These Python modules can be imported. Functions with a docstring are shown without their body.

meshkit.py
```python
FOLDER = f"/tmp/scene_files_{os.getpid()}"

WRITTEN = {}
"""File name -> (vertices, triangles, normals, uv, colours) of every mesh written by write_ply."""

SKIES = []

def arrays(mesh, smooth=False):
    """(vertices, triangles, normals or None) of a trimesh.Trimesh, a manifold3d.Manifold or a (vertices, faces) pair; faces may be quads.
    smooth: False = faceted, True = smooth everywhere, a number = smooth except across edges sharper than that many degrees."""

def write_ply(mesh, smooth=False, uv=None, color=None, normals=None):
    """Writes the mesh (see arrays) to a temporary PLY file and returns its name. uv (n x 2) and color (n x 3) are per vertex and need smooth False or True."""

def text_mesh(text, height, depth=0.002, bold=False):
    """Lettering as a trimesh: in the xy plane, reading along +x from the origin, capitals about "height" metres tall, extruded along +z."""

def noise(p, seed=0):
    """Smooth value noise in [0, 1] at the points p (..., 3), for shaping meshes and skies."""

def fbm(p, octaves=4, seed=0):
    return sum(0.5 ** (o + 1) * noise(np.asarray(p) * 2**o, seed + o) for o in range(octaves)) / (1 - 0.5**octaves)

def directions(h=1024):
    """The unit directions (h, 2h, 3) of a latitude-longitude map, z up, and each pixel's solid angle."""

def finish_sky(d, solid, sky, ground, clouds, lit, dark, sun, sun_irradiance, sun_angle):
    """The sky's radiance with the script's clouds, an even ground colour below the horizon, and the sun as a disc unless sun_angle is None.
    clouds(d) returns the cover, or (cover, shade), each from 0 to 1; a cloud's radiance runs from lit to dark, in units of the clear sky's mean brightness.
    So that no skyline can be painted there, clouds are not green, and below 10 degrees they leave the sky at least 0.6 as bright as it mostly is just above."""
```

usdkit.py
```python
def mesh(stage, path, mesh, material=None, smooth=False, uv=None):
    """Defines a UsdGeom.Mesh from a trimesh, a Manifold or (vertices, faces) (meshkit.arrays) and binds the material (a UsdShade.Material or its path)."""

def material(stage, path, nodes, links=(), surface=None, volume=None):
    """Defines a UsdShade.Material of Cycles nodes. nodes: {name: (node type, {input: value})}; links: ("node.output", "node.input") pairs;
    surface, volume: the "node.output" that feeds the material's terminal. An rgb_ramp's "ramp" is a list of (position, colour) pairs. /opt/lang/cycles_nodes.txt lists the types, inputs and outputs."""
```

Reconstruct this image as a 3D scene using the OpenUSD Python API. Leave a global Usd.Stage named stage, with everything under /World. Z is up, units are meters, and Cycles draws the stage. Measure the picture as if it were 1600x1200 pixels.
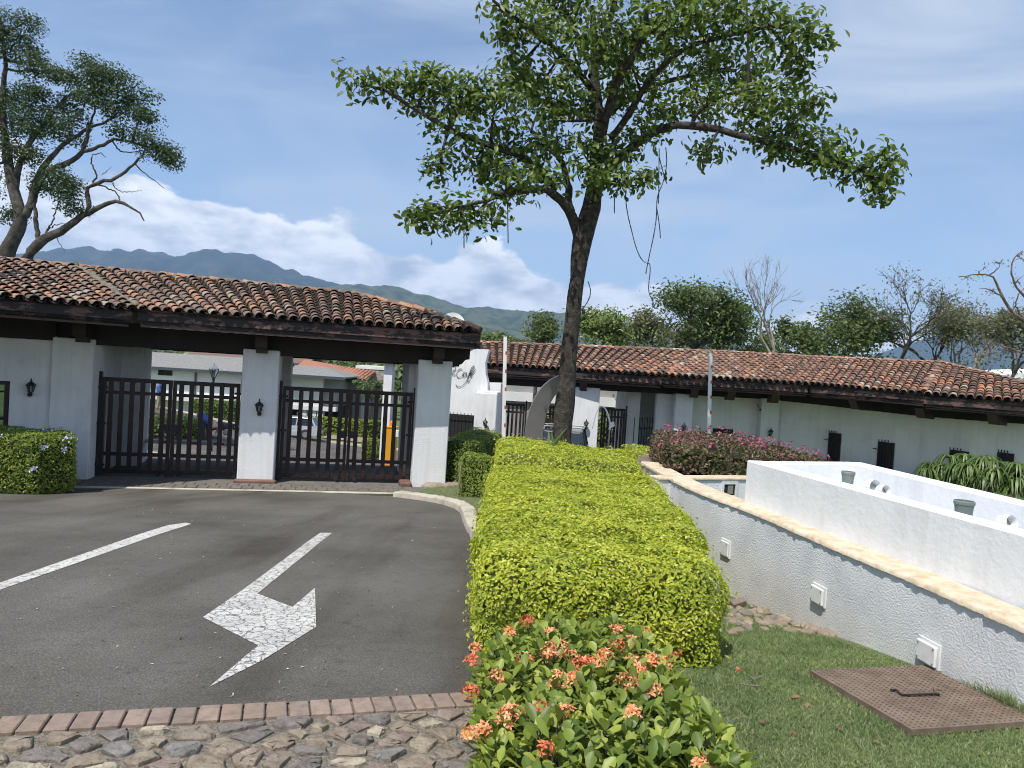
import math, numpy as np, trimesh, manifold3d as m3, usdkit, meshkit
from shapely.geometry import Polygon, Point, LineString
from shapely.ops import unary_union
from pxr import Usd, UsdGeom, UsdLux, UsdShade, Gf, Sdf, Vt

# ------------------------------------------------------------------ stage, camera, sky, sun
stage = Usd.Stage.CreateInMemory()
UsdGeom.SetStageUpAxis(stage, 'Z')
UsdGeom.SetStageMetersPerUnit(stage, 1.0)
UsdGeom.Xform.Define(stage, '/World')
UsdGeom.Scope.Define(stage, '/World/Looks')
FPX, ROLL, PITCH, EYE = 1150.0, math.radians(3.55), math.radians(-1.54), np.array([0, 0, 1.6])
EXPOSURE = 0.58
SUN_EL, SUN_AZ = math.radians(60), math.atan2(-0.47, -0.88)      # azimuth = atan2(x, y) of the direction towards the sun
SKY_STRENGTH, SUN_INTENSITY = 0.11, 1.0
SUN = np.array([math.sin(SUN_AZ) * math.cos(SUN_EL), math.cos(SUN_AZ) * math.cos(SUN_EL), math.sin(SUN_EL)])

cam = UsdGeom.Camera.Define(stage, '/World/camera')
cam.CreateHorizontalApertureAttr(36.0); cam.CreateVerticalApertureAttr(27.0)
cam.CreateFocalLengthAttr(36.0 * FPX / 1600); cam.CreateClippingRangeAttr(Gf.Vec2f(0.05, 60000))
cam.CreateExposureAttr(EXPOSURE)
cr, sr, cp, sp = math.cos(ROLL), math.sin(ROLL), math.cos(PITCH), math.sin(PITCH)
fwd = np.array([0, cp, sp]); up0 = np.array([0, -sp, cp]); rt0 = np.array([1.0, 0, 0])
# image right = r*c + t*s, image up = -r*s + t*c
rt = rt0 * cr + up0 * sr; up = -rt0 * sr + up0 * cr
M = Gf.Matrix4d(*rt, 0, *up, 0, *(-fwd), 0, *EYE, 1)
cam.AddTransformOp().Set(M)

def ray(px, py):
    """Sight line through a point measured on the photograph: used to survey real distances of walls and kerbs."""
    u, v = (px - 800) / FPX, (600 - py) / FPX
    r, t = u * cr - v * sr, u * sr + v * cr
    return np.array([r, cp - t * sp, sp + t * cp])
def at(px, py, y):
    r = ray(px, py); return EYE + r * (y / r[1])
def atz(px, py, z):
    r = ray(px, py); return EYE + r * ((z - 1.6) / r[2])

MAT = usdkit.material
LK = '/World/Looks/'
def build_sky():
    n = {'sky': ('sky_texture', dict(sky_type='single_scattering', sun_disc=False, sun_elevation=SUN_EL, sun_rotation=SUN_AZ, altitude=900.0, air_density=1.0, aerosol_density=0.9, ozone_density=1.6)),
         'tc': ('texture_coordinate', {}), 'sep': ('separate_xyz', {}),
         # cumulus: a bank of clouds that rises towards the left
         'mp': ('mapping', dict(scale=(7.5, 7.5, 15.0))),
         'cu': ('noise_texture', dict(scale=1.0, detail=7.0, roughness=0.55, distortion=0.15)),
         'xl': ('math', dict(math_type='multiply_add', value2=0.13, value3=0.150)),        # bank height grows as x gets smaller
         'neg': ('math', dict(math_type='multiply', value2=-1.0)),
         'ht': ('math', dict(math_type='subtract')),
         'top': ('map_range', dict(from_min=-0.035, from_max=0.06, to_min=-0.30, to_max=0.17, clamp=True)),
         'sum': ('math', dict(math_type='add')),
         'cov': ('map_range', dict(from_min=0.450, from_max=0.525, to_min=0.0, to_max=0.96, clamp=True, range_type='smoothstep')),
         'low': ('map_range', dict(from_min=0.02, from_max=0.07, to_min=0.35, to_max=1.0, clamp=True)),
         'covl': ('math', dict(math_type='multiply')),
         'mp2': ('mapping', dict(scale=(11.0, 11.0, 26.0), location=(3.1, 0, 0.6))),
         'sh': ('noise_texture', dict(scale=1.0, detail=5.0, roughness=0.6)),
         'shr': ('rgb_ramp', dict(ramp=[(0.36, (3.9, 4.3, 4.8)), (0.58, (8.6, 8.6, 8.5))])),
         # thin high cloud
         'mp3': ('mapping', dict(scale=(2.2, 2.0, 9.0), rotation=(0.0, 0.22, 0.3), location=(0.35, 0.2, 0.0))),
         'ci': ('noise_texture', dict(scale=1.0, detail=8.0, roughness=0.55, distortion=0.6)),
         'xr': ('map_range', dict(from_min=-0.5, from_max=0.6, to_min=-0.09, to_max=0.025, clamp=True)),
         'cis': ('math', dict(math_type='add')), 'zl': ('map_range', dict(from_min=0.0, from_max=0.32, to_min=0.09, to_max=-0.01, clamp=True)), 'ci2': ('math', dict(math_type='add')),
         'cic': ('map_range', dict(from_min=0.33, from_max=0.78, to_min=0.06, to_max=0.80, clamp=True, range_type='smoothstep')),
         'm1': ('mix', dict(color2=(4.6, 5.1, 5.7))), 'm2': ('mix', {}),
         'bg': ('background_shader', dict(strength=SKY_STRENGTH))}
    l = [('tc.generated', 'sep.vector'), ('tc.generated', 'mp.vector'), ('mp.vector', 'cu.vector'), ('sep.x', 'neg.value1'), ('neg.value', 'xl.value1'),
         ('xl.value', 'ht.value1'), ('sep.z', 'ht.value2'), ('ht.value', 'top.value'), ('cu.fac', 'sum.value1'), ('top.result', 'sum.value2'), ('sum.value', 'cov.value'),
         ('sep.z', 'low.value'), ('cov.result', 'covl.value1'), ('low.result', 'covl.value2'),
         ('tc.generated', 'mp2.vector'), ('mp2.vector', 'sh.vector'), ('sh.fac', 'shr.fac'),
         ('tc.generated', 'mp3.vector'), ('mp3.vector', 'ci.vector'), ('sep.x', 'xr.value'), ('ci.fac', 'cis.value1'), ('xr.result', 'cis.value2'), ('cis.value', 'ci2.value1'), ('sep.z', 'zl.value'), ('zl.result', 'ci2.value2'), ('ci2.value', 'cic.value'),
         ('sky.color', 'm1.color1'), ('cic.result', 'm1.fac'), ('m1.color', 'm2.color1'), ('shr.color', 'm2.color2'), ('covl.value', 'm2.fac'), ('m2.color', 'bg.color')]
    return MAT(stage, LK + 'sky_look', n, l, surface='bg.background')
dome = UsdLux.DomeLight.Define(stage, '/World/sky')
UsdShade.MaterialBindingAPI.Apply(dome.GetPrim()).Bind(build_sky())
dome.GetPrim().SetCustomDataByKey('kind', 'structure')
sun = UsdLux.DistantLight.Define(stage, '/World/sun')
sun.CreateNormalizeAttr(True); sun.CreateIntensityAttr(SUN_INTENSITY); sun.CreateAngleAttr(0.53); sun.CreateColorAttr(Gf.Vec3f(1.0, 0.955, 0.88))
_z = SUN; _x = np.cross([0, 0, 1.0], _z); _x /= np.linalg.norm(_x); _y = np.cross(_z, _x)
sun.AddTransformOp().Set(Gf.Matrix4d(*_x, 0, *_y, 0, *_z, 0, 0, 0, 50, 1))

# ------------------------------------------------------------------ prim helpers
used, TONED = {}, set()
def tone(path, mat):
    """Every separate leaf, petal or tile of a mesh gets a tone of its own (primvar 'tone')."""
    if str(mat.GetPath()) not in TONED: return
    from scipy.sparse import coo_matrix
    from scipy.sparse.csgraph import connected_components
    m = UsdGeom.Mesh.Get(stage, path); n = len(m.GetPointsAttr().Get()); f = np.array(m.GetFaceVertexIndicesAttr().Get()).reshape(-1, 3)
    e = np.vstack([f[:, :2], f[:, 1:]]); k, lab = connected_components(coo_matrix((np.ones(len(e), np.int8), (e[:, 0], e[:, 1])), (n, n)), directed=False)
    t = np.random.default_rng(sum(map(ord, path)) + n).random(k)[lab]
    UsdGeom.PrimvarsAPI(m).CreatePrimvar('tone', Sdf.ValueTypeNames.FloatArray, 'vertex').Set(Vt.FloatArray.FromNumpy(t.astype(np.float32)))
def numbered(parent, name):
    k = parent + '/' + name; c = used.get(k, 0); used[k] = c + 1
    return k if c == 0 else f'{k}_{c:03d}'
def tag(p, label=None, cat=None, group=None, kind=None):
    p = p.GetPrim() if hasattr(p, 'GetPrim') else p
    for k, v in (('label', label), ('category', cat), ('group', group), ('kind', kind)):
        if v: p.SetCustomDataByKey(k, v)
    return p
class Thing:
    def __init__(s, path, org, rz): s.path, s.org, s.rz = path, np.array(org, float), rz
def thing(name, label, cat, org=(0, 0, 0), rz=0.0, group=None, kind=None):
    path = numbered('/World', name); x = UsdGeom.Xform.Define(stage, path)
    x.AddTranslateOp().Set(Gf.Vec3d(*map(float, org)))
    if rz: x.AddRotateZOp().Set(math.degrees(rz))
    tag(x, label, cat, group, kind)
    return Thing(path, org, rz)
def VF(m):
    v, f, _ = meshkit.arrays(m); return np.asarray(v, float), np.asarray(f, int)
def part(t, name, mesh, mat, smooth=False, label=None, kind=None, local=False):
    """One mesh as a part of t (a Thing, a part's path, or a top-level path's owner). Meshes come in world space unless local."""
    v, f = VF(mesh)
    own = t[1] if isinstance(t, tuple) else t
    parent = t[0] if isinstance(t, tuple) else t.path
    if not local:
        v = v - own.org
        if own.rz:
            c, s = math.cos(-own.rz), math.sin(-own.rz); v = np.stack([v[:, 0] * c - v[:, 1] * s, v[:, 0] * s + v[:, 1] * c, v[:, 2]], 1)
    p = numbered(parent, name); usdkit.mesh(stage, p, (v, f), mat, smooth); tone(p, mat)
    tag(stage.GetPrimAtPath(p), label, None, None, kind)
    return (p, own)
def solo(name, mesh, mat, label=None, cat=None, group=None, kind=None, smooth=False):
    v, f = VF(mesh); o = v.mean(0); o[2] = v[:, 2].min()
    p = numbered('/World', name); g = usdkit.mesh(stage, p, (v - o, f), mat, smooth); tone(p, mat)
    UsdGeom.Xformable(g).AddTranslateOp().Set(Gf.Vec3d(*map(float, o)))
    tag(g, label, cat, group, kind); return g
def dup(t, name, loc, rz, label, cat, group=None):
    path = numbered('/World', name); x = UsdGeom.Xform.Define(stage, path); pr = x.GetPrim()
    pr.GetReferences().AddInternalReference(t.path); pr.SetInstanceable(True)
    x.ClearXformOpOrder()
    x.AddTranslateOp().Set(Gf.Vec3d(*map(float, loc)))
    r = x.AddRotateZOp() if not pr.GetAttribute('xformOp:rotateZ').IsDefined() else UsdGeom.XformOp(pr.GetAttribute('xformOp:rotateZ'))
    r.Set(math.degrees(rz)); x.SetXformOpOrder([UsdGeom.XformOp(pr.GetAttribute('xformOp:translate')), r])
    tag(x, label, cat, group); return Thing(path, loc, rz)

# ------------------------------------------------------------------ mesh helpers
def cat(ms):
    vs, fs, n = [], [], 0
    for m in ms:
        v, f = VF(m); vs.append(v); fs.append(f + n); n += len(v)
    return np.vstack(vs), np.vstack(fs)
BOXF = np.array([[0, 2, 1], [0, 3, 2], [4, 5, 6], [4, 6, 7], [0, 1, 5], [0, 5, 4], [1, 2, 6], [1, 6, 5], [2, 3, 7], [2, 7, 6], [3, 0, 4], [3, 4, 7]])
def box8(c): return np.array(c, float), BOXF
def frame_box(O, e, n, s0, s1, n0, n1, z0, z1):
    """Box in a facade's frame: s along e, n along the outward normal, z up (absolute)."""
    O = np.array(O, float); P = lambda s, k, z: np.array([*(O[:2] + np.array(e[:2]) * s + np.array(n[:2]) * k), z])
    return box8([P(s0, n1, z0), P(s1, n1, z0), P(s1, n0, z0), P(s0, n0, z0), P(s0, n1, z1), P(s1, n1, z1), P(s1, n0, z1), P(s0, n0, z1)])
def bx(x0, x1, y0, y1, z0, z1): return box8([(x0, y0, z0), (x1, y0, z0), (x1, y1, z0), (x0, y1, z0), (x0, y0, z1), (x1, y0, z1), (x1, y1, z1), (x0, y1, z1)])
def chamfer_box(x0, x1, y0, y1, z0, z1, c):
    s = m3.Manifold.hull_points(np.array([(x, y, z) for (a, b, d) in ((c, c, 0), (c, 0, c), (0, c, c)) for x in (x0 + a, x1 - a) for y in (y0 + b, y1 - b) for z in (z0 + d, z1 - d)], float))
    return VF(s)
def rounded_frame_box(O, e, n, s0, s1, n0, n1, z0, z1, c=0.015):
    v, f = chamfer_box(s0, s1, n0, n1, z0, z1, c)
    O = np.array(O, float); w = np.stack([O[0] + e[0] * v[:, 0] + n[0] * v[:, 1], O[1] + e[1] * v[:, 0] + n[1] * v[:, 1], v[:, 2]], 1)
    return w, f[:, ::-1]
def tube(pts, rad, sides=6, cap=False):
    p = np.asarray(pts, float); r = np.broadcast_to(np.asarray(rad, float), (len(p),))
    t = np.gradient(p, axis=0); t /= np.linalg.norm(t, axis=1, keepdims=True) + 1e-12
    ref = np.array([0.37, 0.21, 0.9]) if abs(t[:, 2]).mean() < 0.8 else np.array([0.9, 0.3, 0.1])
    a = np.cross(t, ref); a /= np.linalg.norm(a, axis=1, keepdims=True) + 1e-12; b = np.cross(t, a)
    g = np.arange(sides) * 2 * np.pi / sides
    v = p[:, None] + r[:, None, None] * (np.cos(g)[None, :, None] * a[:, None] + np.sin(g)[None, :, None] * b[:, None])
    i, j = np.meshgrid(np.arange(len(p) - 1), np.arange(sides), indexing='ij')
    q = np.stack([i * sides + j, i * sides + (j + 1) % sides, (i + 1) * sides + (j + 1) % sides, (i + 1) * sides + j], -1).reshape(-1, 4)
    f = np.vstack([q[:, [0, 1, 2]], q[:, [0, 2, 3]]]); v = v.reshape(-1, 3)
    if cap:
        n = len(v); v = np.vstack([v, p[:1], p[-1:]]); m = (len(p) - 1) * sides
        f = np.vstack([f, [[n, (k + 1) % sides, k] for k in range(sides)], [[n + 1, m + k, m + (k + 1) % sides] for k in range(sides)]])
    return v, f
def lathe(prof, org=(0, 0, 0), n=16):
    m = trimesh.creation.revolve(np.array(prof, float), sections=n); v, f = VF(m); return v + np.array(org), f
def prism(poly2, z0, z1):
    m = trimesh.creation.extrude_polygon(Polygon(poly2) if not hasattr(poly2, 'geom_type') else poly2, z1 - z0, engine='earcut'); v, f = VF(m); v = v.copy(); v[:, 2] += z0; return v, f
def hull(pts): return VF(m3.Manifold.hull_points(np.array(pts, float)))
def sphere_pts(c, r, n=2):
    m = trimesh.creation.icosphere(n, r); return np.array(m.vertices) + np.array(c)
def rounded(pts, r, n=2): return hull(np.vstack([sphere_pts(p, r, n) for p in pts]))
def smoothstep(a, b, x): t = np.clip((np.asarray(x, float) - a) / (b - a), 0, 1); return t * t * (3 - 2 * t)

# ------------------------------------------------------------------ the lie of the land
_K = np.array([(-60, 4.0), (-16.3, 0), (-7.3, -.765), (-1.2, -1.40), (3.5, -1.44), (10.7, -2.44), (34, -4.9), (60, -6.0), (200, -11), (800, -45), (3000, -90), (20000, -90)])
def G(x, y):
    x, y = np.asarray(x, float), np.asarray(y, float)
    q = y - 16.3 - 0.231 * np.clip(x + 5.58, -5, 5) * smoothstep(8, 15, y) * (1 - smoothstep(24, 40, y))
    z = np.interp(q, _K[:, 0], _K[:, 1])
    w = smoothstep(3.4, 6.5, x) * smoothstep(5, 9, y) * (1 - smoothstep(33, 50, y))
    z = z * (1 - w) + (-.5 - .03 * y) * w
    z = z - .17 * smoothstep(5.2, 8.3, y) * smoothstep(1.3, 2.5, x) * (1 - smoothstep(3.3, 4.2, x)) * (1 - smoothstep(10, 13, y))
    return z + 2.6 * np.exp(-((x + 28) ** 2 + (y - 46) ** 2) / 128)
def gnd(px, py):
    r = ray(px, py); lo, hi = 0.5, 3000
    for _ in range(60):
        m = (lo + hi) / 2; p = EYE + r * m
        if p[2] > G(p[0], p[1]): lo = m
        else: hi = m
    return EYE + r * lo
def sheet(poly, dz, size=0.6):
    """A polygon laid on the ground, dz above it."""
    P = poly if hasattr(poly, 'geom_type') else Polygon(poly)
    v, f = trimesh.creation.triangulate_polygon(P.buffer(0), engine='earcut')
    v = np.column_stack([v, np.zeros(len(v))])
    v, f = trimesh.remesh.subdivide_to_size(v, f, size, max_iter=12)
    m = trimesh.Trimesh(v, f, process=True); v, f = np.array(m.vertices), np.array(m.faces)
    a, b, c = v[f[:, 0]], v[f[:, 1]], v[f[:, 2]]
    fl = np.cross(b - a, c - a)[:, 2] < 0; f[fl] = f[fl][:, ::-1]
    v[:, 2] = G(v[:, 0], v[:, 1]) + dz
    return v, f

# ------------------------------------------------------------------ materials
def noisy(name, cols, scale=3.0, detail=6.0, rough=0.8, bump=0.0, bscale=60.0, bdist=0.01, spec=0.3, coords='pos', extra=None, lo=0.3, hi=0.7):
    """A surface whose colour wanders between cols with a noise, and fine relief."""
    n = {'g': ('geometry', {}), 't': ('texture_coordinate', {}), 'n': ('noise_texture', dict(scale=scale, detail=detail, roughness=0.6)),
         'r': ('rgb_ramp', dict(ramp=[(lo + (hi - lo) * i / max(1, len(cols) - 1), c) for i, c in enumerate(cols)])),
         'p': ('principled_bsdf', dict(roughness=rough, specular_ior_level=spec))}
    src = 'g.position' if coords == 'pos' else 't.object'
    l = [(src, 'n.vector'), ('n.fac', 'r.fac'), ('r.color', 'p.base_color')]
    if bump:
        n['bn'] = ('noise_texture', dict(scale=bscale, detail=4.0, roughness=0.6)); n['b'] = ('bump', dict(strength=bump, distance=bdist))
        l += [(src, 'bn.vector'), ('bn.fac', 'b.height'), ('b.normal', 'p.normal')]
    if extra: extra(n, l)
    return MAT(stage, LK + name, n, l, surface='p.BSDF')
def plain(name, col, rough=0.5, metal=0.0, spec=0.5, coat=0.0):
    return MAT(stage, LK + name, {'p': ('principled_bsdf', dict(base_color=col, roughness=rough, metallic=metal, specular_ior_level=spec, coat_weight=coat))}, [], surface='p.BSDF')
def leafmat(name, cols, trans=0.35, rough=0.45, spec=0.4, patch=None):
    """Leaves: each leaf its own tone, light shining through."""
    n = {'g': ('attribute', dict(attribute='tone')), 'r': ('rgb_ramp', dict(ramp=[(i / (len(cols) - 1), c) for i, c in enumerate(cols)])),
         'p': ('principled_bsdf', dict(roughness=rough, specular_ior_level=spec)), 'tr': ('translucent_bsdf', {}), 'ps': ('geometry', {}), 'pn': ('noise_texture', dict(scale=2.3, detail=4.0, roughness=.6)), 'pr': ('rgb_ramp', dict(ramp=[(.30, (.70, .75, .68)), (.48, (1, 1, 1)), (.70, (1.2, 1.14, 1.1))])), 'pm': ('mix', dict(mix_type='multiply', fac=1.0)), 'h': ('hsv', dict(saturation=1.1, value=1.25, hue=0.49)), 'm': ('mix_closure', dict(fac=trans))}
    l = [('g.fac', 'r.fac'), ('ps.position', 'pn.vector'), ('pn.fac', 'pr.fac'), ('r.color', 'pm.color1'), ('pr.color', 'pm.color2'), ('pm.color', 'p.base_color'), ('pm.color', 'h.color'), ('h.color', 'tr.color'), ('p.BSDF', 'm.closure1'), ('tr.BSDF', 'm.closure2')]
    TONED.add(LK + name); return MAT(stage, LK + name, n, l, surface='m.closure')
def island(name, cols, rough=0.8, spec=0.3, bump=0.3, bscale=50.0, dirt=(0.05, 0.045, 0.04), dirtscale=4.0, dlo=0.45, dhi=0.75, dmax=0.7):
    """Pieces that differ in tone from one another, with dirt and lichen over them."""
    n = {'g': ('geometry', {}), 'at': ('attribute', dict(attribute='tone')), 'r': ('rgb_ramp', dict(ramp=[(i / (len(cols) - 1), c) for i, c in enumerate(cols)])),
         'n': ('noise_texture', dict(scale=dirtscale, detail=7.0, roughness=0.65)), 'mr': ('map_range', dict(from_min=dlo, from_max=dhi, to_min=0.0, to_max=dmax, clamp=True)), 'mx': ('mix', dict(color2=dirt)),
         'bn': ('noise_texture', dict(scale=bscale, detail=4.0)), 'b': ('bump', dict(strength=bump, distance=0.01)), 'p': ('principled_bsdf', dict(roughness=rough, specular_ior_level=spec))}
    l = [('at.fac', 'r.fac'), ('g.position', 'n.vector'), ('n.fac', 'mr.value'), ('mr.result', 'mx.fac'), ('r.color', 'mx.color1'), ('mx.color', 'p.base_color'), ('g.position', 'bn.vector'), ('bn.fac', 'b.height'), ('b.normal', 'p.normal')]
    TONED.add(LK + name)
    return MAT(stage, LK + name, n, l, surface='p.BSDF')

def _streaks(n, l):
    n['sm'] = ('mapping', dict(scale=(7, 7, .45))); n['sn'] = ('noise_texture', dict(scale=1.0, detail=5.0, roughness=.6)); n['sr'] = ('rgb_ramp', dict(ramp=[(.34, (.93, .925, .915)), (.52, (1, 1, 1))])); n['mx'] = ('mix', dict(mix_type='multiply', fac=1.0))
    l.remove(('r.color', 'p.base_color')); l.extend([('g.position', 'sm.vector'), ('sm.vector', 'sn.vector'), ('sn.fac', 'sr.fac'), ('r.color', 'mx.color1'), ('sr.color', 'mx.color2'), ('mx.color', 'p.base_color')])
white_wall = noisy('white_wall', [(.56, .57, .58), (.66, .665, .67), (.71, .715, .72)], scale=1.3, rough=.85, bump=.5, bscale=42, bdist=.02, lo=.25, hi=.6, extra=_streaks)
basin_wall = noisy('basin_wall', [(.62, .63, .64), (.69, .70, .71), (.73, .74, .75)], scale=1.6, rough=.8, bump=.3, bscale=14, bdist=.02, lo=.2, hi=.55, extra=_streaks)
def _stains(n, l):
    n['sx'] = ('separate_xyz', {}); n['n2'] = ('noise_texture', dict(scale=2.6, detail=6.0, roughness=.6))
    n['dz'] = ('map_range', dict(from_min=-.75, from_max=-.1, to_min=.62, to_max=-.1, clamp=True)); n['a'] = ('math', dict(math_type='multiply')); n['mx'] = ('mix', dict(color2=(.42, .33, .22)))
    l.remove(('r.color', 'p.base_color')); l.extend([('g.position', 'sx.vector'), ('sx.z', 'dz.value'), ('g.position', 'n2.vector'), ('n2.fac', 'a.value1'), ('dz.result', 'a.value2'), ('a.value', 'mx.fac'), ('r.color', 'mx.color1'), ('mx.color', 'p.base_color')])
rough_stucco = noisy('rough_stucco', [(.60, .615, .63), (.71, .72, .73), (.77, .775, .78)], scale=2.2, rough=.9, bump=1.0, bscale=62, bdist=.024, extra=_stains)
cream_cap = noisy('cream_cap', [(.42, .33, .22), (.55, .455, .33), (.64, .56, .44)], scale=9, detail=9, rough=.9, bump=.6, bscale=60)
kerb_mat = noisy('kerb_stone', [(.28, .25, .2), (.42, .38, .31), (.5, .46, .38)], scale=3, rough=.9, bump=.5, bscale=40)
def worn(name, base, patchcol, lo, hi, scale):
    def ex(n, l):
        n['m2'] = ('mapping', dict(scale=scale)); n['n2'] = ('noise_texture', dict(scale=1.0, detail=6.0, roughness=.7)); n['t2'] = ('map_range', dict(from_min=lo, from_max=hi, clamp=True)); n['mx'] = ('mix', dict(color2=patchcol))
        l.remove(('r.color', 'p.base_color')); l.extend([('g.position', 'm2.vector'), ('m2.vector', 'n2.vector'), ('n2.fac', 't2.value'), ('t2.result', 'mx.fac'), ('r.color', 'mx.color1'), ('mx.color', 'p.base_color')])
    return noisy(name, [tuple(c * .75 for c in base), base], scale=2, rough=.65, bump=.15, bscale=25, extra=ex)
fascia_mat = worn('fascia_paint', (.030, .024, .024), (.135, .075, .065), .515, .54, (2.4, 2.4, 6.5))
trim_mat = worn('trim_paint', (.115, .072, .062), (.045, .032, .03), .6, .66, (2, 2, 9))
beam_mat = noisy('beam_paint', [(.017, .013, .013), (.03, .022, .021)], scale=2, rough=.7, bump=.1, bscale=20)
gate_mat = noisy('gate_paint', [(.022, .013, .012), (.036, .021, .019)], scale=5, rough=.45, bump=.08, bscale=40)
iron = noisy('black_iron', [(.012, .012, .013), (.03, .03, .032)], scale=12, rough=.45)
plinth_mat = noisy('plinth_paint', [(.12, .065, .05), (.19, .11, .085)], scale=4, rough=.6)
TILE_DARK = [(.12, .085, .066), (.17, .112, .084), (.21, .135, .10), (.25, .15, .105), (.16, .125, .10), (.30, .17, .11), (.28, .23, .185), (.19, .12, .09), (.34, .19, .12), (.14, .105, .085)]
TILE_RED = [(.13, .088, .07), (.20, .125, .095), (.25, .145, .105), (.31, .16, .105), (.16, .108, .086), (.37, .175, .105), (.38, .31, .24), (.23, .14, .108), (.145, .105, .086), (.42, .205, .125), (.18, .13, .105)]
tiles_dark = island('roof_tiles_dark', TILE_DARK, rough=.9, bump=.5, bscale=45, dirt=(.055, .05, .044), dirtscale=7, dlo=.44, dhi=.66, dmax=.75)
tiles_red = island('roof_tiles_red', TILE_RED, rough=.9, bump=.4, bscale=45, dirt=(.11, .09, .08), dirtscale=6, dlo=.48, dhi=.72, dmax=.6)
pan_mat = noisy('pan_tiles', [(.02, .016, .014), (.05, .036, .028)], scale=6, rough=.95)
def tile_variants(base, nm, dirt, n):
    return [noisy(f'{nm}_{i}', [tuple(.55 * a + .45 * b for a, b in zip(c, dirt)), c, tuple(min(1, a * 1.12) for a in c)], scale=9, rough=.9, bump=.5, bscale=45, lo=.36, hi=.62) for i, c in enumerate(base)]
TD = tile_variants(TILE_DARK, 'old_tile', (.06, .055, .048), 10); TR = tile_variants(TILE_RED, 'red_tile', (.09, .08, .07), 10)
mortar = noisy('mortar', [(.08, .07, .055), (.16, .14, .11), (.22, .19, .15)], scale=5, rough=.95, bump=.8, bscale=30, bdist=.03)

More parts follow.
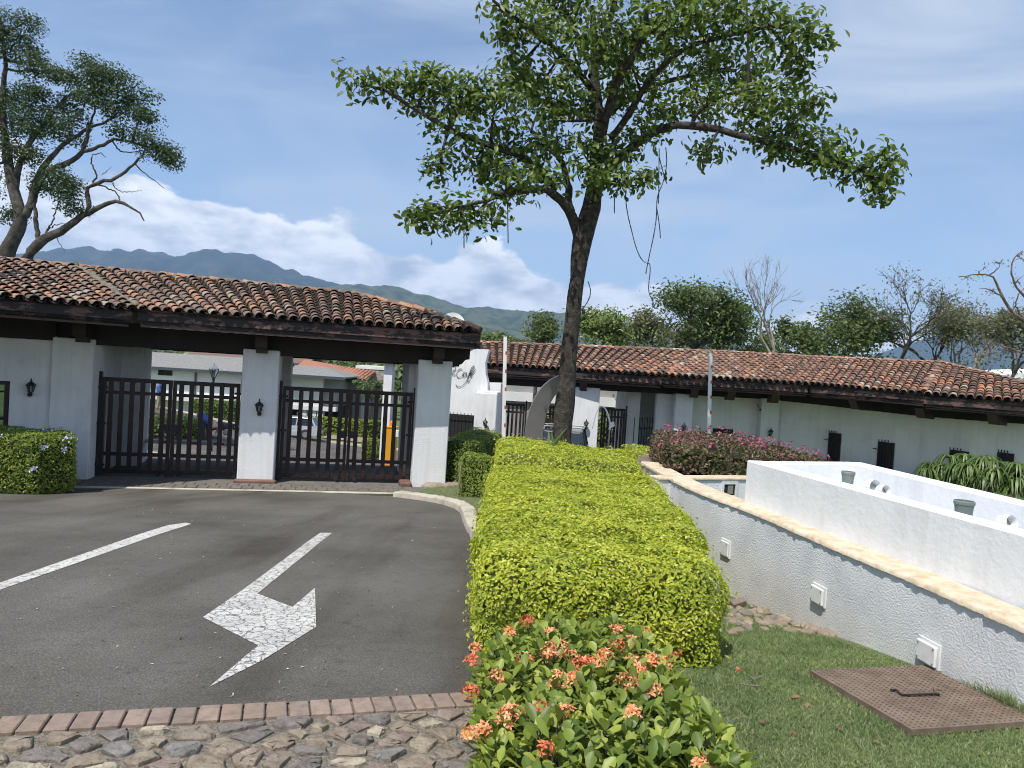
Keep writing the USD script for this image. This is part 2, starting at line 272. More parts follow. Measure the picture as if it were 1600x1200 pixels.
def asphalt_mat():
    n = {'g': ('geometry', {}), 'n1': ('noise_texture', dict(scale=.55, detail=5.0, roughness=.6)), 'r1': ('rgb_ramp', dict(ramp=[(.3, (.088, .080, .068)), (.48, (.122, .113, .098)), (.66, (.15, .14, .124))])),
         'v': ('voronoi_texture', dict(scale=70.0, randomness=1.0)), 'r2': ('rgb_ramp', dict(ramp=[(0.0, (1.7, 1.66, 1.6)), (.22, (1.0, 1.0, 1.0)), (.6, (.66, .66, .66))])), 'mx': ('mix', dict(mix_type='multiply', fac=1.0)),
         'n2': ('noise_texture', dict(scale=9.0, detail=6.0, roughness=.75)), 'r3': ('rgb_ramp', dict(ramp=[(.56, (1, 1, 1)), (.70, (.66, .64, .60))])), 'mx2': ('mix', dict(mix_type='multiply', fac=1.0)),
         'mp': ('mapping', dict(rotation=(0, 0, -0.06), scale=(1.3, .16, 1))), 'n4': ('noise_texture', dict(scale=1.0, detail=4.0, roughness=.55)), 'r4': ('rgb_ramp', dict(ramp=[(.30, (.64, .61, .56)), (.48, (1, 1, 1)), (.70, (1.14, 1.13, 1.12))])), 'mx3': ('mix', dict(mix_type='multiply', fac=1.0)),
         'v2': ('voronoi_texture', dict(scale=260.0, randomness=1.0)), 'ad': ('math', dict(math_type='multiply_add', value2=.6)), 'b': ('bump', dict(strength=.55, distance=.006)), 'p': ('principled_bsdf', dict(roughness=.82, specular_ior_level=.3))}
    l = [('g.position', 'n1.vector'), ('n1.fac', 'r1.fac'), ('g.position', 'v.vector'), ('v.distance', 'r2.fac'), ('r1.color', 'mx.color1'), ('r2.color', 'mx.color2'), ('g.position', 'n2.vector'), ('n2.fac', 'r3.fac'), ('mx.color', 'mx2.color1'), ('r3.color', 'mx2.color2'), ('g.position', 'mp.vector'), ('mp.vector', 'n4.vector'), ('n4.fac', 'r4.fac'), ('mx2.color', 'mx3.color1'), ('r4.color', 'mx3.color2'), ('mx3.color', 'p.base_color'),
         ('g.position', 'v2.vector'), ('v2.distance', 'ad.value1'), ('v.distance', 'ad.value3'), ('ad.value', 'b.height'), ('b.normal', 'p.normal')]
    return MAT(stage, LK + 'asphalt', n, l, surface='p.BSDF')
asphalt = asphalt_mat()
def paint_mat(name, crack):
    n = {'g': ('geometry', {}), 'dn': ('noise_texture', dict(scale=9.0, detail=3.0)), 'av': ('vector_math', dict(math_type='multiply_add', vector2=(.09, .09, .09))), 'v': ('voronoi_texture', dict(feature='distance_to_edge', scale=crack, randomness=1.0)),
         'mr': ('map_range', dict(from_min=.014, from_max=.04, clamp=True)), 'n': ('noise_texture', dict(scale=30.0, detail=6.0, roughness=.7)), 'wr': ('map_range', dict(from_min=.40, from_max=.47, clamp=True)), 'mu': ('math', dict(math_type='multiply')),
         'n3': ('noise_texture', dict(scale=3.0, detail=3.0)), 'r': ('rgb_ramp', dict(ramp=[(.3, (.40, .39, .37)), (.7, (.54, .53, .50))])), 'mx': ('mix', dict(color1=(.12, .115, .11))), 'b': ('bump', dict(strength=.4, distance=.004)), 'p': ('principled_bsdf', dict(roughness=.8))}
    l = [('g.position', 'dn.vector'), ('dn.color', 'av.vector1'), ('g.position', 'av.vector3'), ('av.vector', 'v.vector'), ('v.distance', 'mr.value'), ('g.position', 'n.vector'), ('n.fac', 'wr.value'), ('mr.result', 'mu.value1'), ('wr.result', 'mu.value2'), ('mu.value', 'mx.fac'), ('g.position', 'n3.vector'), ('n3.fac', 'r.fac'), ('r.color', 'mx.color2'), ('mx.color', 'p.base_color'), ('mu.value', 'b.height'), ('b.normal', 'p.normal')]
    return MAT(stage, LK + name, n, l, surface='p.BSDF')
cracked_paint = paint_mat('cracked_road_paint', 8.5); line_paint = paint_mat('line_road_paint', 0.0)
earth = noisy('earth', [(.09, .07, .05), (.17, .14, .10), (.22, .19, .14)], scale=6, rough=.95, bump=.7, bscale=50, bdist=.02)
grit = noisy('grit', [(.10, .085, .065), (.2, .175, .14), (.34, .31, .26)], scale=40, detail=8, rough=.95, bump=1.0, bscale=90, bdist=.02)
turf = noisy('turf', [(.05, .065, .025), (.115, .145, .06), (.23, .225, .13)], scale=14, detail=8, rough=.95, bump=.8, bscale=120, bdist=.02)
far_turf = noisy('far_turf', [(.06, .095, .03), (.10, .14, .045), (.15, .17, .07)], scale=.8, detail=8, rough=.95, bump=.6, bscale=9, bdist=.2)
paver = noisy('paver', [(.10, .092, .08), (.17, .155, .135)], scale=6, rough=.9, bump=.4, bscale=50)
path_mat = noisy('path', [(.22, .18, .13), (.30, .25, .19)], scale=2, rough=.95, bump=.4, bscale=50)
BRICKS = [noisy(f'paving_brick_{i}', [tuple(a * .72 for a in c), c, tuple(a * 1.15 for a in c)], scale=16, rough=.9, bump=.5, bscale=70, bdist=.01) for i, c in enumerate([(.225, .17, .135), (.245, .18, .14), (.205, .158, .128), (.265, .20, .16), (.23, .175, .145)])]
COBS = [noisy(f'cobble_{i}', [tuple(a * .62 for a in c), c, tuple(min(.8, a * 1.3) for a in c)], scale=11, detail=9, rough=.85, bump=.8, bscale=28, bdist=.03) for i, c in enumerate([(.20, .165, .13), (.19, .18, .165), (.25, .21, .155), (.21, .165, .135), (.34, .295, .22), (.22, .18, .135), (.165, .145, .13), (.24, .195, .15)])]
STONES = [noisy(f'river_stone_{i}', [tuple(a * .7 for a in c), c], scale=9, rough=.85, bump=.4, bscale=30) for i, c in enumerate([(.24, .19, .14), (.30, .25, .19), (.19, .17, .15), (.27, .21, .16)])]
rust = noisy('rusty_plate', [(.105, .075, .055), (.155, .112, .082), (.20, .155, .12)], scale=7, detail=9, rough=.8, bump=.3, bscale=60)
bark = noisy('bark', [(.02, .017, .014), (.052, .044, .036), (.11, .097, .08)], scale=9, detail=9, rough=.95, bump=1.0, bscale=30, bdist=.04)
bark_pale = noisy('pale_bark', [(.10, .085, .068), (.2, .175, .145), (.28, .25, .21)], scale=2, detail=8, rough=.95, bump=.5, bscale=20)
bark_grey = noisy('grey_bark', [(.03, .027, .023), (.07, .062, .054), (.13, .12, .105)], scale=4, detail=9, rough=.95, bump=.9, bscale=20, bdist=.05)
white_metal = plain('white_metal', (.72, .72, .71), .4); red_paint = plain('red_paint', (.40, .06, .05), .5); yellow_paint = plain('yellow_paint', (.62, .30, .02), .45); orange_lens = plain('orange_lens', (.75, .16, .03), .3)
chrome = plain('grey_metal', (.45, .45, .46), .3, .8); rubber = plain('rubber', (.02, .02, .02), .8); dark_hole = plain('dark_interior', (.012, .012, .013), .8)
car_silver = plain('silver_paint', (.42, .43, .45), .3, .3, coat=.5); car_dark = plain('dark_car_paint', (.02, .024, .028), .3, .2, coat=.6)
pot_mat = noisy('pot_grey_green', [(.13, .16, .145), (.19, .22, .20)], scale=5, rough=.55)
white_box = noisy('white_plastic', [(.56, .56, .54), (.74, .74, .72)], scale=8, rough=.45)
sculpt = noisy('brushed_sheet', [(.15, .138, .128), (.2, .187, .175)], scale=1.5, rough=.42, spec=.5)
glass = MAT(stage, LK + 'window_glass', {'f': ('fresnel', dict(IOR=1.5)), 't': ('transparent_bsdf', dict(color=(.55, .6, .6))), 'g': ('glossy_bsdf', dict(color=(.9, .9, .9), roughness=.05)), 'm': ('mix_closure', {})}, [('f.fac', 'm.fac'), ('t.BSDF', 'm.closure1'), ('g.BSDF', 'm.closure2')], surface='m.closure')
lamp_glass = MAT(stage, LK + 'lantern_glass', {'f': ('fresnel', dict(IOR=1.45)), 't': ('transparent_bsdf', dict(color=(.62, .66, .64))), 'g': ('glossy_bsdf', dict(color=(.9, .9, .9), roughness=.25)), 'm': ('mix_closure', {})}, [('f.fac', 'm.fac'), ('t.BSDF', 'm.closure1'), ('g.BSDF', 'm.closure2')], surface='m.closure')
lime = leafmat('lime_leaves', [(.22, .30, .022), (.36, .42, .04), (.46, .49, .065), (.60, .60, .13), (.27, .35, .028), (.42, .46, .055), (.16, .23, .02)], trans=.34, spec=.35)
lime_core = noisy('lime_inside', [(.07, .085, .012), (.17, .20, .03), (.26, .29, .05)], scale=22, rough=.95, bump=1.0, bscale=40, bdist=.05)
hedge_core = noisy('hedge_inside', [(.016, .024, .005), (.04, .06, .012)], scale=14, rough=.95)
dkgreen = leafmat('dark_hedge_leaves', [(.06, .10, .02), (.10, .16, .03), (.14, .21, .04)], trans=.3)
midgreen = leafmat('mid_hedge_leaves', [(.14, .20, .03), (.22, .29, .05), (.29, .36, .07)], trans=.32)
ixleaf = leafmat('glossy_leaves', [(.09, .135, .024), (.14, .20, .035), (.22, .285, .05), (.33, .38, .075), (.11, .16, .028)], trans=.32, rough=.42, spec=.3)
orange_petal = leafmat('orange_petals', [(.72, .28, .12), (.82, .40, .19), (.86, .54, .30), (.76, .33, .14), (.60, .18, .08)], trans=.25, rough=.6)
red_petal = leafmat('red_petals', [(.55, .14, .07), (.66, .22, .10), (.46, .10, .05)], trans=.2, rough=.6)
pink_petal = leafmat('pink_petals', [(.33, .07, .13), (.46, .13, .21), (.36, .09, .15)], trans=.3, rough=.6)
boug = leafmat('bougainvillea_leaves', [(.085, .055, .035), (.125, .08, .055), (.10, .10, .04), (.16, .145, .07), (.16, .07, .065), (.095, .075, .042), (.21, .17, .105)], trans=.25)
pale_blue = leafmat('pale_blue_petals', [(.5, .55, .8), (.62, .68, .85)], trans=.2, rough=.6)
tree_leaf = leafmat('tree_leaves', [(.045, .085, .018), (.075, .125, .025), (.11, .17, .034), (.18, .235, .05), (.06, .105, .022)], trans=.40, rough=.42, spec=.35)
left_leaf = leafmat('feathery_leaves', [(.035, .065, .024), (.055, .095, .032), (.075, .12, .038)], trans=.3)
far_leaf = leafmat('far_tree_leaves', [(.06, .09, .026), (.09, .13, .036), (.13, .17, .05)], trans=.3)
far_leaf2 = leafmat('dull_tree_leaves', [(.08, .09, .04), (.12, .13, .055), (.16, .165, .08)], trans=.3)
far_leaf3 = leafmat('light_tree_leaves', [(.12, .17, .05), (.18, .24, .065), (.22, .28, .09)], trans=.3)
fern_leaf = leafmat('strap_leaves', [(.06, .10, .022), (.10, .165, .04), (.18, .255, .08)], trans=.32, rough=.42)
grass_leaf = leafmat('grass_blades', [(.10, .17, .05), (.15, .225, .07), (.19, .27, .095), (.34, .34, .20), (.12, .18, .055)], trans=.35, rough=.6)
dry_leaf = leafmat('dry_leaves', [(.16, .08, .04), (.24, .14, .08)], trans=.1)
car_glass = plain('car_glass', (.02, .025, .03), .08)
skin = plain('skin', (.30, .17, .11), .6); blue_cloth = plain('blue_cloth', (.05, .09, .30), .9); tan_cloth = plain('tan_cloth', (.30, .25, .17), .9); dark_cloth = plain('dark_cloth', (.03, .035, .05), .9); red_cloth = plain('red_cloth', (.45, .10, .06), .9)
grey_roof = noisy('grey_roof', [(.16, .16, .155), (.24, .235, .225)], scale=6, rough=.95, bump=.5, bscale=8, bdist=.05)
brown_roof = noisy('brown_roof', [(.13, .085, .065), (.18, .12, .095)], scale=5, rough=.95)
house_wall = noisy('house_wall', [(.55, .56, .56), (.66, .66, .65)], scale=.6, rough=.9)
grey_wall = noisy('grey_wall', [(.22, .22, .215), (.30, .30, .29)], scale=.6, rough=.9)
stone_wall = noisy('stone_wall', [(.14, .12, .10), (.3, .27, .23), (.45, .42, .37)], scale=4, detail=8, rough=.95)
slate_trim = plain('slate_trim', (.05, .06, .075), .5)
# ------------------------------------------------------------------ ground, road, kerbs
rng = np.random.default_rng(7)
def ground_mesh():
    def ax(segs): return np.unique(np.concatenate([np.arange(a, b, s) for a, b, s in segs]))
    X = ax([(-9000, -1000, 1000), (-1000, -200, 80), (-200, -60, 10), (-60, 45, 1.0), (45, 200, 10), (200, 1000, 80), (1000, 9001, 1000)])
    Y = ax([(-60, -10, 5), (-10, 60, 1.0), (60, 200, 6), (200, 1000, 50), (1000, 9001, 500)])
    xx, yy = np.meshgrid(X, Y, indexing='ij'); z = G(xx, yy) - .05 - .004 * np.clip(yy - 30, 0, 40)
    a, b = xx.shape; i, j = np.meshgrid(np.arange(a - 1), np.arange(b - 1), indexing='ij')
    f = np.stack([i * b + j, (i + 1) * b + j, (i + 1) * b + j + 1, i * b + j + 1], -1).reshape(-1, 4)
    return np.stack([xx, yy, z], -1).reshape(-1, 3), f
solo('ground', ground_mesh(), far_turf, kind='structure', smooth=True)

BK = np.array([-2.42, 3.59]); BE = np.array([math.cos(math.radians(17.9)), math.sin(math.radians(17.9))]); BN = np.array([-BE[1], BE[0]])  # brick edging: along BE, road on the BN side
bp = lambda s, k: BK + BE * s + BN * k
rd = [tuple(bp(-9, 0)), tuple(bp(2.38, 0)), (-.12, 6), (-.42, 9.5), (-.58, 12.2), (-.72, 13.3), (-1.25, 14.6), (-1.95, 15.3), (-2.3, 15.75), (-5.6, 15.75), (-8.9, 14.4), (-9.3, 13.2), (-12, 12.5), (-24, 11.5)]
solo('road', sheet(rd, 0.0, .5), asphalt, kind='structure', smooth=True)
FC = (-5.58, 16.3); FE = (math.cos(math.radians(13)), math.sin(math.radians(13))); FN = (math.sin(math.radians(13)), -math.cos(math.radians(13)))
fp = lambda s, n: (FC[0] + FE[0] * s + FN[0] * n, FC[1] + FE[1] * s + FN[1] * n)
# paved apron between road and gates, its front kerb flush
solo('gate_apron', sheet([fp(-3.7, .80), fp(4.0, .80), fp(4.0, -1.2), fp(-3.7, -1.2)], .012, .8), paver, kind='structure', smooth=True)
t = thing('apron_pavers', 'flat row of worn grey pavers along the foot of the dark gates', 'pavers', (*fp(0, .7), float(G(*fp(0, .7)))))
for k in range(32):
    s = -3.4 + k * .222
    for r_ in range(2):
        n0 = .12 + .34 * r_
        v, f = chamfer_box(s + .11 * r_, s + .11 * r_ + .21, n0, n0 + .32, .0, .035, .008); w = np.array([[*fp(a, b), 0] for a, b in v[:, :2]]); w[:, 2] = G(w[:, 0], w[:, 1]) + v[:, 2] - .005 + rng.uniform(-.003, .003)
        part(t, 'paver', (w, f[:, ::-1]), paver)
v, f = tube([(*fp(s, .86), float(G(*fp(s, .86))) - .012) for s in np.linspace(-3.5, 3.9, 16)], .04, 6, True)
tag(solo('apron_kerb', (v, f), kerb_mat, smooth=40).GetPrim(), kind='structure')
# passage road beyond the gates, and the street across the slope
pr_ = [fp(-3.6, -1.2), fp(4.3, -1.2), (.8, 24), (.5, 36), (3, 36.5), (3, 50.5), (-60, 50.5), (-60, 49), (-20, 40.5), (-17.2, 36.5), (-16.6, 33), (-15.4, 30.0), (-11.5, 24)]
solo('inner_street', sheet(pr_, 0.004, 1.0), asphalt, kind='structure', smooth=True)
# far right drive in front of the long building
solo('right_drive', sheet([(.6, 18.5), (3.4, 16.0), (9, 21), (8, 25.6), (-1.2, 29), (-1.4, 24.5)], .01, 1.0), asphalt, kind='structure', smooth=True)
solo('garden_path', sheet([(9.4, 16.6), (13, 13.2), (17, 12.6), (17, 14.6), (14.6, 16.0), (11, 18.2)], .03, .6), path_mat, kind='structure', smooth=True)
def kerb(name, line, w=.17, h=.13, mat=kerb_mat):
    L = np.array(line, float); d = np.gradient(L, axis=0); d /= np.linalg.norm(d, axis=1, keepdims=True); nr = np.stack([-d[:, 1], d[:, 0]], 1)
    prof = [(-w / 2, -.08), (-w / 2, h * .75), (-w / 2 + .03, h), (w / 2 - .03, h), (w / 2, h * .8), (w / 2, -.08)]
    v = np.array([[*(L[i] + nr[i] * a), float(G(*L[i])) + b] for i in range(len(L)) for a, b in prof]); m = len(prof)
    f = [[i * m + j, i * m + (j + 1) % m, (i + 1) * m + (j + 1) % m, (i + 1) * m + j] for i in range(len(L) - 1) for j in range(m)] + [[q, q + 3, q + 2, q + 1] for q in (0,)] + [[0, 5, 4, 3]] + [[(len(L) - 1) * m + a for a in b] for b in ((0, 1, 2, 3), (0, 3, 4, 5))]
    v = v + rng.normal(0, .006, v.shape)
    g = solo(name, (v, np.array(f)), mat, smooth=35); tag(g.GetPrim(), kind='structure')
def dense(line, step=.3):
    ls = LineString(line); return [ls.interpolate(d).coords[0] for d in np.arange(0, ls.length, step)] + [line[-1]]
def curve(line, n=40):
    from scipy.interpolate import splprep, splev
    P = np.array(line, float).T; tck, _ = splprep(P, s=0, k=min(3, P.shape[1] - 1)); return np.array(splev(np.linspace(0, 1, n), tck)).T
kerb('kerb', curve([(-2.3, 15.72), (-1.9, 15.35), (-1.2, 14.5), (-.72, 13.35), (-.56, 12.2), (-.36, 10.6), (-.08, 9.5), (.25, 8.9)], 60), .26, .12)
kerb('kerb', curve([(-24, 11.55), (-15, 12.1), (-11, 12.75), (-9.3, 13.2), (-8.75, 13.75), (-8.8, 14.6), (-9.1, 14.9)], 60), .3, .11)
pk = curve([(-20, 40.6), (-17.25, 36.5), (-16.65, 33), (-15.45, 30.0), (-11.6, 24.2)], 40); kerb('kerb', pk, .35, .16)
kerb('kerb', dense([(-60, 50.6), (3, 50.6)], 1.0), .25, .14)
kerb('kerb', curve([(.8, 24), (.5, 30), (.55, 36)], 20), .3, .14)

# brick edging and cobbled crossing in front
t = thing('brick_edging', 'single row of red paving bricks between the asphalt and the cobbles', 'brick edging', (*BK, float(G(*BK))))
for k in range(-9, 21):
    s0 = k * .1135 + rng.uniform(-.003, .003)
    v, f = chamfer_box(s0 + .004, s0 + .1065, -.203 + rng.uniform(-.004, .004), -.004, -.06, .012 + rng.uniform(-.003, .004), .006)
    w = np.array([[*bp(a, b), 0] for a, b in v[:, :2]]); w[:, 2] = G(w[:, 0], w[:, 1]) + v[:, 2]
    part(t, 'brick', (w, f), BRICKS[rng.integers(5)])
solo('cobble_bed', sheet([tuple(bp(-9, .0)), tuple(bp(2.5, .0)), tuple(bp(2.9, -1.9)), tuple(bp(-9, -1.9))], -.008, .3), grit, kind='structure', smooth=True)
from scipy.spatial import Voronoi
pts = []
for _ in range(9000):                                               # stones of mixed size, longer across than deep
    c = np.array([rng.uniform(-1.4, 2.8), rng.uniform(-1.8, -.27)]); r_ = rng.choice([.085, .11, .13], p=[.4, .4, .2])
    if all(math.hypot((c[0] - q[0]) / 1.45, c[1] - q[1]) > max(r_, q[2]) for q in pts): pts.append((c[0], c[1], r_))
pts = [q[:2] for q in pts]
pts = np.array(pts); vor = Voronoi(np.vstack([pts, [(-9, 9), (9, 9), (9, -9), (-9, -9)]]))
t = thing('cobble_paving', 'rough paving of uneven brown and grey cobblestones at the bottom left', 'cobblestones', (*bp(0, -.8), float(G(*bp(0, -.8)))))
clip = Polygon([(-1.6, -.222), (2.55, -.222), (2.75, -1.9), (-1.6, -1.9)])
for i in range(len(pts)):
    reg = vor.regions[vor.point_region[i]]
    if -1 in reg or len(reg) < 3: continue
    pg = Polygon(vor.vertices[reg]).intersection(clip).buffer(-.014 - rng.uniform(0, .012)).buffer(-.012).buffer(.012, quad_segs=1)
    if pg.is_empty or pg.area < .0035 or pg.geom_type != 'Polygon': continue
    ring = np.array(pg.exterior.coords)[:-1]
    if len(ring) > 14: ring = ring[::2]
    ring = ring + rng.normal(0, .005, ring.shape)
    c = ring.mean(0); n = len(ring); h = rng.uniform(.008, .021); tilt = rng.normal(0, .035, 2)
    L0 = ring; L1 = c + (ring - c) * .86 + rng.normal(0, .006, ring.shape); L2 = c + (ring - c) * .5 + rng.normal(0, .008, ring.shape)
    z0 = np.full(n, -.045); z1 = h * .8 + (L1 - c) @ tilt + rng.normal(0, .0035, n); z2 = h + (L2 - c) @ tilt + rng.normal(0, .003, n); zb = h * .25 + rng.normal(0, .003, n)
    V2 = np.vstack([L0, c + (ring - c) * 1.0, L1, L2, c[None]]); Z = np.concatenate([z0, zb, z1, z2, [h + rng.normal(0, .003)]])
    w = np.array([[*bp(a, b), 0] for a, b in V2]); w[:, 2] = G(w[:, 0], w[:, 1]) + Z
    f = []
    for q in range(3):
        for k in range(n): a, b = q * n + k, q * n + (k + 1) % n; f += [[a, b, b + n], [a, b + n, a + n]]
    f += [[3 * n + k, 3 * n + (k + 1) % n, 4 * n] for k in range(n)]
    f = np.array(f)
    if Polygon(ring).exterior.is_ccw is False: f = f[:, ::-1]
    part(t, 'cobble', (w, f), COBS[rng.integers(8)], smooth=50)

# road markings
def gp(px, py): return tuple(gnd(px, py)[:2])
tag(solo('lane_line', sheet([gp(-60, 936), gp(-60, 946), gp(0, 922), gp(299, 819), gp(291, 817), gp(262, 821), gp(0, 911)], .004, .4), line_paint), 'long straight white line painted on the asphalt to the left', 'road marking')
tag(solo('arrow_marking', sheet([gp(500, 833), gp(519, 833), gp(402, 928), gp(457, 949), gp(492, 919), gp(494, 980), gp(409, 1033), gp(327, 1074), gp(403, 1009), gp(317, 965), gp(378, 923)], .004, .25), cracked_paint), 'cracked white bent arrow painted on the road, pointing toward the viewer', 'road marking')
solo('lawn', sheet([(.0, 2.0), (6, 1.8), (4.2, 4.6), (3.5, 6.6), (3.1, 8.2), (2.6, 12), (-.35, 12.6), (-.5, 5), (-.4, 4.55), (-.06, 4.45)], -.006, .3), turf, kind='structure', smooth=True)
solo('lawn', sheet([(-2.15, 15.9), (-1.8, 15.5), (-1.1, 14.6), (-.6, 13.4), (-.4, 12.0), (2.5, 12), (4, 15.8), (.6, 18.4), (-1.3, 24), (-1.6, 17.6)], .04, .4), turf, kind='structure', smooth=True)

# ------------------------------------------------------------------ tile roofs
def tile_mesh(A, B, up, side, r0, r1, lift0, lift1, inv=False, seg=5, thick=.014):
    """One barrel tile from its lower end A to its upper end B; up = roof normal, side = across."""
    ang = np.linspace(0, np.pi, seg + 1); V = []
    for (P, r, l) in ((A, r0, lift0), (B, r1, lift1)):
        for rr in ((r, r - thick) if P is A else (r,)):
            o = P + up * l
            V.append(o + np.outer(np.cos(ang) * rr, side) + np.outer((-1 if inv else 1) * np.sin(ang) * rr * .82, up))
    m = seg + 1; V = np.vstack(V); F = []
    for k in range(seg):
        F += [[k, k + 1, 2 * m + k + 1], [k, 2 * m + k + 1, 2 * m + k], [m + k, m + k + 1, k + 1], [m + k, k + 1, k]]
    F = np.array(F); return V, (F[:, ::-1] if not inv else F)
def roof_field(segs, spacing, expo, r, seed):
    """segs: list of (A, B, A2, B2, hip): eave from A to B, top line from A2 to B2. Returns covers [(mesh, distance)], pans."""
    rg = np.random.default_rng(seed); covers, pans = [], []
    for A, B, A2, B2, mode in segs:
        A, B, A2, B2 = (np.array(p, float) for p in (A, B, A2, B2)); Ln = np.linalg.norm(B - A); nc = max(1, round(Ln / spacing))
        e = (B - A) / Ln
        if mode == 'para':
            back = A2 - A; back -= e * (back @ e)
        for k in range(nc):
            u = (k + .5) / nc; P = A + (B - A) * u
            if mode == 'para':
                # run straight up the slope until the top line is met
                D = np.stack([back[:2], -(B2 - A2)[:2]], 1); a_, b_ = np.linalg.solve(D, (A2 - P)[:2])
                Q = P + back * min(a_, 1.0) if 0 <= b_ <= 1.0 else P + back * (1 if b_ < 0 else 0)
            else: Q = A2 + (B2 - A2) * u
            d = Q - P; sl = np.linalg.norm(d)
            if sl < expo * .6: continue
            d /= sl; side = e - d * (e @ d); side /= np.linalg.norm(side); upv = np.cross(side, d)
            if upv[2] < 0: upv = -upv
            nr = max(1, round(sl / expo)); ex = sl / nr
            for j in range(nr):
                jit = rg.normal(0, .006, 3); wob = side * rg.normal(0, .006)
                a = P + d * (j * ex - .03) + jit; b = a + d * (ex * 1.32) + wob
                covers.append((tile_mesh(a, b, upv, side, r * rg.uniform(.98, 1.06), r * .80, .055 + rg.normal(0, .004), .022), float(np.linalg.norm(a - EYE))))
                ps = P + side * (spacing * .5 if True else 0) + d * (j * ex - .035); pans.append(tile_mesh(ps, ps + d * ex * 1.2, upv, side, r * .92, r * .8, .075, .045, inv=True, seg=4))
    return covers, pans
def lay_tiles(t, covers, pans, variants, stuffmat, seed, nmax=299):
    rg = np.random.default_rng(seed); covers = sorted(covers, key=lambda c: c[1])
    vis = []
    for m, d in covers:
        c = m[0].mean(0) - EYE; f_ = c @ fwd; u, v = (c @ rt) / f_ * FPX + 800, 600 - (c @ up) / f_ * FPX
        vis.append(0 < u < 1600 and 0 < v < 1200)
    near = [i for i in range(len(covers)) if vis[i]][:nmax]; ns = set(near)
    for i in near: part(t, 'roof_tile', covers[i][0], variants[rg.integers(len(variants))], smooth=60)
    part(t, 'roof_tiles', cat([covers[i][0] for i in range(len(covers)) if i not in ns]), stuffmat, smooth=60, kind='stuff')
    part(t, 'pan_tiles', cat(pans), pan_mat, smooth=60, kind='stuff')
def ridge_caps(t, line, variants, seed, r=.115, step=.36, name='ridge_tile', mort=True):
    rg = np.random.default_rng(seed); L = LineString(line); n = max(1, int(L.length / step)); st = L.length / n
    for k in range(n):
        a = np.array(L.interpolate(k * st).coords[0]); b = np.array(L.interpolate(min(L.length, (k + 1.15) * st)).coords[0]); d = (b - a) / np.linalg.norm(b - a); side = np.cross(d, [0, 0, 1.0]); side /= np.linalg.norm(side); u = np.cross(side, d)
        part(t, name, tile_mesh(a + rg.normal(0, .006, 3), b, u, side, r, r * .86, .02, .0), variants[rg.integers(len(variants))], smooth=60)
    if mort:
        q = np.array([L.interpolate(s).coords[0] for s in np.linspace(0, L.length, n * 3)]); q += rg.normal(0, .012, q.shape); q[:, 2] -= .015
        part(t, 'mortar_bed', tube(q, r * .7, 7), mortar, smooth=True)

# ------------------------------------------------------------------ the gatehouse on the left
O3 = (*FC, -1.42)
def fw(s, n, z): return np.array([*fp(s, n), z])
gh = thing('gatehouse', 'white gatehouse with brown tiled roof and dark eaves over two driveway gates, at left', 'gatehouse', O3)
fb = lambda *a: frame_box(FC, FE, FN, *a)
for (a, b), ml in (((-4.16, -3.37), 'shaded white pillar left of both gates'), ((-.385, .39), 'half sunlit white pillar between the two gates'), ((3.48, 4.27), 'half sunlit white pillar at the right end')):
    part(gh, 'pillar', rounded_frame_box(FC, FE, FN, a, b, -.82, 0, -1.75, 1.575, .018), white_wall, label=ml)
part(gh, 'plinth', rounded(np.array([fw(s, n, z) for s in (-.40, .41) for n in (.0, .02) for z in (-1.42, -1.36)]), .055, 2), plinth_mat, smooth=50)
part(gh, 'plinth', rounded(np.array([fw(s, n, z) for s in (3.25, 3.42) for n in (.05, -.3) for z in (-1.42, -1.33)]), .055, 2), plinth_mat, smooth=50)
# rear piers and passage walls
for a, b, n0, n1 in ((-3.9, -2.98, -3.1, -2.2), (-.02, .42, -4.2, -3.5), (3.35, 4.27, -2.9, -.95), (3.55, 4.27, -4.4, -3.2), (-4.3, -3.3, -4.6, -3.6)):
    part(gh, 'rear_pier', fb(a, b, n0, n1, -1.9, 1.6), white_wall)
part(gh, 'side_wall', fb(-4.1, -3.42, -2.3, -.83, -1.9, 1.6), white_wall)
# left wing wall, turned towards the right
LC = fw(-4.16, -.12, 0); la = math.radians(40); LE = (-math.cos(la), -math.sin(la)); LN = (math.sin(la), -math.cos(la))
part(gh, 'wing_wall', frame_box(LC, (math.cos(la), math.sin(la)), LN, -.74, .05, -.3, -.0, -1.8, 1.6), white_wall)
part(gh, 'wing_wall', frame_box(LC, (math.cos(la), math.sin(la)), LN, -4.6, -2.2, -.3, -.0, -1.8, 1.6), white_wall)
part(gh, 'wing_wall', frame_box(LC, (math.cos(la), math.sin(la)), LN, -2.2, -.74, -.3, -.0, .62, 1.6), white_wall)
part(gh, 'wing_wall', frame_box(LC, (math.cos(la), math.sin(la)), LN, -2.2, -.74, -.3, -.0, -1.8, -1.1), white_wall)
wf = part(gh, 'window', cat([frame_box(LC, (math.cos(la), math.sin(la)), LN, a, b, -.16, -.05, c, d) for a, b, c, d in ((-2.2, -2.12, -1.1, .62), (-.82, -.74, -1.1, .62), (-2.12, -.82, .54, .62), (-2.12, -.82, -1.1, -1.02), (-2.12, -.82, -.18, -.12))]), gate_mat)
part(wf, 'pane', frame_box(LC, (math.cos(la), math.sin(la)), LN, -2.12, -.82, -.12, -.10, -1.02, .54), glass)
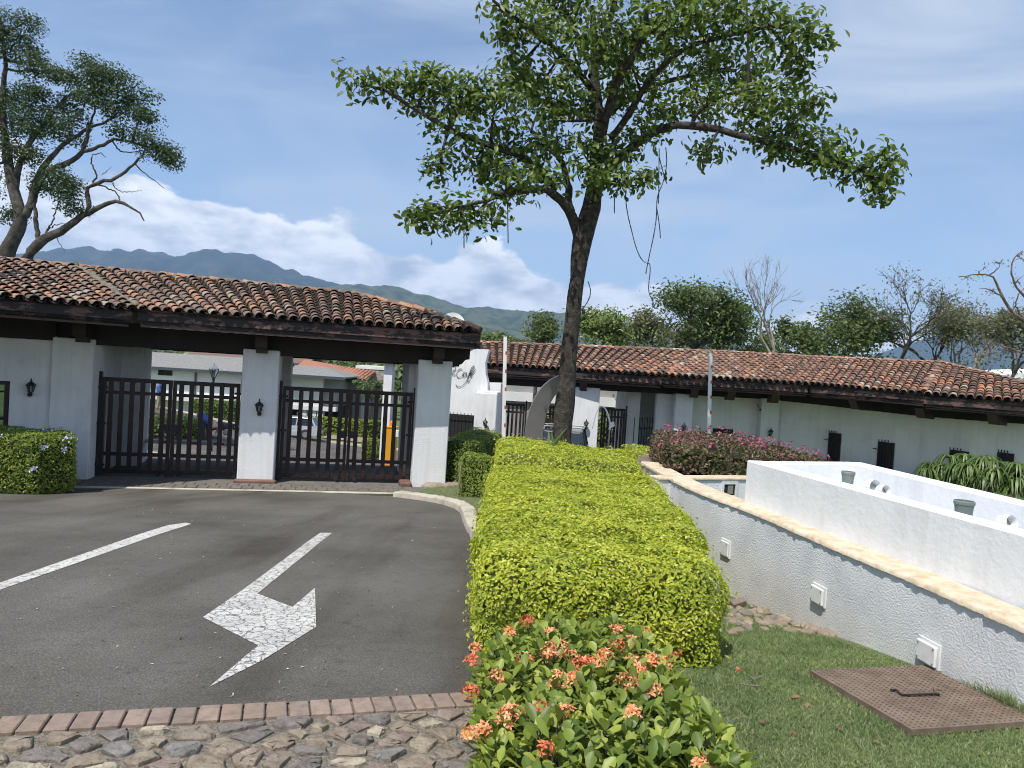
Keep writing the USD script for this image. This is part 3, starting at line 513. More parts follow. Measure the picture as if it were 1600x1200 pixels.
# beams, fascia, corbels
EA = math.radians(15.5)
ec = lambda s, n, z: fw(s, n, z)
E_L, E_R = fw(-2.3, 1.08, 2.2), fw(4.78, .86, 2.26)
Ed = (E_R - E_L)[:2] / np.linalg.norm((E_R - E_L)[:2]); En = np.array([Ed[1], -Ed[0]])
W_L = at(-330, 440, 10.6); W_L[2] = 2.17                                 # the wing's eave, out of the picture on the left
Wd = (E_L - W_L)[:2] / np.linalg.norm((E_L - W_L)[:2]); Wn = np.array([Wd[1], -Wd[0]])
wl = float(np.linalg.norm((E_L - W_L)[:2])); el = float(np.linalg.norm((E_R - E_L)[:2]))
part(gh, 'front_beam', fb(-4.2, 4.45, -.62, -.14, 1.46, 1.92), beam_mat)
part(gh, 'wing_beam', frame_box(LC, (math.cos(la), math.sin(la)), LN, -4.6, .0, -.25, .10, 1.5, 1.92), beam_mat)
part(gh, 'rear_beam', fb(-4.2, 4.45, -4.3, -3.8, 1.40, 1.95), beam_mat)
part(gh, 'soffit', fb(-2.1, 4.6, -4.4, .78, 1.93, 1.97), beam_mat)
part(gh, 'wing_soffit', cat([(np.array([W_L - [0, 0, .24], E_L - [0, 0, .25], fw(-2.1, -4.4, 1.95), fw(-7.5, -5.4, 1.95)]), np.array([[0, 1, 2], [0, 2, 3]]))]), beam_mat)
part(gh, 'fascia_board', frame_box(E_L, Ed, En, .02, el - .03, -.10, -.045, 2.015, 2.24), fascia_mat)
part(gh, 'fascia_board', frame_box(W_L, Wd, Wn, 0, wl - .06, -.10, -.045, 2.0, 2.2), fascia_mat)
part(gh, 'lower_board', frame_box(E_L, Ed, En, .06, el - .10, -.19, -.12, 1.885, 2.013), fascia_mat)
part(gh, 'trim_strip', frame_box(E_L, Ed, En, .10, el - .14, -.118, -.095, 1.885, 1.925), trim_mat)
part(gh, 'trim_strip', frame_box(W_L, Wd, Wn, 0, wl - .10, -.118, -.095, 1.87, 1.91), trim_mat)
part(gh, 'lower_board', frame_box(W_L, Wd, Wn, 0, wl - .10, -.19, -.12, 1.87, 1.998), fascia_mat)
Re = np.array([-FN[0], -FN[1]])
part(gh, 'end_fascia', frame_box(E_R, Re, (FE[0], FE[1]), .05, 5.2, -.10, -.04, 1.9, 2.27), fascia_mat)
for s in (-3.55, .02, 3.9):
    part(gh, 'corbel', cat([frame_box(FC, FE, FN, s - .125, s + .125, -.13, .36, 1.62, 1.884), frame_box(FC, FE, FN, s - .115, s + .115, -.13, .20, 1.50, 1.62)]), gate_mat)
prof = [(0, 0), (0, -.28), (-.10, -.30), (-.18, -.40), (-.32, -.46), (-.42, -.5), (-.9, -.5), (-.9, 0)]
v, f = prism([(a, b) for a, b in prof], -.06, .06)
w = np.array([[*fp(4.70 + p[0] , -.25 + p[2]), 1.93 + p[1]] for p in v]); part(gh, 'beam_end', (w, f), beam_mat)
# roof: eave -> ridge, with a hip at the right end, a mortared corner line on the left
R_R = fw(1.95, -1.55, 3.08); R_M = fw(-4.35, -1.62, 3.20); R_L = R_M + np.array([-5.6, -2.2, .0])
segs = [(E_L, fw(1.95, .95, 2.235), R_M, R_R, 'bil'), (fw(1.95, .95, 2.235), E_R, R_R, E_R + np.array([0, 0, .03]), 'para'), (W_L, E_L, R_L, R_M, 'bil')]
cov, pan = roof_field(segs, .222, .235, .098, 11)
lay_tiles(gh, cov, pan, TD, tiles_dark, 5, 296)
ridge_caps(gh, [tuple(R_L), tuple(R_M)], TD, 1, .10)
ridge_caps(gh, [tuple(R_M), tuple(R_R), tuple(fw(3.48, -.22, 2.74)), tuple(E_R + [-.05, .05, .06])], TD + TR[3:6], 2, .10)
q = np.linspace(0, 1, 26)[:, None]; ml = R_M * (1 - q) + (E_L + [0, 0, .05]) * q + np.random.default_rng(3).normal(0, .03, (26, 3)) + [0, 0, .045]
part(gh, 'mortar_bed', tube(ml, .06 + .03 * np.random.default_rng(4).random(26), 7), mortar, smooth=True, label='weathered mortar line running down the roof corner')
rear = [fw(-4.6, -5.6, 2.0), fw(4.8, -5.6, 2.0)]
part(gh, 'roof_deck', (np.array([E_L - [0, 0, .02], E_R - [0, 0, .02], R_R - [0, 0, .06], R_M - [0, 0, .06], W_L - [0, 0, .02], R_L - [0, 0, .06], rear[0], rear[1], fw(-9, -7, 2.0)]), np.array([[0, 1, 2], [0, 2, 3], [4, 0, 3], [4, 3, 5], [3, 2, 7], [3, 7, 6], [2, 1, 7], [5, 3, 6], [5, 6, 8]])), beam_mat)

# ------------------------------------------------------------------ gates: every leaf opens by itself
def gate_leaf(label, O, e, n, s0, s1, zb, zt, ns, hinge, sw=.098, group='dark slatted gate leaves'):
    t = thing('gate_leaf', label, 'gate', (O[0] + e[0] * (s0 + s1) / 2, O[1] + e[1] * (s0 + s1) / 2, zb), group=None)
    B = lambda a, b, c, d, z0, z1: frame_box(O, e, n, a, b, c, d, z0, z1)
    for a in (s0, s1 - .07): part(t, 'stile', B(a, a + .07, -.05, .03, zb, zt), gate_mat)
    for z, h in ((zt - .09, .09), (zt - .36, .07), (zb + .42, .08), (zb + .04, .10)): part(t, 'rail', B(s0 + .07, s1 - .07, -.032, .0, z, z + h), gate_mat)
    w = (s1 - s0 - .14) / ns
    for k in range(ns):
        c = s0 + .07 + w * (k + .5); part(t, 'slat', B(c - sw / 2, c + sw / 2, .0025, .028, zb + .06, zt - .03), gate_mat)
    part(t, 'lock_box', B((s1 - .16 if hinge == 'l' else s0 + .03), (s1 - .03 if hinge == 'l' else s0 + .16), .030, .06, zb + 1.0, zb + 1.16), iron)
    hs = s0 - .045 if hinge == 'l' else s1 + .045
    part(t, 'hinge_post', B(hs - .03, hs + .03, -.05, .02, zb - .05, zt + .12), iron)
    for z in (zb + .2, zb + 1.1, zt - .25): part(t, 'hinge', B(hs - .04, hs + (.16 if hinge == 'l' else .04), .031, .042, z, z + .05) if hinge == 'l' else B(hs - .16, hs + .04, .031, .042, z, z + .05), iron)
    ws = s1 - .2 if hinge == 'l' else s0 + .2
    wh = lathe([(0, -.02), (.05, -.02), (.055, 0), (.05, .02), (0, .02)], n=12); R = trimesh.transformations.rotation_matrix(math.pi / 2, [1, 0, 0]); v = wh[0] @ R[:3, :3].T + np.array([O[0] + e[0] * ws + n[0] * .06, O[1] + e[1] * ws + n[1] * .06, zb + .055]); part(t, 'wheel', (v, wh[1]), iron, smooth=40)
    return t
GO = fp(0, -.45)
gate_leaf('dark brown slatted gate leaf hinged on the shaded left pillar', GO, FE, FN, -3.29, -1.885, -1.36, .775, 6, 'l')
gate_leaf('dark brown slatted gate leaf hinged left of the central pillar', GO, FE, FN, -1.865, -.46, -1.36, .775, 6, 'r')
gate_leaf('dark brown slatted gate leaf hinged right of the central pillar', GO, FE, FN, .47, 1.95, -1.36, .775, 6, 'l')
gate_leaf('dark brown slatted gate leaf beside the right end pillar', GO, FE, FN, 1.965, 3.43, -1.36, .775, 6, 'r')

# ------------------------------------------------------------------ wall lanterns
def make_lantern(label, group=None):
    t = thing('wall_lantern', label, 'wall lantern', (0, 0, 0), 0)
    p = lambda nm, m, mat, s=False: part(t, nm, m, mat, s, local=True)
    p('bracket', cat([lathe([(0, 0), (.055, 0), (.055, .012), (.03, .02), (0, .02)], n=10)]), iron)
    arm = tube([(0, -.02, -.02), (0, -.09, -.07), (0, -.15, -.06), (0, -.165, -.02)], [.014, .016, .014, .012], 6, True); p('arm', arm, iron, True)
    p('glass_body', lathe([(.028, -.01), (.045, .0), (.075, .13)], (0, -.165, 0), 6), lamp_glass)
    p('bulb', lathe([(0, .0), (.02, .01), (.024, .05), (0, .09)], (0, -.165, 0), 8), white_box, True)
    cage = [tube([(math.cos(a) * .046, -.165 + math.sin(a) * .046, 0), (math.cos(a) * .077, -.165 + math.sin(a) * .077, .13)], .007, 4) for a in np.arange(6) * math.pi / 3]
    p('cage', cat(cage + [lathe([(0, -.035), (.03, -.02), (.05, .0), (0, .0)], (0, -.165, 0), 6)]), iron)
    p('cap', lathe([(.098, .125), (.1, .135), (.06, .185), (.022, .21), (.018, .235), (.012, .27), (0, .285)], (0, -.165, 0), 6), iron, 30)
    p('base_cup', lathe([(0, -.11), (.035, -.10), (.052, -.06), (.03, -.02), (0, -.02)], (0, -.06, -.0), 8), iron, True)
    return t
lan = make_lantern('black lantern on the central pillar between the left gates', None)
X = UsdGeom.Xformable(stage.GetPrimAtPath(lan.path)); X.ClearXformOpOrder()
stage.GetPrimAtPath(lan.path).GetAttribute('xformOp:translate').Set(Gf.Vec3d(*map(float, fw(.03, .0, .22))))
X.SetXformOpOrder([UsdGeom.XformOp(stage.GetPrimAtPath(lan.path).GetAttribute('xformOp:translate')), (lambda o: (o.Set(13.0), o)[1])(X.AddRotateZOp())])
wl_p = np.array([LC[0] - math.cos(la) * .40, LC[1] - math.sin(la) * .40, .42])
dup(lan, 'wall_lantern', wl_p, la, 'black lantern on the shaded wing wall above the blue flowered hedge', 'wall lantern')
# ------------------------------------------------------------------ the long building on the right
def dirs(P, Q):
    d = (np.array(Q) - np.array(P))[:2]; L = float(np.linalg.norm(d)); d = d / L; return d, np.array([d[1], -d[0]]), L
EV = [np.array([*at(px, py, y)[:2], z]) for px, py, y, z in ((757, 571, 27.0, 1.50), (1036, 582, 26.2, 1.53), (1264, 600, 25.4, 1.53), (1443, 617, 22.4, 1.44), (1660, 632, 19.8, 1.41))]
RG = [np.array([*at(px, py, y)[:2], z]) for px, py, y, z in ((750, 536, 30.2, 2.40), (1112, 549, 28.6, 2.56), (1298, 560, 27.8, 2.56), (1470, 567, 25.2, 2.54), (1640, 606, 21.3, 1.85))]
bg = thing('long_building', 'long white building with sagging red tiled roof and barred windows, at right', 'building', (*EV[2][:2], float(G(*EV[2][:2]))))
segs = [(EV[i], EV[i + 1], RG[i], RG[i + 1], 'bil') for i in range(4)]
cov, pan = roof_field(segs, .235, .255, .102, 21)
lay_tiles(bg, cov, pan, TR, tiles_red, 6, 297)
ridge_caps(bg, [tuple(p) for p in RG[:4]], TR, 7, .10, .45, mort=True)
ridge_caps(bg, [tuple(RG[3]), tuple(RG[4])], TR, 7, .10, .45)
for i, c, nm in ((1, 0, 'hip'), (3, 2, 'hip')):
    ridge_caps(bg, [tuple(EV[i] + [0, 0, .08]), tuple(RG[i] + [0, 0, .02])], TR, 30 + i, .11, .32, 'hip_tile')
dk = [p - np.array([0, 0, .03]) for p in EV] + [p - np.array([0, 0, .06]) for p in RG] + [p + np.array([.8, 4.2, -1.2]) for p in RG]
F = []
for i in range(4): F += [[i, i + 1, 6 + i], [i, 6 + i, 5 + i], [5 + i, 6 + i, 11 + i], [5 + i, 11 + i, 10 + i]]
part(bg, 'roof_deck', (np.array(dk), np.array(F)), beam_mat)
SO = []
for i in range(4):
    d, n, L = dirs(EV[i], EV[i + 1]); O = EV[i]
    part(bg, 'fascia_board', frame_box(O, d, n, .0, L, -.12, -.06, EV[i][2] - .27, EV[i][2] - .02), fascia_mat)
    part(bg, 'lower_board', frame_box(O, d, n, .03, L - .03, -.24, -.16, EV[i][2] - .42, EV[i][2] - .273), fascia_mat)
    part(bg, 'trim_strip', frame_box(O, d, n, .05, L - .05, -.157, -.135, EV[i][2] - .42, EV[i][2] - .385), trim_mat)
# corbels under the eave
for px, i in ((912, 0), (1085, 1), (1142, 1), (1210, 1), (1345, 2), (1448, 3), (1562, 3)):
    d, n, L = dirs(EV[i], EV[i + 1]); r = ray(px, 600); A = np.stack([d, -r[:2]], 1); s = np.linalg.solve(A, -EV[i][:2] + n * .6)[0]
    z = EV[i][2] - .42; v, f = prism([(0, 0), (0, -.0), (-.25, -.30), (-1.0, -.33), (-1.0, 0)], -.13, .13)
    O = EV[i][:2]; w = np.array([[*(O + d * (s + p[2]) + n * (p[0] - .10)), z + p[1]] for p in v]); part(bg, 'corbel', (w, f), gate_mat)
# walls: gate front, then the closed part
WY = [(1056, 27.8), (1196, 27.8), (1222, 27.5), (1300, 26.9), (1440, 24.5), (1520, 22.9), (1660, 21.0)]
WP = [at(px, 640, y)[:2] for px, y in WY]
zt = [1.13, 1.13, 1.13, 1.10, 1.04, 1.02, 1.0]
for i in range(len(WP) - 1):
    d, n, L = dirs(WP[i], WP[i + 1]); part(bg, 'wall', frame_box([*WP[i]], d, n, 0.0 if i else 0, L - .003, -.3, 0, -3.2, zt[i]), white_wall)
def strip(A, B, th=.0):
    """Ribbon between two polylines of 3-D points."""
    A, B = np.array(A, float), np.array(B, float); n = len(A); V = np.vstack([A, B]); F = []
    for k in range(n - 1): F += [[k, k + 1, n + k + 1], [k, n + k + 1, n + k]]
    return V, np.array(F)
EVd = [np.array([np.interp(u, np.linspace(0, 1, 5), [p[i] for p in EV]) for i in range(3)]) for u in np.linspace(0, 1, 41)]
front = [(at(752, 600, 27.9)[:2])] + [at(900, 600, 27.2)[:2]] + [np.array(p) for p in WP]; fr = LineString([tuple(p) for p in front])
frp = [np.array(fr.interpolate(q, normalized=True).coords[0]) for q in np.linspace(0, 1, 61)]; nrm_ = np.gradient(np.array(frp), axis=0); nrm_ /= np.linalg.norm(nrm_, axis=1, keepdims=True); nrm_ = np.stack([nrm_[:, 1], -nrm_[:, 0]], 1)
bz = np.interp([p[0] for p in frp], [front[0][0], WP[1][0], WP[4][0], WP[-1][0]], [.80, .88, .72, .80])
Bf = np.array([[*(p + n_ * .22), z] for p, n_, z in zip(frp, nrm_, bz)]); Bb = np.array([[*(p - n_ * .25), z] for p, n_, z in zip(frp, nrm_, bz)]); up_ = np.array([0, 0, .75])
part(bg, 'wall_beam', cat([strip(Bf, Bf + up_), strip(Bb, Bf), strip(Bb + up_, Bb)]), beam_mat)
ee = [EV[0]]; L5 = LineString([tuple(p) for p in EV]); eq = np.array([L5.interpolate(q, normalized=True).coords[0] for q in np.linspace(0, 1, 61)]); part(bg, 'soffit', strip(eq - [0, 0, .34], np.array([[*(p - n_ * .2), z + .55] for p, n_, z in zip(frp, nrm_, bz)])), beam_mat)
def pier(px0, px1, y, zb, ztop, dep, lab=None, mat=white_wall):
    a, b = at(px0, 640, y)[:2], at(px1, 640, y)[:2]; d, n, L = dirs(a, b); part(bg, 'pillar', rounded_frame_box(a, d, n, 0, L, -dep, 0, zb, ztop, .02), mat, label=lab); return a, d, n, L
P1 = pier(893, 936, 26.9, -3.2, .92, .6, 'shaded white pillar between the far gates')
P2 = pier(1055, 1083, 26.95, -3.2, .90, .35); P3 = pier(1190, 1219, 27.35, -3.2, .92, .4)
pier(868, 884, 27.8, -3.2, .95, .5); pier(1025, 1054, 27.6, -3.2, 1.1, .3); pier(980, 1000, 28.3, -3.2, 1.1, 3.2)
pier(1000, 1027, 30.8, -3.2, 1.1, .3)
# barred windows: recessed opening, dark shutter, bars, ties
def barred(px0, px1, pyT, A, zb):
    B_ = on_wall(px1, pyT + (px1 - px0) * .1); a, b = A, B_; d, n, L = dirs(a, b); z1 = a[2]
    w = part(bg, 'window', frame_box(a, d, n, 0, L, .004, .03, zb, z1), dark_hole)
    for q0, q1, e0_, e1_ in ((-.05, -.001, zb - .05, z1 + .05), (L + .001, L + .05, zb - .05, z1 + .05), (0, L, z1 + .001, z1 + .05), (0, L, zb - .06, zb - .001)): part(w, 'frame', frame_box(a, d, n, q0, q1, .003, .05, e0_, e1_), gate_mat)
    part(w, 'shutter', frame_box(a, d, n, L * .55, L * .97, .032, .06, zb, z1 - .03), gate_mat)
    for k in range(4):
        c = L * (.06 + .235 * k); A = np.array([*(a[:2] + d * c + n * .16), 0])
        part(w, 'bar', cat([tube([A + [0, 0, zb - .05], A + [0, 0, z1 + .10]], .012, 5), lathe([(0, -.03), (.022, -.015), (.022, .01), (0, .035)], A + [0, 0, z1 + .11], 6)]), iron)
    for z in (z1 - .22, zb + .3):
        part(w, 'tie_bar', cat([frame_box(a, d, n, -.16, L * .9, .15, .17, z, z + .025), frame_box(a, d, n, -.16, -.13, .0, .15, z, z + .025), frame_box(a, d, n, L * .9, L * .9 + .03, .0, .15, z, z + .025)]), iron)
def wall_y(px):
    return float(np.interp(px, [p for p, _ in WY], [y for _, y in WY])) - .01
def on_wall(px, py):
    for i in range(len(WP) - 1):
        d = WP[i + 1] - WP[i]; r = ray(px, py); A = np.stack([d, -r[:2]], 1); s, k = np.linalg.solve(A, -WP[i])
        if -1e-6 <= s <= 1.0001: return EYE + r * k
for a, b, p in ((1298, 1313, 678), (1375, 1396, 692), (1488, 1512, 705), (1562, 1582, 709)):
    A = on_wall(a, p); barred(a, b, p, A, A[2] - 1.35)
A = on_wall(1113, 669); d, n, L = dirs(WP[0], WP[1]); part(bg, 'window', frame_box(A, d, n, 0, .78, .004, .03, A[2] - .6, A[2]), dark_hole); part(bg, 'window_frame', cat([frame_box(A, d, n, -.06, .0, .004, .05, A[2] - .6, A[2] + .05), frame_box(A, d, n, .78, .84, .004, .05, A[2] - .6, A[2] + .05)]), white_wall)
A = on_wall(1183, 632); cm = thing('security_camera', 'small grey security camera under the eave of the long building', 'camera', A)
part(cm, 'arm', tube([A, A + np.array([*(n * .12), -.04]), A + np.array([*(n * .22), -.12])], .018, 5, True), chrome)
part(cm, 'housing', frame_box(A + np.array([*(n * .22), 0]), n, d, -.06, .14, -.04, .04, A[2] - .22, A[2] - .13), white_box); part(cm, 'lens', lathe([(0, -.03), (.035, -.03), (.035, .03), (0, .03)], A + np.array([*(n * .38), -.18]), 8), iron)
A = on_wall(1134, 624); tag(solo('wall_sensor', rounded([A + np.array([*(n * .03), 0]), A + np.array([*(n * .03), .05])], .035, 1), chrome), 'tiny grey sensor high on the white wall beside the right raised barrier', 'sensor')
dup(lan, 'wall_lantern', np.array([*(P1[0] + P1[1] * P1[3] * .55), at(919, 663, 26.9)[2] - .08]), math.atan2(P1[1][1], P1[1][0]), 'black lantern on the shaded pillar just right of the big tree trunk', 'wall lantern')
dup(lan, 'wall_lantern', np.array([*(P2[0] + P2[1] * P2[3] * .5), at(1068, 668, 26.9)[2] - .08]), math.atan2(P2[1][1], P2[1][0]), 'black lantern behind the pink tips of the bougainvillea, left of the right barrier pole', 'wall lantern')
dup(lan, 'wall_lantern', np.array([*(P3[0] + P3[1] * P3[3] * .5), at(1206, 676, 27.35)[2] - .08]), math.atan2(P3[1][1], P3[1][0]), 'black lantern on the white pillar right of the security camera', 'wall lantern')
# gates of the long building
def far_gate(px0, px1, y, label, ns, ztop):
    a, b = at(px0, 650, y)[:2], at(px1, 650, y)[:2]; d, n, L = dirs(a, b); return gate_leaf(label, a, d, n, .06, L - .06, -2.3, ztop, ns, 'r', .085, None)
far_gate(779, 822, 27.5, 'dark slatted gate leaf between the raised barrier and the grey arch', 5, at(800, 630, 27.5)[2])
far_gate(824, 868, 27.5, 'dark slatted gate leaf seen through the opening of the grey arch', 5, at(850, 633, 27.5)[2])
far_gate(937, 979, 27.7, 'dark slatted gate leaf behind the white gooseneck lamp', 6, at(960, 638, 27.7)[2])
a, b = at(992, 645, 28.3)[:2], at(1024, 645, 29.2)[:2]; d, n, L = dirs(a, b); t = thing('folded_gate', 'thin barred iron gate folded open inside the passage of the long building', 'gate', (*a, -2.3))
for k in range(9): part(t, 'bar', frame_box(a, d, n, L * k / 8 - .01, L * k / 8 + .01, 0, .02, -2.3, at(1008, 652, 28.7)[2]), iron)
for z in (-.6, -1.9): part(t, 'rail', frame_box(a, d, n, 0, L, -.02, -.001, z, z + .04), iron)

# white sign wall with script lettering, low pier, barred opening
SA, SB = at(684, 600, 26.6)[:2], at(764, 600, 26.2)[:2]; sd, sn, sL = dirs(SA, SB)
def on_sign(px, py, off=0):
    r = ray(px, py); A = np.stack([sd, -r[:2]], 1); s, k = np.linalg.solve(A, -(SA + sn * off)); return float(s), float(1.6 + r[2] * k)
sw_ = thing('sign_wall', 'white stepped wall with black script lettering right of the gatehouse', 'sign wall', (*SA, -2.4))
out = [on_sign(*p) for p in ((684, 690), (684, 590), (706, 573), (722, 566), (731, 558), (735, 549), (742, 545), (764, 546), (761, 556), (758, 568), (759, 585), (762, 598), (763, 690))]
out[0] = (out[0][0], -2.9); out[-1] = (out[-1][0], -2.9)
v, f = prism(out, -.28, .0); w = np.array([[*(SA + sd * p[0] + sn * p[2]), p[1]] for p in v]); part(sw_, 'wall', (w, f), white_wall)
part(sw_, 'ledge', (lambda a, b: frame_box(SA, sd, sn, a[0], b[0], -.9, -.29, -2.9, b[1]))(on_sign(760, 600), on_sign(780, 599)), white_wall)
pa, pb = on_sign(743, 613, .55), on_sign(777, 617, .55)
part(sw_, 'low_pier', rounded_frame_box(SA + sn * .55, sd, sn, pa[0], pb[0], -.54, 0, -2.9, pa[1], .02), white_wall)
part(sw_, 'sloped_cap', rounded_frame_box(SA + sn * .55, sd, sn, pa[0] + .03, pb[0] - .0, -.56, -.03, pa[1] - .05, pa[1] + .07, .03), white_wall)
g0, g1 = on_sign(702, 646), on_sign(741, 648); zb_ = on_sign(720, 684)[1]
op = part(sw_, 'opening', frame_box(SA, sd, sn, g0[0], g1[0], .003, .01, zb_, g0[1]), dark_hole)
for k in range(7):
    s = g0[0] + (g1[0] - g0[0]) * (k + .5) / 7; A = np.array([*(SA + sd * s + sn * .1), 0]); part(op, 'bar', tube([A + [0, 0, zb_], A + [0, 0, g0[1] + .07]], .011, 5, True), iron)
for z in (g0[1] - .06, zb_ + .15): part(op, 'rail', frame_box(SA, sd, sn, g0[0], g1[0], .112, .13, z, z + .03), iron)
def cc(x, y): return (680 + x / 3.81, 480 + y / 3.81)
strokes = [[(164, 374), (152, 366), (138, 376), (129, 396), (131, 412), (143, 417), (160, 410), (172, 398)],
           [(186, 388), (176, 386), (166, 398), (166, 411), (174, 413), (184, 402), (188, 388), (185, 404), (190, 412), (198, 404)],
           [(198, 404), (212, 372), (226, 352), (234, 347), (232, 356), (218, 372), (205, 398), (192, 430), (178, 452), (160, 468), (142, 473), (128, 468), (124, 460)],
           [(200, 396), (216, 390)], [(206, 408), (216, 392), (228, 376), (238, 366), (239, 372), (228, 388), (217, 408), (206, 432), (194, 446)],
           [(206, 412), (216, 390), (212, 406), (220, 410)], [(217, 380), (219, 376)],
           [(104, 352), (116, 346), (124, 350)], [(121, 358), (110, 384), (104, 404), (110, 406), (118, 396)], [(100, 378), (114, 374)]]
for k, st in enumerate(strokes):
    P = np.array([[*(SA + sd * s + sn * .03), z] for s, z in (on_sign(*cc(*p)) for p in st)])
    if len(P) > 3: P = curve(P, 28)
    u = np.linspace(0, 1, len(P)); r = .006 + .006 * np.sin(u * math.pi * 2.5) ** 2
    part(sw_, 'lettering', tube(P, r, 5, True), iron, smooth=True)
dup(lan, 'wall_lantern', np.array([*(SA + sn * .55 + sd * (pa[0] * .42 + pb[0] * .58)), at(761, 661, 25.8)[2] - .08]), math.atan2(sd[1], sd[0]), 'black lantern on the sunlit low pier beside the sign wall', 'wall lantern')
A = at(708, 497, 30.5); ds = thing('satellite_dish', 'round white dish top rising just behind the right end of the brown tiled roof', 'satellite dish', A - [0, 0, 3.2])
v, f = lathe([(0, 0), (.2, .015), (.38, .06), (.5, .12), (.49, .13), (.37, .075), (.2, .03), (0, .015)], (0, 0, 0), 24); R = trimesh.transformations.rotation_matrix(math.radians(70), [1, .1, 0])[:3, :3]
part(ds, 'dish', (v @ R.T + A - [0, 0, .28], f), white_box, smooth=40); part(ds, 'mast', tube([A - [0, -.05, .3], A - [0, -.1, 3.2]], .03, 6), chrome); part(ds, 'feed_arm', tube([A + [0, -.05, -.7], A + [0, -.45, -.3]], .012, 5), chrome)

# grey sheet-metal crescent
CY = 20.6
outer = [(818, 706), (820, 680), (825, 650), (834, 625), (848, 604), (866, 590), (884, 584), (902, 583), (922, 585)]; inner = [(846, 706), (848, 682), (851, 660), (858, 636), (869, 616), (884, 601), (900, 592), (922, 586.5)]
o_ = curve([at(*p, CY)[[0, 2]] for p in outer], 30); i_ = curve([at(*p, CY)[[0, 2]] for p in inner], 30)
cr_ = thing('arch_sculpture', 'tall grey sheet metal crescent curving over behind the tree trunk', 'sculpture', (*at(832, 690, CY)[:2], float(o_[:, 1].min())))
yc = lambda k: CY + .05 * k
V = []; N = len(o_)
for y0 in (0, .42):
    for k in range(N): V.append([o_[k, 0], CY + y0 + (.0 if y0 else -.10 * math.sin(math.pi * k / N)), o_[k, 1]])
    for k in range(N): V.append([i_[k, 0], CY + y0 + (.0 if y0 else .06), i_[k, 1]])
V = np.array(V); Ff, Fs = [], []
for k in range(N - 1):
    Ff += [[k, k + 1, N + k + 1], [k, N + k + 1, N + k]]; a = 2 * N
    Fs += [[a + k, a + N + k + 1, a + k + 1], [a + k, a + N + k, a + N + k + 1], [k, a + k, a + k + 1], [k, a + k + 1, k + 1], [N + k, N + k + 1, a + N + k + 1], [N + k, a + N + k + 1, a + N + k]]
part(cr_, 'face_sheet', (V, np.array(Ff)[:, ::-1]), sculpt, smooth=True); part(cr_, 'edge_sheet', (V, np.array(Fs)), sculpt, smooth=30)

# raised barrier arms
def raised(px0, py0, px1, py1, y, label):
    T, B_ = at(px0, py0, y), at(px1, py1, y); Bt = B_ + (B_ - T) * .25; Bt[2] = float(G(Bt[0], y)) + .62
    t = thing('barrier', label, 'barrier arm', (Bt[0], y, float(G(Bt[0], y))))
    d = T - Bt; L = np.linalg.norm(d)
    part(t, 'arm', box8([Bt + [-.055, -.03, 0], Bt + [.055, -.03, 0], Bt + [.055, .03, 0], Bt + [-.055, .03, 0], T + [-.05, -.03, 0], T + [.05, -.03, 0], T + [.05, .03, 0], T + [-.05, .03, 0]]), white_metal)
    for k in range(5):
        c = Bt + d * (.2 + k * .16); e_ = d / L * .10
        part(t, 'red_band', box8([c + [.012, -.036, 0], c + [.06, -.036, 0], c + [.06, .036, 0], c + [.012, .036, 0], c + e_ + [.012, -.036, 0], c + e_ + [.06, -.036, 0], c + e_ + [.06, .036, 0], c + e_ + [.012, .036, 0]]), red_paint)
    x, z = Bt[0], float(G(Bt[0], y)); part(t, 'cabinet', chamfer_box(x - .17, x + .2, y - .02 - .35, y - .05, z, z + .75, .02), yellow_paint); part(t, 'cabinet_lid', chamfer_box(x - .19, x + .22, y - .39, y - .03, z + .752, z + .80, .01), yellow_paint)
raised(789.5, 526, 785.5, 690, 21.5, 'white and red barrier arm standing upright beside the sign wall')
raised(1110.5, 552, 1107.5, 672, 22.5, 'white and red barrier arm standing upright behind the bougainvillea hedge')
# white gooseneck lamp on a thin post
y = 22.0; P = [at(*p, y) for p in ((951, 692), (952.5, 672), (953, 662), (951, 652), (948, 643), (943.5, 636.5), (940, 635), (936, 638))]
lg = thing('gooseneck_lamp', 'white gooseneck lamp on a thin post right of the tree trunk', 'lamp', (P[0][0], y, float(G(P[0][0], y))))
part(lg, 'post', tube([np.array([P[0][0], y, float(G(P[0][0], y))]), P[0], P[1]], .018, 6), chrome, smooth=True); part(lg, 'neck', tube(curve(P[1:], 24), np.linspace(.034, .022, 24), 8, True), white_metal, smooth=True)
part(lg, 'lamp_head', rounded([P[2] + np.array(o) for o in ((.02, -.05, 0), (.10, -.05, .05), (.02, .05, 0), (.10, .05, .05), (.05, -.05, -.10), (.13, -.05, -.05), (.05, .05, -.10))], .015, 1), white_box); 
part(lg, 'cable', tube(curve([P[-1], at(930, 652, y), at(927, 664, y), at(925, 670, y)], 14), .008, 4), chrome)

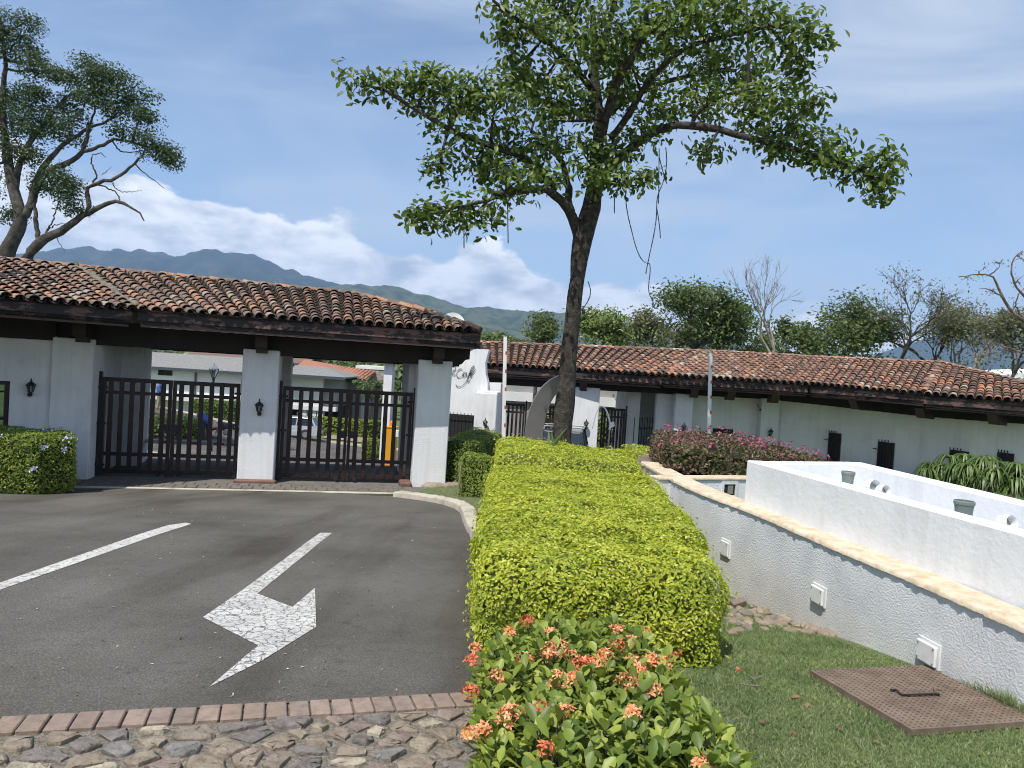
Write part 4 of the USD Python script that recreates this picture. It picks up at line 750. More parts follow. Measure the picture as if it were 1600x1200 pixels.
# ------------------------------------------------------------------ low stucco wall with cream top, return wall, white trough
FL = curve([(3.60, 2.6), (3.47, 3.5)] + [tuple(atz(*p, .16)[:2]) for p in ((1600, 980), (1412, 898), (1300, 852), (1169, 796), (1112, 775), (1056, 751), (1003, 722))], 240)
lw = thing('low_wall', 'low rough white stucco wall with a cream top, curving along the lawn', 'wall', (*FL[120], float(G(*FL[120]))))
dn = np.gradient(FL, axis=0); dn /= np.linalg.norm(dn, axis=1, keepdims=True); nl = np.stack([-dn[:, 1], dn[:, 0]], 1) * 1.0      # towards the lawn
def sweep_wall(line, nrm, back, zt, zb, sub=10):
    n = len(line); cols = []
    F_ = line; B_ = line - nrm * back; V, F = [], []
    for k in range(n): V += [[*F_[k], zb[k]], [*F_[k], zt[k]], [*B_[k], zt[k]], [*B_[k], zb[k]]]
    for k in range(n - 1):
        for j in range(4): a, b = k * 4 + j, k * 4 + (j + 1) % 4; F += [[a, a + 4, b + 4], [a, b + 4, b]]
    F += [[0, 1, 2], [0, 2, 3], [4 * n - 4, 4 * n - 2, 4 * n - 3], [4 * n - 4, 4 * n - 1, 4 * n - 2]]
    return np.array(V, float), np.array(F)
zbase = G(FL[:, 0], FL[:, 1]) - .25
part(lw, 'wall_face', sweep_wall(FL, nl, .30, np.full(240, .128), zbase), rough_stucco, smooth=30)
capw = np.full(240, .275)
cv = []; nn = 240; cf = []
wob = np.random.default_rng(2).normal(0, .004, (240, 4))
for k in range(nn):
    f_, b_ = FL[k] + nl[k] * (.02 + wob[k, 0]), FL[k] - nl[k] * capw[k]; cv += [[*f_, .129], [*(f_ - nl[k] * .004), .158 + wob[k, 1]], [*(f_ - nl[k] * .03), .172], [*b_, .172], [*b_, .129]]
for k in range(nn - 1):
    for j in range(5): a, b = k * 5 + j, k * 5 + (j + 1) % 5; cf += [[a, a + 5, b + 5], [a, b + 5, b]]
part(lw, 'cap', (np.array(cv), np.array(cf)), cream_cap, smooth=40)
# light boxes set on the wall face
def wall_box(px, py, w, h, dep, label, tilt=0.0):
    k = int(np.argmin([abs(np.cross(ray(px, py)[:2], FL[i]) / np.linalg.norm(ray(px, py)[:2])) for i in range(240)])); P = FL[k]; d = -dn[k]; n = nl[k]; r = ray(px, py); z = 1.6 + r[2] * (P[1] / r[1])
    t = thing('wall_light_box', label, 'light box', (*P, z - h / 2))
    part(t, 'back_plate', frame_box(P, d, n, -w / 2 - .012, w / 2 + .012, .002, .016, z - h / 2 - .012, z + h / 2 + .018), white_box)
    v, f = chamfer_box(-w / 2, w / 2, .018, .018 + dep, -h / 2, h / 2, .008); ww = np.stack([P[0] + d[0] * v[:, 0] + n[0] * v[:, 1], P[1] + d[1] * v[:, 0] + n[1] * v[:, 1], z + v[:, 2]], 1)
    part(t, 'cover', (ww, f[:, ::-1]), white_box, smooth=20)
    for a in (-1, 1):
        for b in (-1, 1): part(t, 'screw', box8([np.array([*(P + d * (a * (w / 2 - .022) + i * .006) + n * (.018 + dep + q)), z + b * (h / 2 - .022) + j * .006]) for q in (-.002, .004) for i, j in ((-1, -1), (1, -1), (1, 1), (-1, 1))]), chrome)
wall_box(1452, 1020, .20, .15, .024, 'white plastic light box on the stucco wall above the rusty cover')
wall_box(1281, 930, .19, .15, .024, 'white light box on the stucco wall above the stones')
wall_box(1135, 857, .17, .17, .015, 'flush white light box on the stucco wall beside the lime hedge')
# return wall at the front of the bougainvillea bed
RA, RB = atz(1076, 748, .15)[:2], atz(1168, 748, .15)[:2]; d, n, L = dirs(RA, RB)
rw = thing('bed_wall', 'short whitewashed wall with cream top in front of the bougainvillea', 'wall', (*RA, -.8))
part(rw, 'wall_face', frame_box(RA, d, n, -.5, L + .6, -.22, 0, -.9, .125), white_wall); part(rw, 'cap', rounded_frame_box(RA, d, n, -.5, L + .6, -.24, .02, .127, .165, .01), cream_cap)
q = (atz(1139, 764, .0)); s = float((q[:2] - RA) @ d) ; r = ray(1139, 765); A2 = np.stack([d, -r[:2]], 1); s, kk = np.linalg.solve(A2, -RA); zc = 1.6 + r[2] * kk
t = thing('recessed_light', 'square recessed light with a white frame on the bed wall', 'wall light', (*(RA + d * s), zc - .1))
part(t, 'frame', cat([frame_box(RA, d, n, s - .14, s - .10, .002, .02, zc - .12, zc + .12), frame_box(RA, d, n, s + .10, s + .14, .002, .02, zc - .12, zc + .12), frame_box(RA, d, n, s - .10, s + .10, .002, .02, zc + .08, zc + .12), frame_box(RA, d, n, s - .10, s + .10, .002, .02, zc - .12, zc - .08)]), white_box)
part(t, 'recess', frame_box(RA, d, n, s - .099, s + .099, .002, .006, zc - .079, zc + .079), dark_hole); part(t, 'lens', frame_box(RA, d, n, s - .03, s + .06, .008, .014, zc - .06, zc + .06), chrome)
solo('bed_soil', (lambda m: (np.column_stack([m[0][:, :2], np.full(len(m[0]), .06)]), m[1]))(sheet([tuple(RA + d * -.4 - n * .24), tuple(RA + d * (L + 1.2) - n * .24), (4.6, 10.2), (6.4, 12.2), (6.0, 14.0), (2.6, 14.0), (2.0, 12.0)], 0, .5)), earth, kind='structure')
# trough
TT = .655
c0, c1 = np.array([2.80, 8.62]), np.array([3.92, 3.15]); c0 = atz(1167, 719, TT)[:2]; c1p = atz(1600, 836, TT)[:2]; dd = (c1p - c0) / np.linalg.norm(c1p - c0); c1 = c0 + dd * 7.0
b0 = atz(1318, 721, TT)[:2]; b1p = atz(1600, 789, TT)[:2]; db = (b1p - b0) / np.linalg.norm(b1p - b0); b1 = b0 + db * 6.0
tr = thing('water_trough', 'long white plastered trough with two parallel walls behind the cream topped wall', 'trough', (*c0, -.6))
nf = np.array([dd[1], -dd[0]]) ; nf = nf if nf @ np.array([-1, 0]) > 0 else -nf
def wallseg(P, Q, th, side, zb, zt, r=.012):
    d, n, L = dirs(P, Q); n = n if n @ side > 0 else -n
    v, f = chamfer_box(0, L, -th, 0, zb, zt, r); w = np.stack([P[0] + d[0] * v[:, 0] + n[0] * v[:, 1], P[1] + d[1] * v[:, 0] + n[1] * v[:, 1], v[:, 2]], 1)
    return w, (f if np.cross(np.append(d, 0), np.append(n, 0))[2] > 0 else f[:, ::-1])
part(tr, 'front_wall', wallseg(c0, c1, .20, np.array([-1, 0]), -.9, TT), basin_wall, smooth=20)
e0 = c0 - nf * .205; de, ne, Le = dirs(e0, b0)
part(tr, 'end_wall', wallseg(e0 + de * .0, b0 + de * .0, .2, np.array([0, 1.0]), -.9, TT - .003), basin_wall, smooth=20)
part(tr, 'back_wall', wallseg(b0 + de * .003, b1 + de * .003, .24, np.array([-1.0, 0]), -.9, TT - .001), basin_wall, smooth=20)
part(tr, 'floor', (lambda P: (np.array([[*p, -.05] for p in P]), np.array([[0, 1, 2], [0, 2, 3]])))([c0, b0, b1, c1]), basin_wall)
# flared pots and round fixtures inside the trough
def pot(px, pyT, w_px, y, label):
    c = at(px, pyT, y); r = w_px / 2 / FPX * y; t = thing('flared_pot', label, 'pot', (c[0], y, -.05))
    part(t, 'bowl', lathe([(0, -.05 - c[2] + .0), (r * .78, -.05 - c[2]), (r * .76, -.30), (r * .80, -.14), (r * .9, -.05), (r, -.012), (r, 0), (r * .93, 0), (r * .80, -.06), (r * .7, -.2), (0, -.22)], c, 24), pot_mat, smooth=35)
    part(t, 'rim', lathe([(r * .96, -.004), (r * 1.03, -.02), (r * 1.04, .004), (r * .95, .010), (r * .93, .002)], c, 24), pot_mat, smooth=40)
pot(1325.5, 738, 20, 8.3, 'smaller grey green flared pot at the far end of the white trough')
pot(1507, 784, 29, 6.15, 'larger grey green flared pot near the right edge of the white trough')
def fixture(px, py, y, r, label):
    c = at(px, py, y); t = thing('round_fixture', label, 'light fixture', c - [0, 0, .1]); R = trimesh.transformations.rotation_matrix(math.radians(75), [1, .35, 0])[:3, :3]
    v, f = lathe([(r, 0), (r, .05), (r * .9, .08), (r * .7, .06), (r * .68, .02)], (0, 0, 0), 20); part(t, 'ring', (v @ R.T + c, f), white_box, smooth=40); v, f = lathe([(0, .03), (r * .7, .025)], (0, 0, 0), 16); part(t, 'lens', (v @ R.T + c, f), chrome)
    part(t, 'stem', tube([c + [0, .02, 0], c + [0, .05, -.6]], .025, 6), white_box)
fixture(1359, 763, 7.3, .085, 'left round white fixture of the pair inside the trough')
fixture(1375, 768, 7.15, .06, 'smaller round white fixture of the pair inside the trough')
fixture(1566, 818, 5.5, .065, 'single round white fixture near the right end of the trough')

# ------------------------------------------------------------------ rusty cover, stones, litter on the lawn
cw = [gnd(*p)[:2] for p in ((1265, 1056), (1445, 1047), (1622, 1136), (1424, 1151))]
ctr = np.mean(cw, 0)
cv_ = thing('inspection_cover', 'rusty brown steel cover plate lying slightly raised on the lawn by the wall', 'cover', (*ctr, float(G(*ctr))))
zc_ = lambda p, h: float(G(*p)) + h
H0, H1 = .004, .040
part(cv_, 'plate', box8([[*p, zc_(p, H0)] for p in cw[::-1]] + [[*p, zc_(p, H1)] for p in cw[::-1]]), rust)
st = []
for i in range(22):
    for j in range(30):
        a, b = (i + .7) / 22.4, (j + .7) / 30.4; p = (cw[0] * (1 - a) + cw[1] * a) * (1 - b) + (cw[3] * (1 - a) + cw[2] * a) * b; s = .009 if (i + j) % 2 else -.009
        q = [p + [-abs(s) * 1.3, -s * .9], p + [0, -.004], p + [abs(s) * 1.3, s * .9], p + [0, .004]]; z = zc_(p, H1)
        st.append((np.array([[*k, z - .001] for k in q] + [[*p, z + .006]]), np.array([[0, 1, 4], [1, 2, 4], [2, 3, 4], [3, 0, 4]])))
part(cv_, 'stud', cat(st), noisy('dark_rust', [(.05, .033, .025), (.09, .062, .046)], scale=9), kind='stuff')
hp = [gnd(*p) for p in ((1391, 1090), (1401, 1092), (1408, 1099), (1466, 1097))]; hp = [p + [0, 0, .040 + .014] for p in hp]
part(cv_, 'handle', tube([hp[0] + [0, 0, -.02], hp[0], hp[1], hp[2], hp[3], hp[3] + [0, 0, -.02]], .007, 6, True), iron, smooth=True)
hp = [gnd(*p) + [0, 0, .048] for p in ((1461, 1092), (1459, 1087), (1471, 1089))]; part(cv_, 'hinge_loop', tube(hp, .009, 6, True), rust)
rs = np.random.default_rng(5)
for k in range(120):
    px = 1138 + 160 * rs.random() ** 1.1; top = np.interp(px, [1138, 1200, 1300], [938, 950, 985]); bot = np.interp(px, [1138, 1200, 1300], [992, 985, 993]); p = gnd(px, top + (bot - top) * rs.random())
    s = rs.uniform(.022, .055); m = trimesh.creation.icosphere(2, 1.0); v = np.array(m.vertices) * [s * rs.uniform(.9, 1.5), s * rs.uniform(.8, 1.2), s * rs.uniform(.5, .8)]; v *= (.65 + .75 * meshkit.noise(v / s * 1.5 + k * 7.1, k))[:, None]; a = rs.random() * 6.28
    v = np.stack([v[:, 0] * math.cos(a) - v[:, 1] * math.sin(a), v[:, 0] * math.sin(a) + v[:, 1] * math.cos(a), v[:, 2]], 1) + p + [0, 0, s * .12]
    if k == 0: sp_ = thing('stone_border', 'loose rounded river stones heaped between the lime hedge and the stucco wall', 'stones', gnd(1200, 970))
    part(sp_, 'stone', (v, np.array(m.faces)), STONES[rs.integers(4)], smooth=True)
tag(solo('broken_brick', box8([gnd(*p) + [0, 0, z] for z in (.0, .05) for p in ((1140, 945), (1160, 940), (1166, 946), (1146, 953))]), BRICKS[2]), 'flat red brown brick piece on the stones by the hedge', 'brick')
for k in range(7):
    p = gnd(672 + k * 10, 769 - k * .8); s = rs.uniform(.12, .2); m = trimesh.creation.icosphere(2, 1.0); v = np.array(m.vertices) * [s * 1.4, s, s * .6]; v *= (.85 + .35 * meshkit.noise(v / s * 1.3 + k * 3.3, k))[:, None]
    if k == 0: rk = thing('kerb_rocks', 'row of pale rough rocks at the foot of the right end pillar', 'rocks', p)
    part(rk, 'rock', (v + p + [0, .6, .02], np.array(m.faces)), STONES[1], smooth=True)
# ------------------------------------------------------------------ foliage
def leaf_quads(P, N, L, W, rg, fold=.25, align=None, bend=0.0):
    """One folded rhombic leaf at each point P, facing roughly along N."""
    n = len(P); N = N + rg.normal(0, .0, N.shape); N = N / (np.linalg.norm(N, axis=1, keepdims=True) + 1e-9)
    a = rg.normal(0, 1, (n, 3)) if align is None else align + rg.normal(0, .45, (n, 3))
    t = a - N * (a * N).sum(1, keepdims=True); t /= np.linalg.norm(t, axis=1, keepdims=True) + 1e-9; b = np.cross(N, t)
    L = (L * rg.uniform(.55, 1.35, n))[:, None]; W = (W * rg.uniform(.65, 1.25, n))[:, None]
    V = np.stack([P - t * L * .5, P + b * W * .5 + N * W * fold - t * L * .04, P + t * L * .5 - N * L * bend, P - b * W * .5 + N * W * fold - t * L * .04], 1).reshape(-1, 3)
    k = np.arange(n)[:, None] * 4; F = np.concatenate([k + [[0, 1, 2]], k + [[0, 2, 3]]], 1).reshape(-1, 3)
    return V, F
def leaf_six(P, N, L, W, rg, align, bend=.15, fold=.18):
    """Broader leaves with a rounded outline: six edge points and a folded midrib."""
    n = len(P); N = N / (np.linalg.norm(N, axis=1, keepdims=True) + 1e-9); a = align
    t = a - N * (a * N).sum(1, keepdims=True); t /= np.linalg.norm(t, axis=1, keepdims=True) + 1e-9; b = np.cross(N, t)
    L = (L * rg.uniform(.5, 1.3, n))[:, None]; W = (W * rg.uniform(.8, 1.2, n))[:, None]
    pt = lambda u, w: P + t * L * u + b * W * w + N * (W * abs(w) * fold * 2 - L * bend * u * u)
    V = np.stack([pt(0, 0), pt(.3, .36), pt(.62, .5), pt(.88, .3), pt(1.0, 0), pt(.88, -.3), pt(.62, -.5), pt(.3, -.36), pt(.5, 0)], 1).reshape(-1, 3)
    k = np.arange(n)[:, None] * 9; tri = [[0, 1, 8], [1, 2, 8], [2, 3, 8], [3, 4, 8], [4, 5, 8], [5, 6, 8], [6, 7, 8], [7, 0, 8]]
    return V, np.concatenate([k + [x] for x in tri], 1).reshape(-1, 3)
def on_surface(solid, n, seed, rough=.04, scale=3.0, deep=.05):
    m = trimesh.Trimesh(*solid, process=True); P, fi = trimesh.sample.sample_surface(m, n, seed=seed); P = np.array(P); N = np.array(m.face_normals[fi]); rg = np.random.default_rng(seed)
    P = P + N * ((meshkit.fbm(P * scale, 3, seed) - .5)[:, None] * rough * 2 - rg.random((n, 1)) ** 2 * deep); return P, N, rg
def hedge_thing(name, label, solid, n, L, W, mat, core, seed, rough=.05, scale=3.0, deep=.06, shrink=.05, cat_='hedge', up=.5, jitter=.75, sprig=.03, group=None):
    m = trimesh.Trimesh(*solid); c = m.bounds.mean(0); P, N, rg = on_surface(solid, n, seed, rough, scale, deep)
    keep = P[:, 2] > G(P[:, 0], P[:, 1]) + .0; P, N = P[keep], N[keep]
    k = rg.random(len(P)) < sprig; P[k] += N[k] * rg.uniform(.01, .07, (k.sum(), 1))
    N2 = N + rg.normal(0, jitter, N.shape) + [0, 0, up]
    t = thing(name, label, cat_, (c[0], c[1], float(G(c[0], c[1]))), group=group); shrink = max(shrink, deep * .9 + rough * .4)
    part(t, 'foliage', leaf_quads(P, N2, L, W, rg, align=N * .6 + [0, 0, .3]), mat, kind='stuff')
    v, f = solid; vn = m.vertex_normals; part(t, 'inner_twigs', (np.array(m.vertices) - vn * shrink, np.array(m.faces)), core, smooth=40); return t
def slab(corners, z0, z1, r, n=1):
    """Rounded block over a ground polygon."""
    c = np.array(corners, float); ctr = c.mean(0); q = c + (ctr - c) / np.linalg.norm(ctr - c, axis=1, keepdims=True) * r * 1.3
    z0 = np.broadcast_to(z0, len(q)); z1 = np.broadcast_to(z1, len(q))
    return hull(np.vstack([sphere_pts((*p, z), r, 2) for p, a, b in zip(q, z0, z1) for z in (a, b - r)]))

HL = np.array([(-.09, 4.98), (-.17, 8.0), (-.20, 10.2)]); HR = np.array([(1.52, 5.02), (1.90, 7.8), (2.02, 10.0)])
hs = VF(m3.Manifold.batch_boolean([m3.Manifold(m3.Mesh(np.array(slab(c, a, .265, .24)[0], np.float32), np.array(slab(c, a, .265, .24)[1], np.uint32))) for c, a in (([HL[0], HR[0], HR[1], HL[1]], -1.0), ([HL[1] - [0, .6], HR[1] - [0, .6], HR[2], HL[2]], -1.3))], m3.OpType.Add).refine_to_length(.25))
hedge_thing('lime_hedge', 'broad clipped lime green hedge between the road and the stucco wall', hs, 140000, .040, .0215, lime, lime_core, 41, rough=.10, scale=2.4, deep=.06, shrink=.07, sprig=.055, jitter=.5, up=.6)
hs = VF(m3.Manifold.hull_points(slab([(-.14, 10.6), (2.0, 10.5), (2.25, 13.0), (-.15, 13.8)], -1.4, .28, .2)[0]).refine_to_length(.3))
hedge_thing('lime_hedge', 'farther lime green hedge block in front of the tree trunk', hs, 42000, .046, .025, lime, lime_core, 42, rough=.09, scale=2.0, deep=.06, shrink=.075, sprig=.04, jitter=.5, up=.6)
hs = slab([(2.3, 13.6), (4.3, 14.6), (4.0, 15.8), (2.2, 15.0)], -1.2, .12, .18)
hedge_thing('lime_hedge', 'small yellow green hedge end just left of the bougainvillea', hs, 7000, .05, .025, lime, lime_core, 43)
# hedges by the gatehouse
hs = slab([(-12.5, 12.7), (-8.2, 13.0), (-7.95, 13.75), (-8.3, 14.3), (-12.5, 13.8)], -1.1, -.18, .22)
t = hedge_thing('plumbago_hedge', 'rounded green hedge with pale blue flowers in front of the wing wall', hs, 30000, .058, .028, midgreen, hedge_core, 44, rough=.09, scale=2, deep=.08, jitter=1.0, up=.1, sprig=.06)
rs = np.random.default_rng(8); P, N, _ = on_surface(hs, 900, 9, .05, 2, .0); vis = [i for i in range(len(P)) if (N[i] @ (EYE - P[i])) > 2 and P[i, 2] > -.75][:16]
for i in vis:
    c = P[i] + N[i] * .05; q = c + rs.normal(0, .03, (14, 3)); part(t, 'flower_head', leaf_quads(q, np.tile(N[i], (14, 1)) + rs.normal(0, .5, (14, 3)), .045, .04, rs), pale_blue)
hs = slab([(-1.5, 17.6), (-.75, 17.3), (-.2, 20.6), (-.95, 21.4)], -1.7, -.27, .15)
hedge_thing('dark_hedge', 'tall clipped green hedge in the shade right of the end pillar', hs, 12000, .05, .025, midgreen, hedge_core, 45)
hs = slab([(-1.05, 15.9), (-.35, 15.7), (-.25, 16.4), (-.95, 16.6)], -1.4, -.42, .14)
t = hedge_thing('small_hedge', 'small square clipped hedge with a stake beside the lime hedge', hs, 6000, .048, .025, midgreen, hedge_core, 46)
part(t, 'stake', tube([(-1.02, 15.72, -1.3), (-.98, 15.72, -.55)], .015, 5, True), bark_pale)
hs = slab([(-.6, 20), (1.2, 19.5), (1.3, 20.6), (-.5, 21.2)], -1.8, -.60, .16)
hedge_thing('fine_hedge', 'fine leaved green hedge top in front of the sign wall', hs, 5000, .05, .018, dkgreen, hedge_core, 47)
# bougainvillea
bs = [at(px, 700, y)[:2] for px, y in ((1022, 13.3), (1048, 11.2), (1150, 10.95), (1275, 11.6), (1296, 13.2), (1150, 14.2))]
ztop = lambda p: .50 if p[0] < 4.4 else .50 - .19 * (p[0] - 4.4)
hs = hull(np.vstack([sphere_pts((*(p + (np.mean(bs, 0) - p) * .06), z), .16, 2) for p in bs for z in (.12, ztop(p) - .1)]))
hs = VF(m3.Manifold.hull_points(np.array(hs[0])).refine_to_length(.25))
t = hedge_thing('bougainvillea_hedge', 'brown green bougainvillea hedge with pink tips behind the trough', hs, 17000, .066, .042, boug, hedge_core, 48, rough=.12, scale=2.2, deep=.14, shrink=.10, jitter=.9, sprig=.08)
P, N, rg = on_surface(hs, 2600, 49, .12, 2.2, .02); k = (P[:, 2] > .36 - .1 * np.clip(P[:, 0] - 4, 0, 3)) & (rg.random(len(P)) < np.where(N[:, 2] > .35, .06, .005)) | ((rg.random(len(P)) < .004))
Q = np.repeat(P[k] + N[k] * .03 + [0, 0, .02], 5, 0) + rg.normal(0, .025, (int(k.sum()) * 5, 3)); part(t, 'pink_bracts', leaf_quads(Q, np.repeat(N[k], 5, 0) + rg.normal(0, .8, Q.shape), .05, .045, rg), pink_petal, kind='stuff')

# ixora bed in the foreground: large glossy leaves, orange flower heads
rg = np.random.default_rng(61)
ix = thing('ixora_bush', 'orange flowering bush with large glossy leaves in front of the lime hedge', 'flowering bush', (.45, 3.7, float(G(.45, 3.7))))
IXP = Polygon([(.02, 2.4), (-.04, 3.2), (-.09, 4.0), (-.02, 4.7), (.4, 4.9), (.94, 4.76), (1.06, 4.2), (1.04, 3.6), (1.10, 2.9), (1.14, 2.4)])
def ix_top(x, y):
    d = np.array([IXP.boundary.distance(Point(a, b)) for a, b in zip(x, y)]); e = 1 - np.exp(-d / .09)
    return G(x, y) + (.16 + .24 * e) + .07 * (meshkit.fbm(np.stack([x * 4, y * 4, x * 0], 1), 3, 3) - .5)
sh = []
while len(sh) < 760:
    p = (rg.uniform(-.26, 1.28), rg.uniform(2.4, 4.9))
    if IXP.contains(Point(p)): sh.append(p)
sh = np.array(sh); zt_ = ix_top(sh[:, 0], sh[:, 1]) + rg.normal(0, .025, len(sh)); zg = G(sh[:, 0], sh[:, 1])
LP, LN_, LA = [], [], []
for (x, y), z, g in zip(sh, zt_, zg):
    axis = np.array([rg.normal(0, .25), rg.normal(0, .25) - .05, 1.0]); axis /= np.linalg.norm(axis); k0 = rg.random() * 6.28
    for k in range(rg.integers(6, 10)):
        a = k0 + k * 2.4; out = np.array([math.cos(a), math.sin(a), 0]); el = .95 - .20 * k * .8 + rg.normal(0, .15); dirv = out * math.cos(el) + axis * math.sin(el)
        base = np.array([x, y, z]) - axis * .022 * k; LP.append(base); LA.append(dirv); LN_.append(axis * math.cos(el) - out * math.sin(el) + rg.normal(0, .18, 3))
    for k in range(3):                                                  # older leaves lower on the stem
        a = rg.random() * 6.28; h = g + (z - g) * rg.uniform(.15, .75); out = np.array([math.cos(a), math.sin(a), .2]); LP.append(np.array([x, y, h])); LA.append(out); LN_.append(np.array([0, 0, 1.0]) + rg.normal(0, .3, 3))
LP, LN_, LA = map(np.array, (LP, LN_, LA))
V, F = leaf_six(LP, LN_, .072, .042, rg, LA); nL = len(LP)
dist = np.linalg.norm(LP - EYE, axis=1) - (LP[:, 2] - G(LP[:, 0], LP[:, 1])) * 2.0
inview = np.array([(lambda c: (lambda f_: 700 < (c @ rt) / f_ * FPX + 800 < 1250 and 930 < 600 - (c @ up) / f_ * FPX < 1200)(c @ fwd))(p - EYE) for p in LP])
order = np.argsort(np.where(inview, dist, 99))[:299]; os_ = set(order.tolist())
IXM = [leafmat(f'glossy_leaf_{i}', [tuple(a * .85 for a in c), c], trans=.32, rough=.42, spec=.3) for i, c in enumerate([(.09, .135, .024), (.14, .20, .035), (.22, .285, .05), (.33, .38, .075), (.11, .16, .028)])]
for i in order: part(ix, 'leaf', (V[i * 9:i * 9 + 9], F[i * 8:i * 8 + 8] - i * 9), IXM[rg.integers(5)], smooth=True)
rest = np.array([i for i in range(nL) if i not in os_]); part(ix, 'leaves', (V.reshape(-1, 9, 3)[rest].reshape(-1, 3), (F.reshape(-1, 8, 3)[rest] - rest[:, None, None] * 9 + np.arange(len(rest))[:, None, None] * 9).reshape(-1, 3)), ixleaf, smooth=True, kind='stuff')
st = [tube([(x + rg.normal(0, .02), y + rg.normal(0, .02), g - .02), (x, y, z)], [.006, .004], 4) for (x, y), z, g in zip(sh[::2], zt_[::2], zg[::2])]; part(ix, 'stems', cat(st), bark_grey, kind='stuff')
FLW = [(883, 962, 1), (823, 975, 1), (798, 992, 0), (860, 990, 1), (858, 1015, 0), (965, 990, 0), (1000, 992, 0), (880, 1010, 0), (893, 1030, 0), (932, 1038, 0), (915, 1040, 0), (964, 1012, 1), (985, 1008, 1), (990, 1040, 0), (1015, 1033, 0), (1033, 1042, 0), (1052, 1028, 1), (735, 1015, 0), (818, 1037, 0), (777, 1062, 0), (870, 1068, 0), (898, 1064, 0), (980, 1070, 0), (1020, 1083, 0), (733, 1035, 2), (736, 1085, 2), (800, 1118, 0), (840, 1115, 1), (882, 1117, 0), (988, 1118, 0), (757, 1147, 0), (735, 1150, 0), (852, 1175, 1), (795, 1130, 0), (1095, 1197, 0), (905, 1045, 2), (858, 1030, 1), (945, 1030, 0), (1000, 1050, 1)]
for px, py, kind in FLW:
    hit = False
    for shift in range(0, 90, 6):
      r = ray(px + shift, py)
      for k_ in np.arange(2.5, 5.2, .02):
        p = EYE + r * k_
        if IXP.buffer(.05).contains(Point(p[0], p[1])) and p[2] < float(ix_top(np.array([p[0]]), np.array([p[1]]))[0]) + .03: hit = True; break
      if hit: break
    if not hit: continue
    c = EYE + r * k_; nfl = rg.integers(11, 19); R_ = rg.uniform(.036, .058)
    V_, F_ = [], []; n_ = 0
    for q in range(nfl):
        th, ph = rg.random() * 6.28, math.acos(1 - rg.random() * .85); d = np.array([math.sin(ph) * math.cos(th), math.sin(ph) * math.sin(th), math.cos(ph)]); o = c + d * R_ * rg.uniform(.8, 1.1)
        e1 = np.cross(d, [.3, .8, .1]); e1 /= np.linalg.norm(e1); e2 = np.cross(d, e1); tw = rg.random() * 6.28
        for m_ in range(4):
            a = tw + m_ * math.pi / 2; u = e1 * math.cos(a) + e2 * math.sin(a); w = np.cross(d, u); l = rg.uniform(.018, .028); dr = -d * l * rg.uniform(-.5, .7)
            V_ += [o, o + u * l * .55 + w * l * .27, o + u * l + dr, o + u * l * .55 - w * l * .27]; F_ += [[n_, n_ + 1, n_ + 2], [n_, n_ + 2, n_ + 3]]; n_ += 4
        V_ += [c - np.array([0, 0, .03]), o + e1 * .0015, o - e1 * .0015]; F_ += [[n_, n_ + 1, n_ + 2]]; n_ += 3
    part(ix, 'flower_head', (np.array(V_), np.array(F_)), (orange_petal, orange_petal, red_petal)[kind] if kind != 1 else (orange_petal if rg.random() < .5 else red_petal))

# grass blades on the near lawn
def blades(poly, n, h, seed, holes=(), lean=.6):
    rg = np.random.default_rng(seed); P = Polygon(poly)
    P = P.buffer(0)
    for q in holes: P = P.difference(q.buffer(0))
    x0, y0, x1, y1 = P.bounds; from_ = np.empty((0, 2))
    import shapely
    while len(from_) < n:
        q = np.stack([rg.uniform(x0, x1, n), rg.uniform(y0, y1, n)], 1); q = q[shapely.contains_xy(P, q[:, 0], q[:, 1])]; from_ = np.vstack([from_, q])
    p = from_[:n]; clump = meshkit.fbm(np.column_stack([p * 5, np.zeros(n)]), 3, seed); hh = h * (.5 + clump) * rg.uniform(.5, 1.3, n); a = rg.random(n) * 6.28
    b = np.column_stack([p, G(p[:, 0], p[:, 1]) - .006]); sd_ = np.column_stack([np.cos(a), np.sin(a), np.zeros(n)]) * (.0022 * rg.uniform(.7, 1.6, n))[:, None]; ln = np.column_stack([rg.normal(0, lean, (n, 2)), np.ones(n)]); ln /= np.linalg.norm(ln, axis=1, keepdims=True)
    m_ = b + ln * (hh * .55)[:, None]; tip = b + ln * hh[:, None] + np.column_stack([rg.normal(0, .3, (n, 2)) * hh[:, None], np.zeros(n)])
    V = np.stack([b - sd_, b + sd_, m_ + sd_ * .8, m_ - sd_ * .8, tip], 1).reshape(-1, 3); k = np.arange(n)[:, None] * 5; return V, np.concatenate([k + [[0, 1, 2]], k + [[0, 2, 3]], k + [[3, 2, 4]]], 1).reshape(-1, 3)
covp = Polygon([tuple(p) for p in cw]).buffer(-.01)
wallp = Polygon([tuple(p) for p in FL] + [(6, 12), (6, 3)])
hp_ = Polygon([(-.3, 5.1), (1.4, 5.1), (1.9, 8), (2.1, 10), (-.5, 10)])
tag(solo('grass', blades([(.7, 2.3), (4.5, 2.1), (3.6, 4.2), (3.3, 5), (2.4, 7.6), (1.75, 7.3), (1.35, 4.9), (.9, 4.8)], 130000, .030, 71, (covp, wallp, hp_)), grass_leaf).GetPrim(), kind='stuff')
tag(solo('grass', blades([tuple(cw[1] + [.02, 0]), tuple(cw[2] + [.02, 0]), (3.36, 4.4), (3.18, 5.2)], 900, .10, 72, (wallp,), .35), grass_leaf).GetPrim(), kind='stuff')
tag(solo('grass', blades([(-2.1, 16.1), (-1.8, 15.6), (-1.1, 14.6), (-.62, 13.5), (-.5, 14.2), (-.9, 16), (-1.6, 17.4)], 30000, .04, 73), grass_leaf).GetPrim(), kind='stuff')
rs = np.random.default_rng(75)
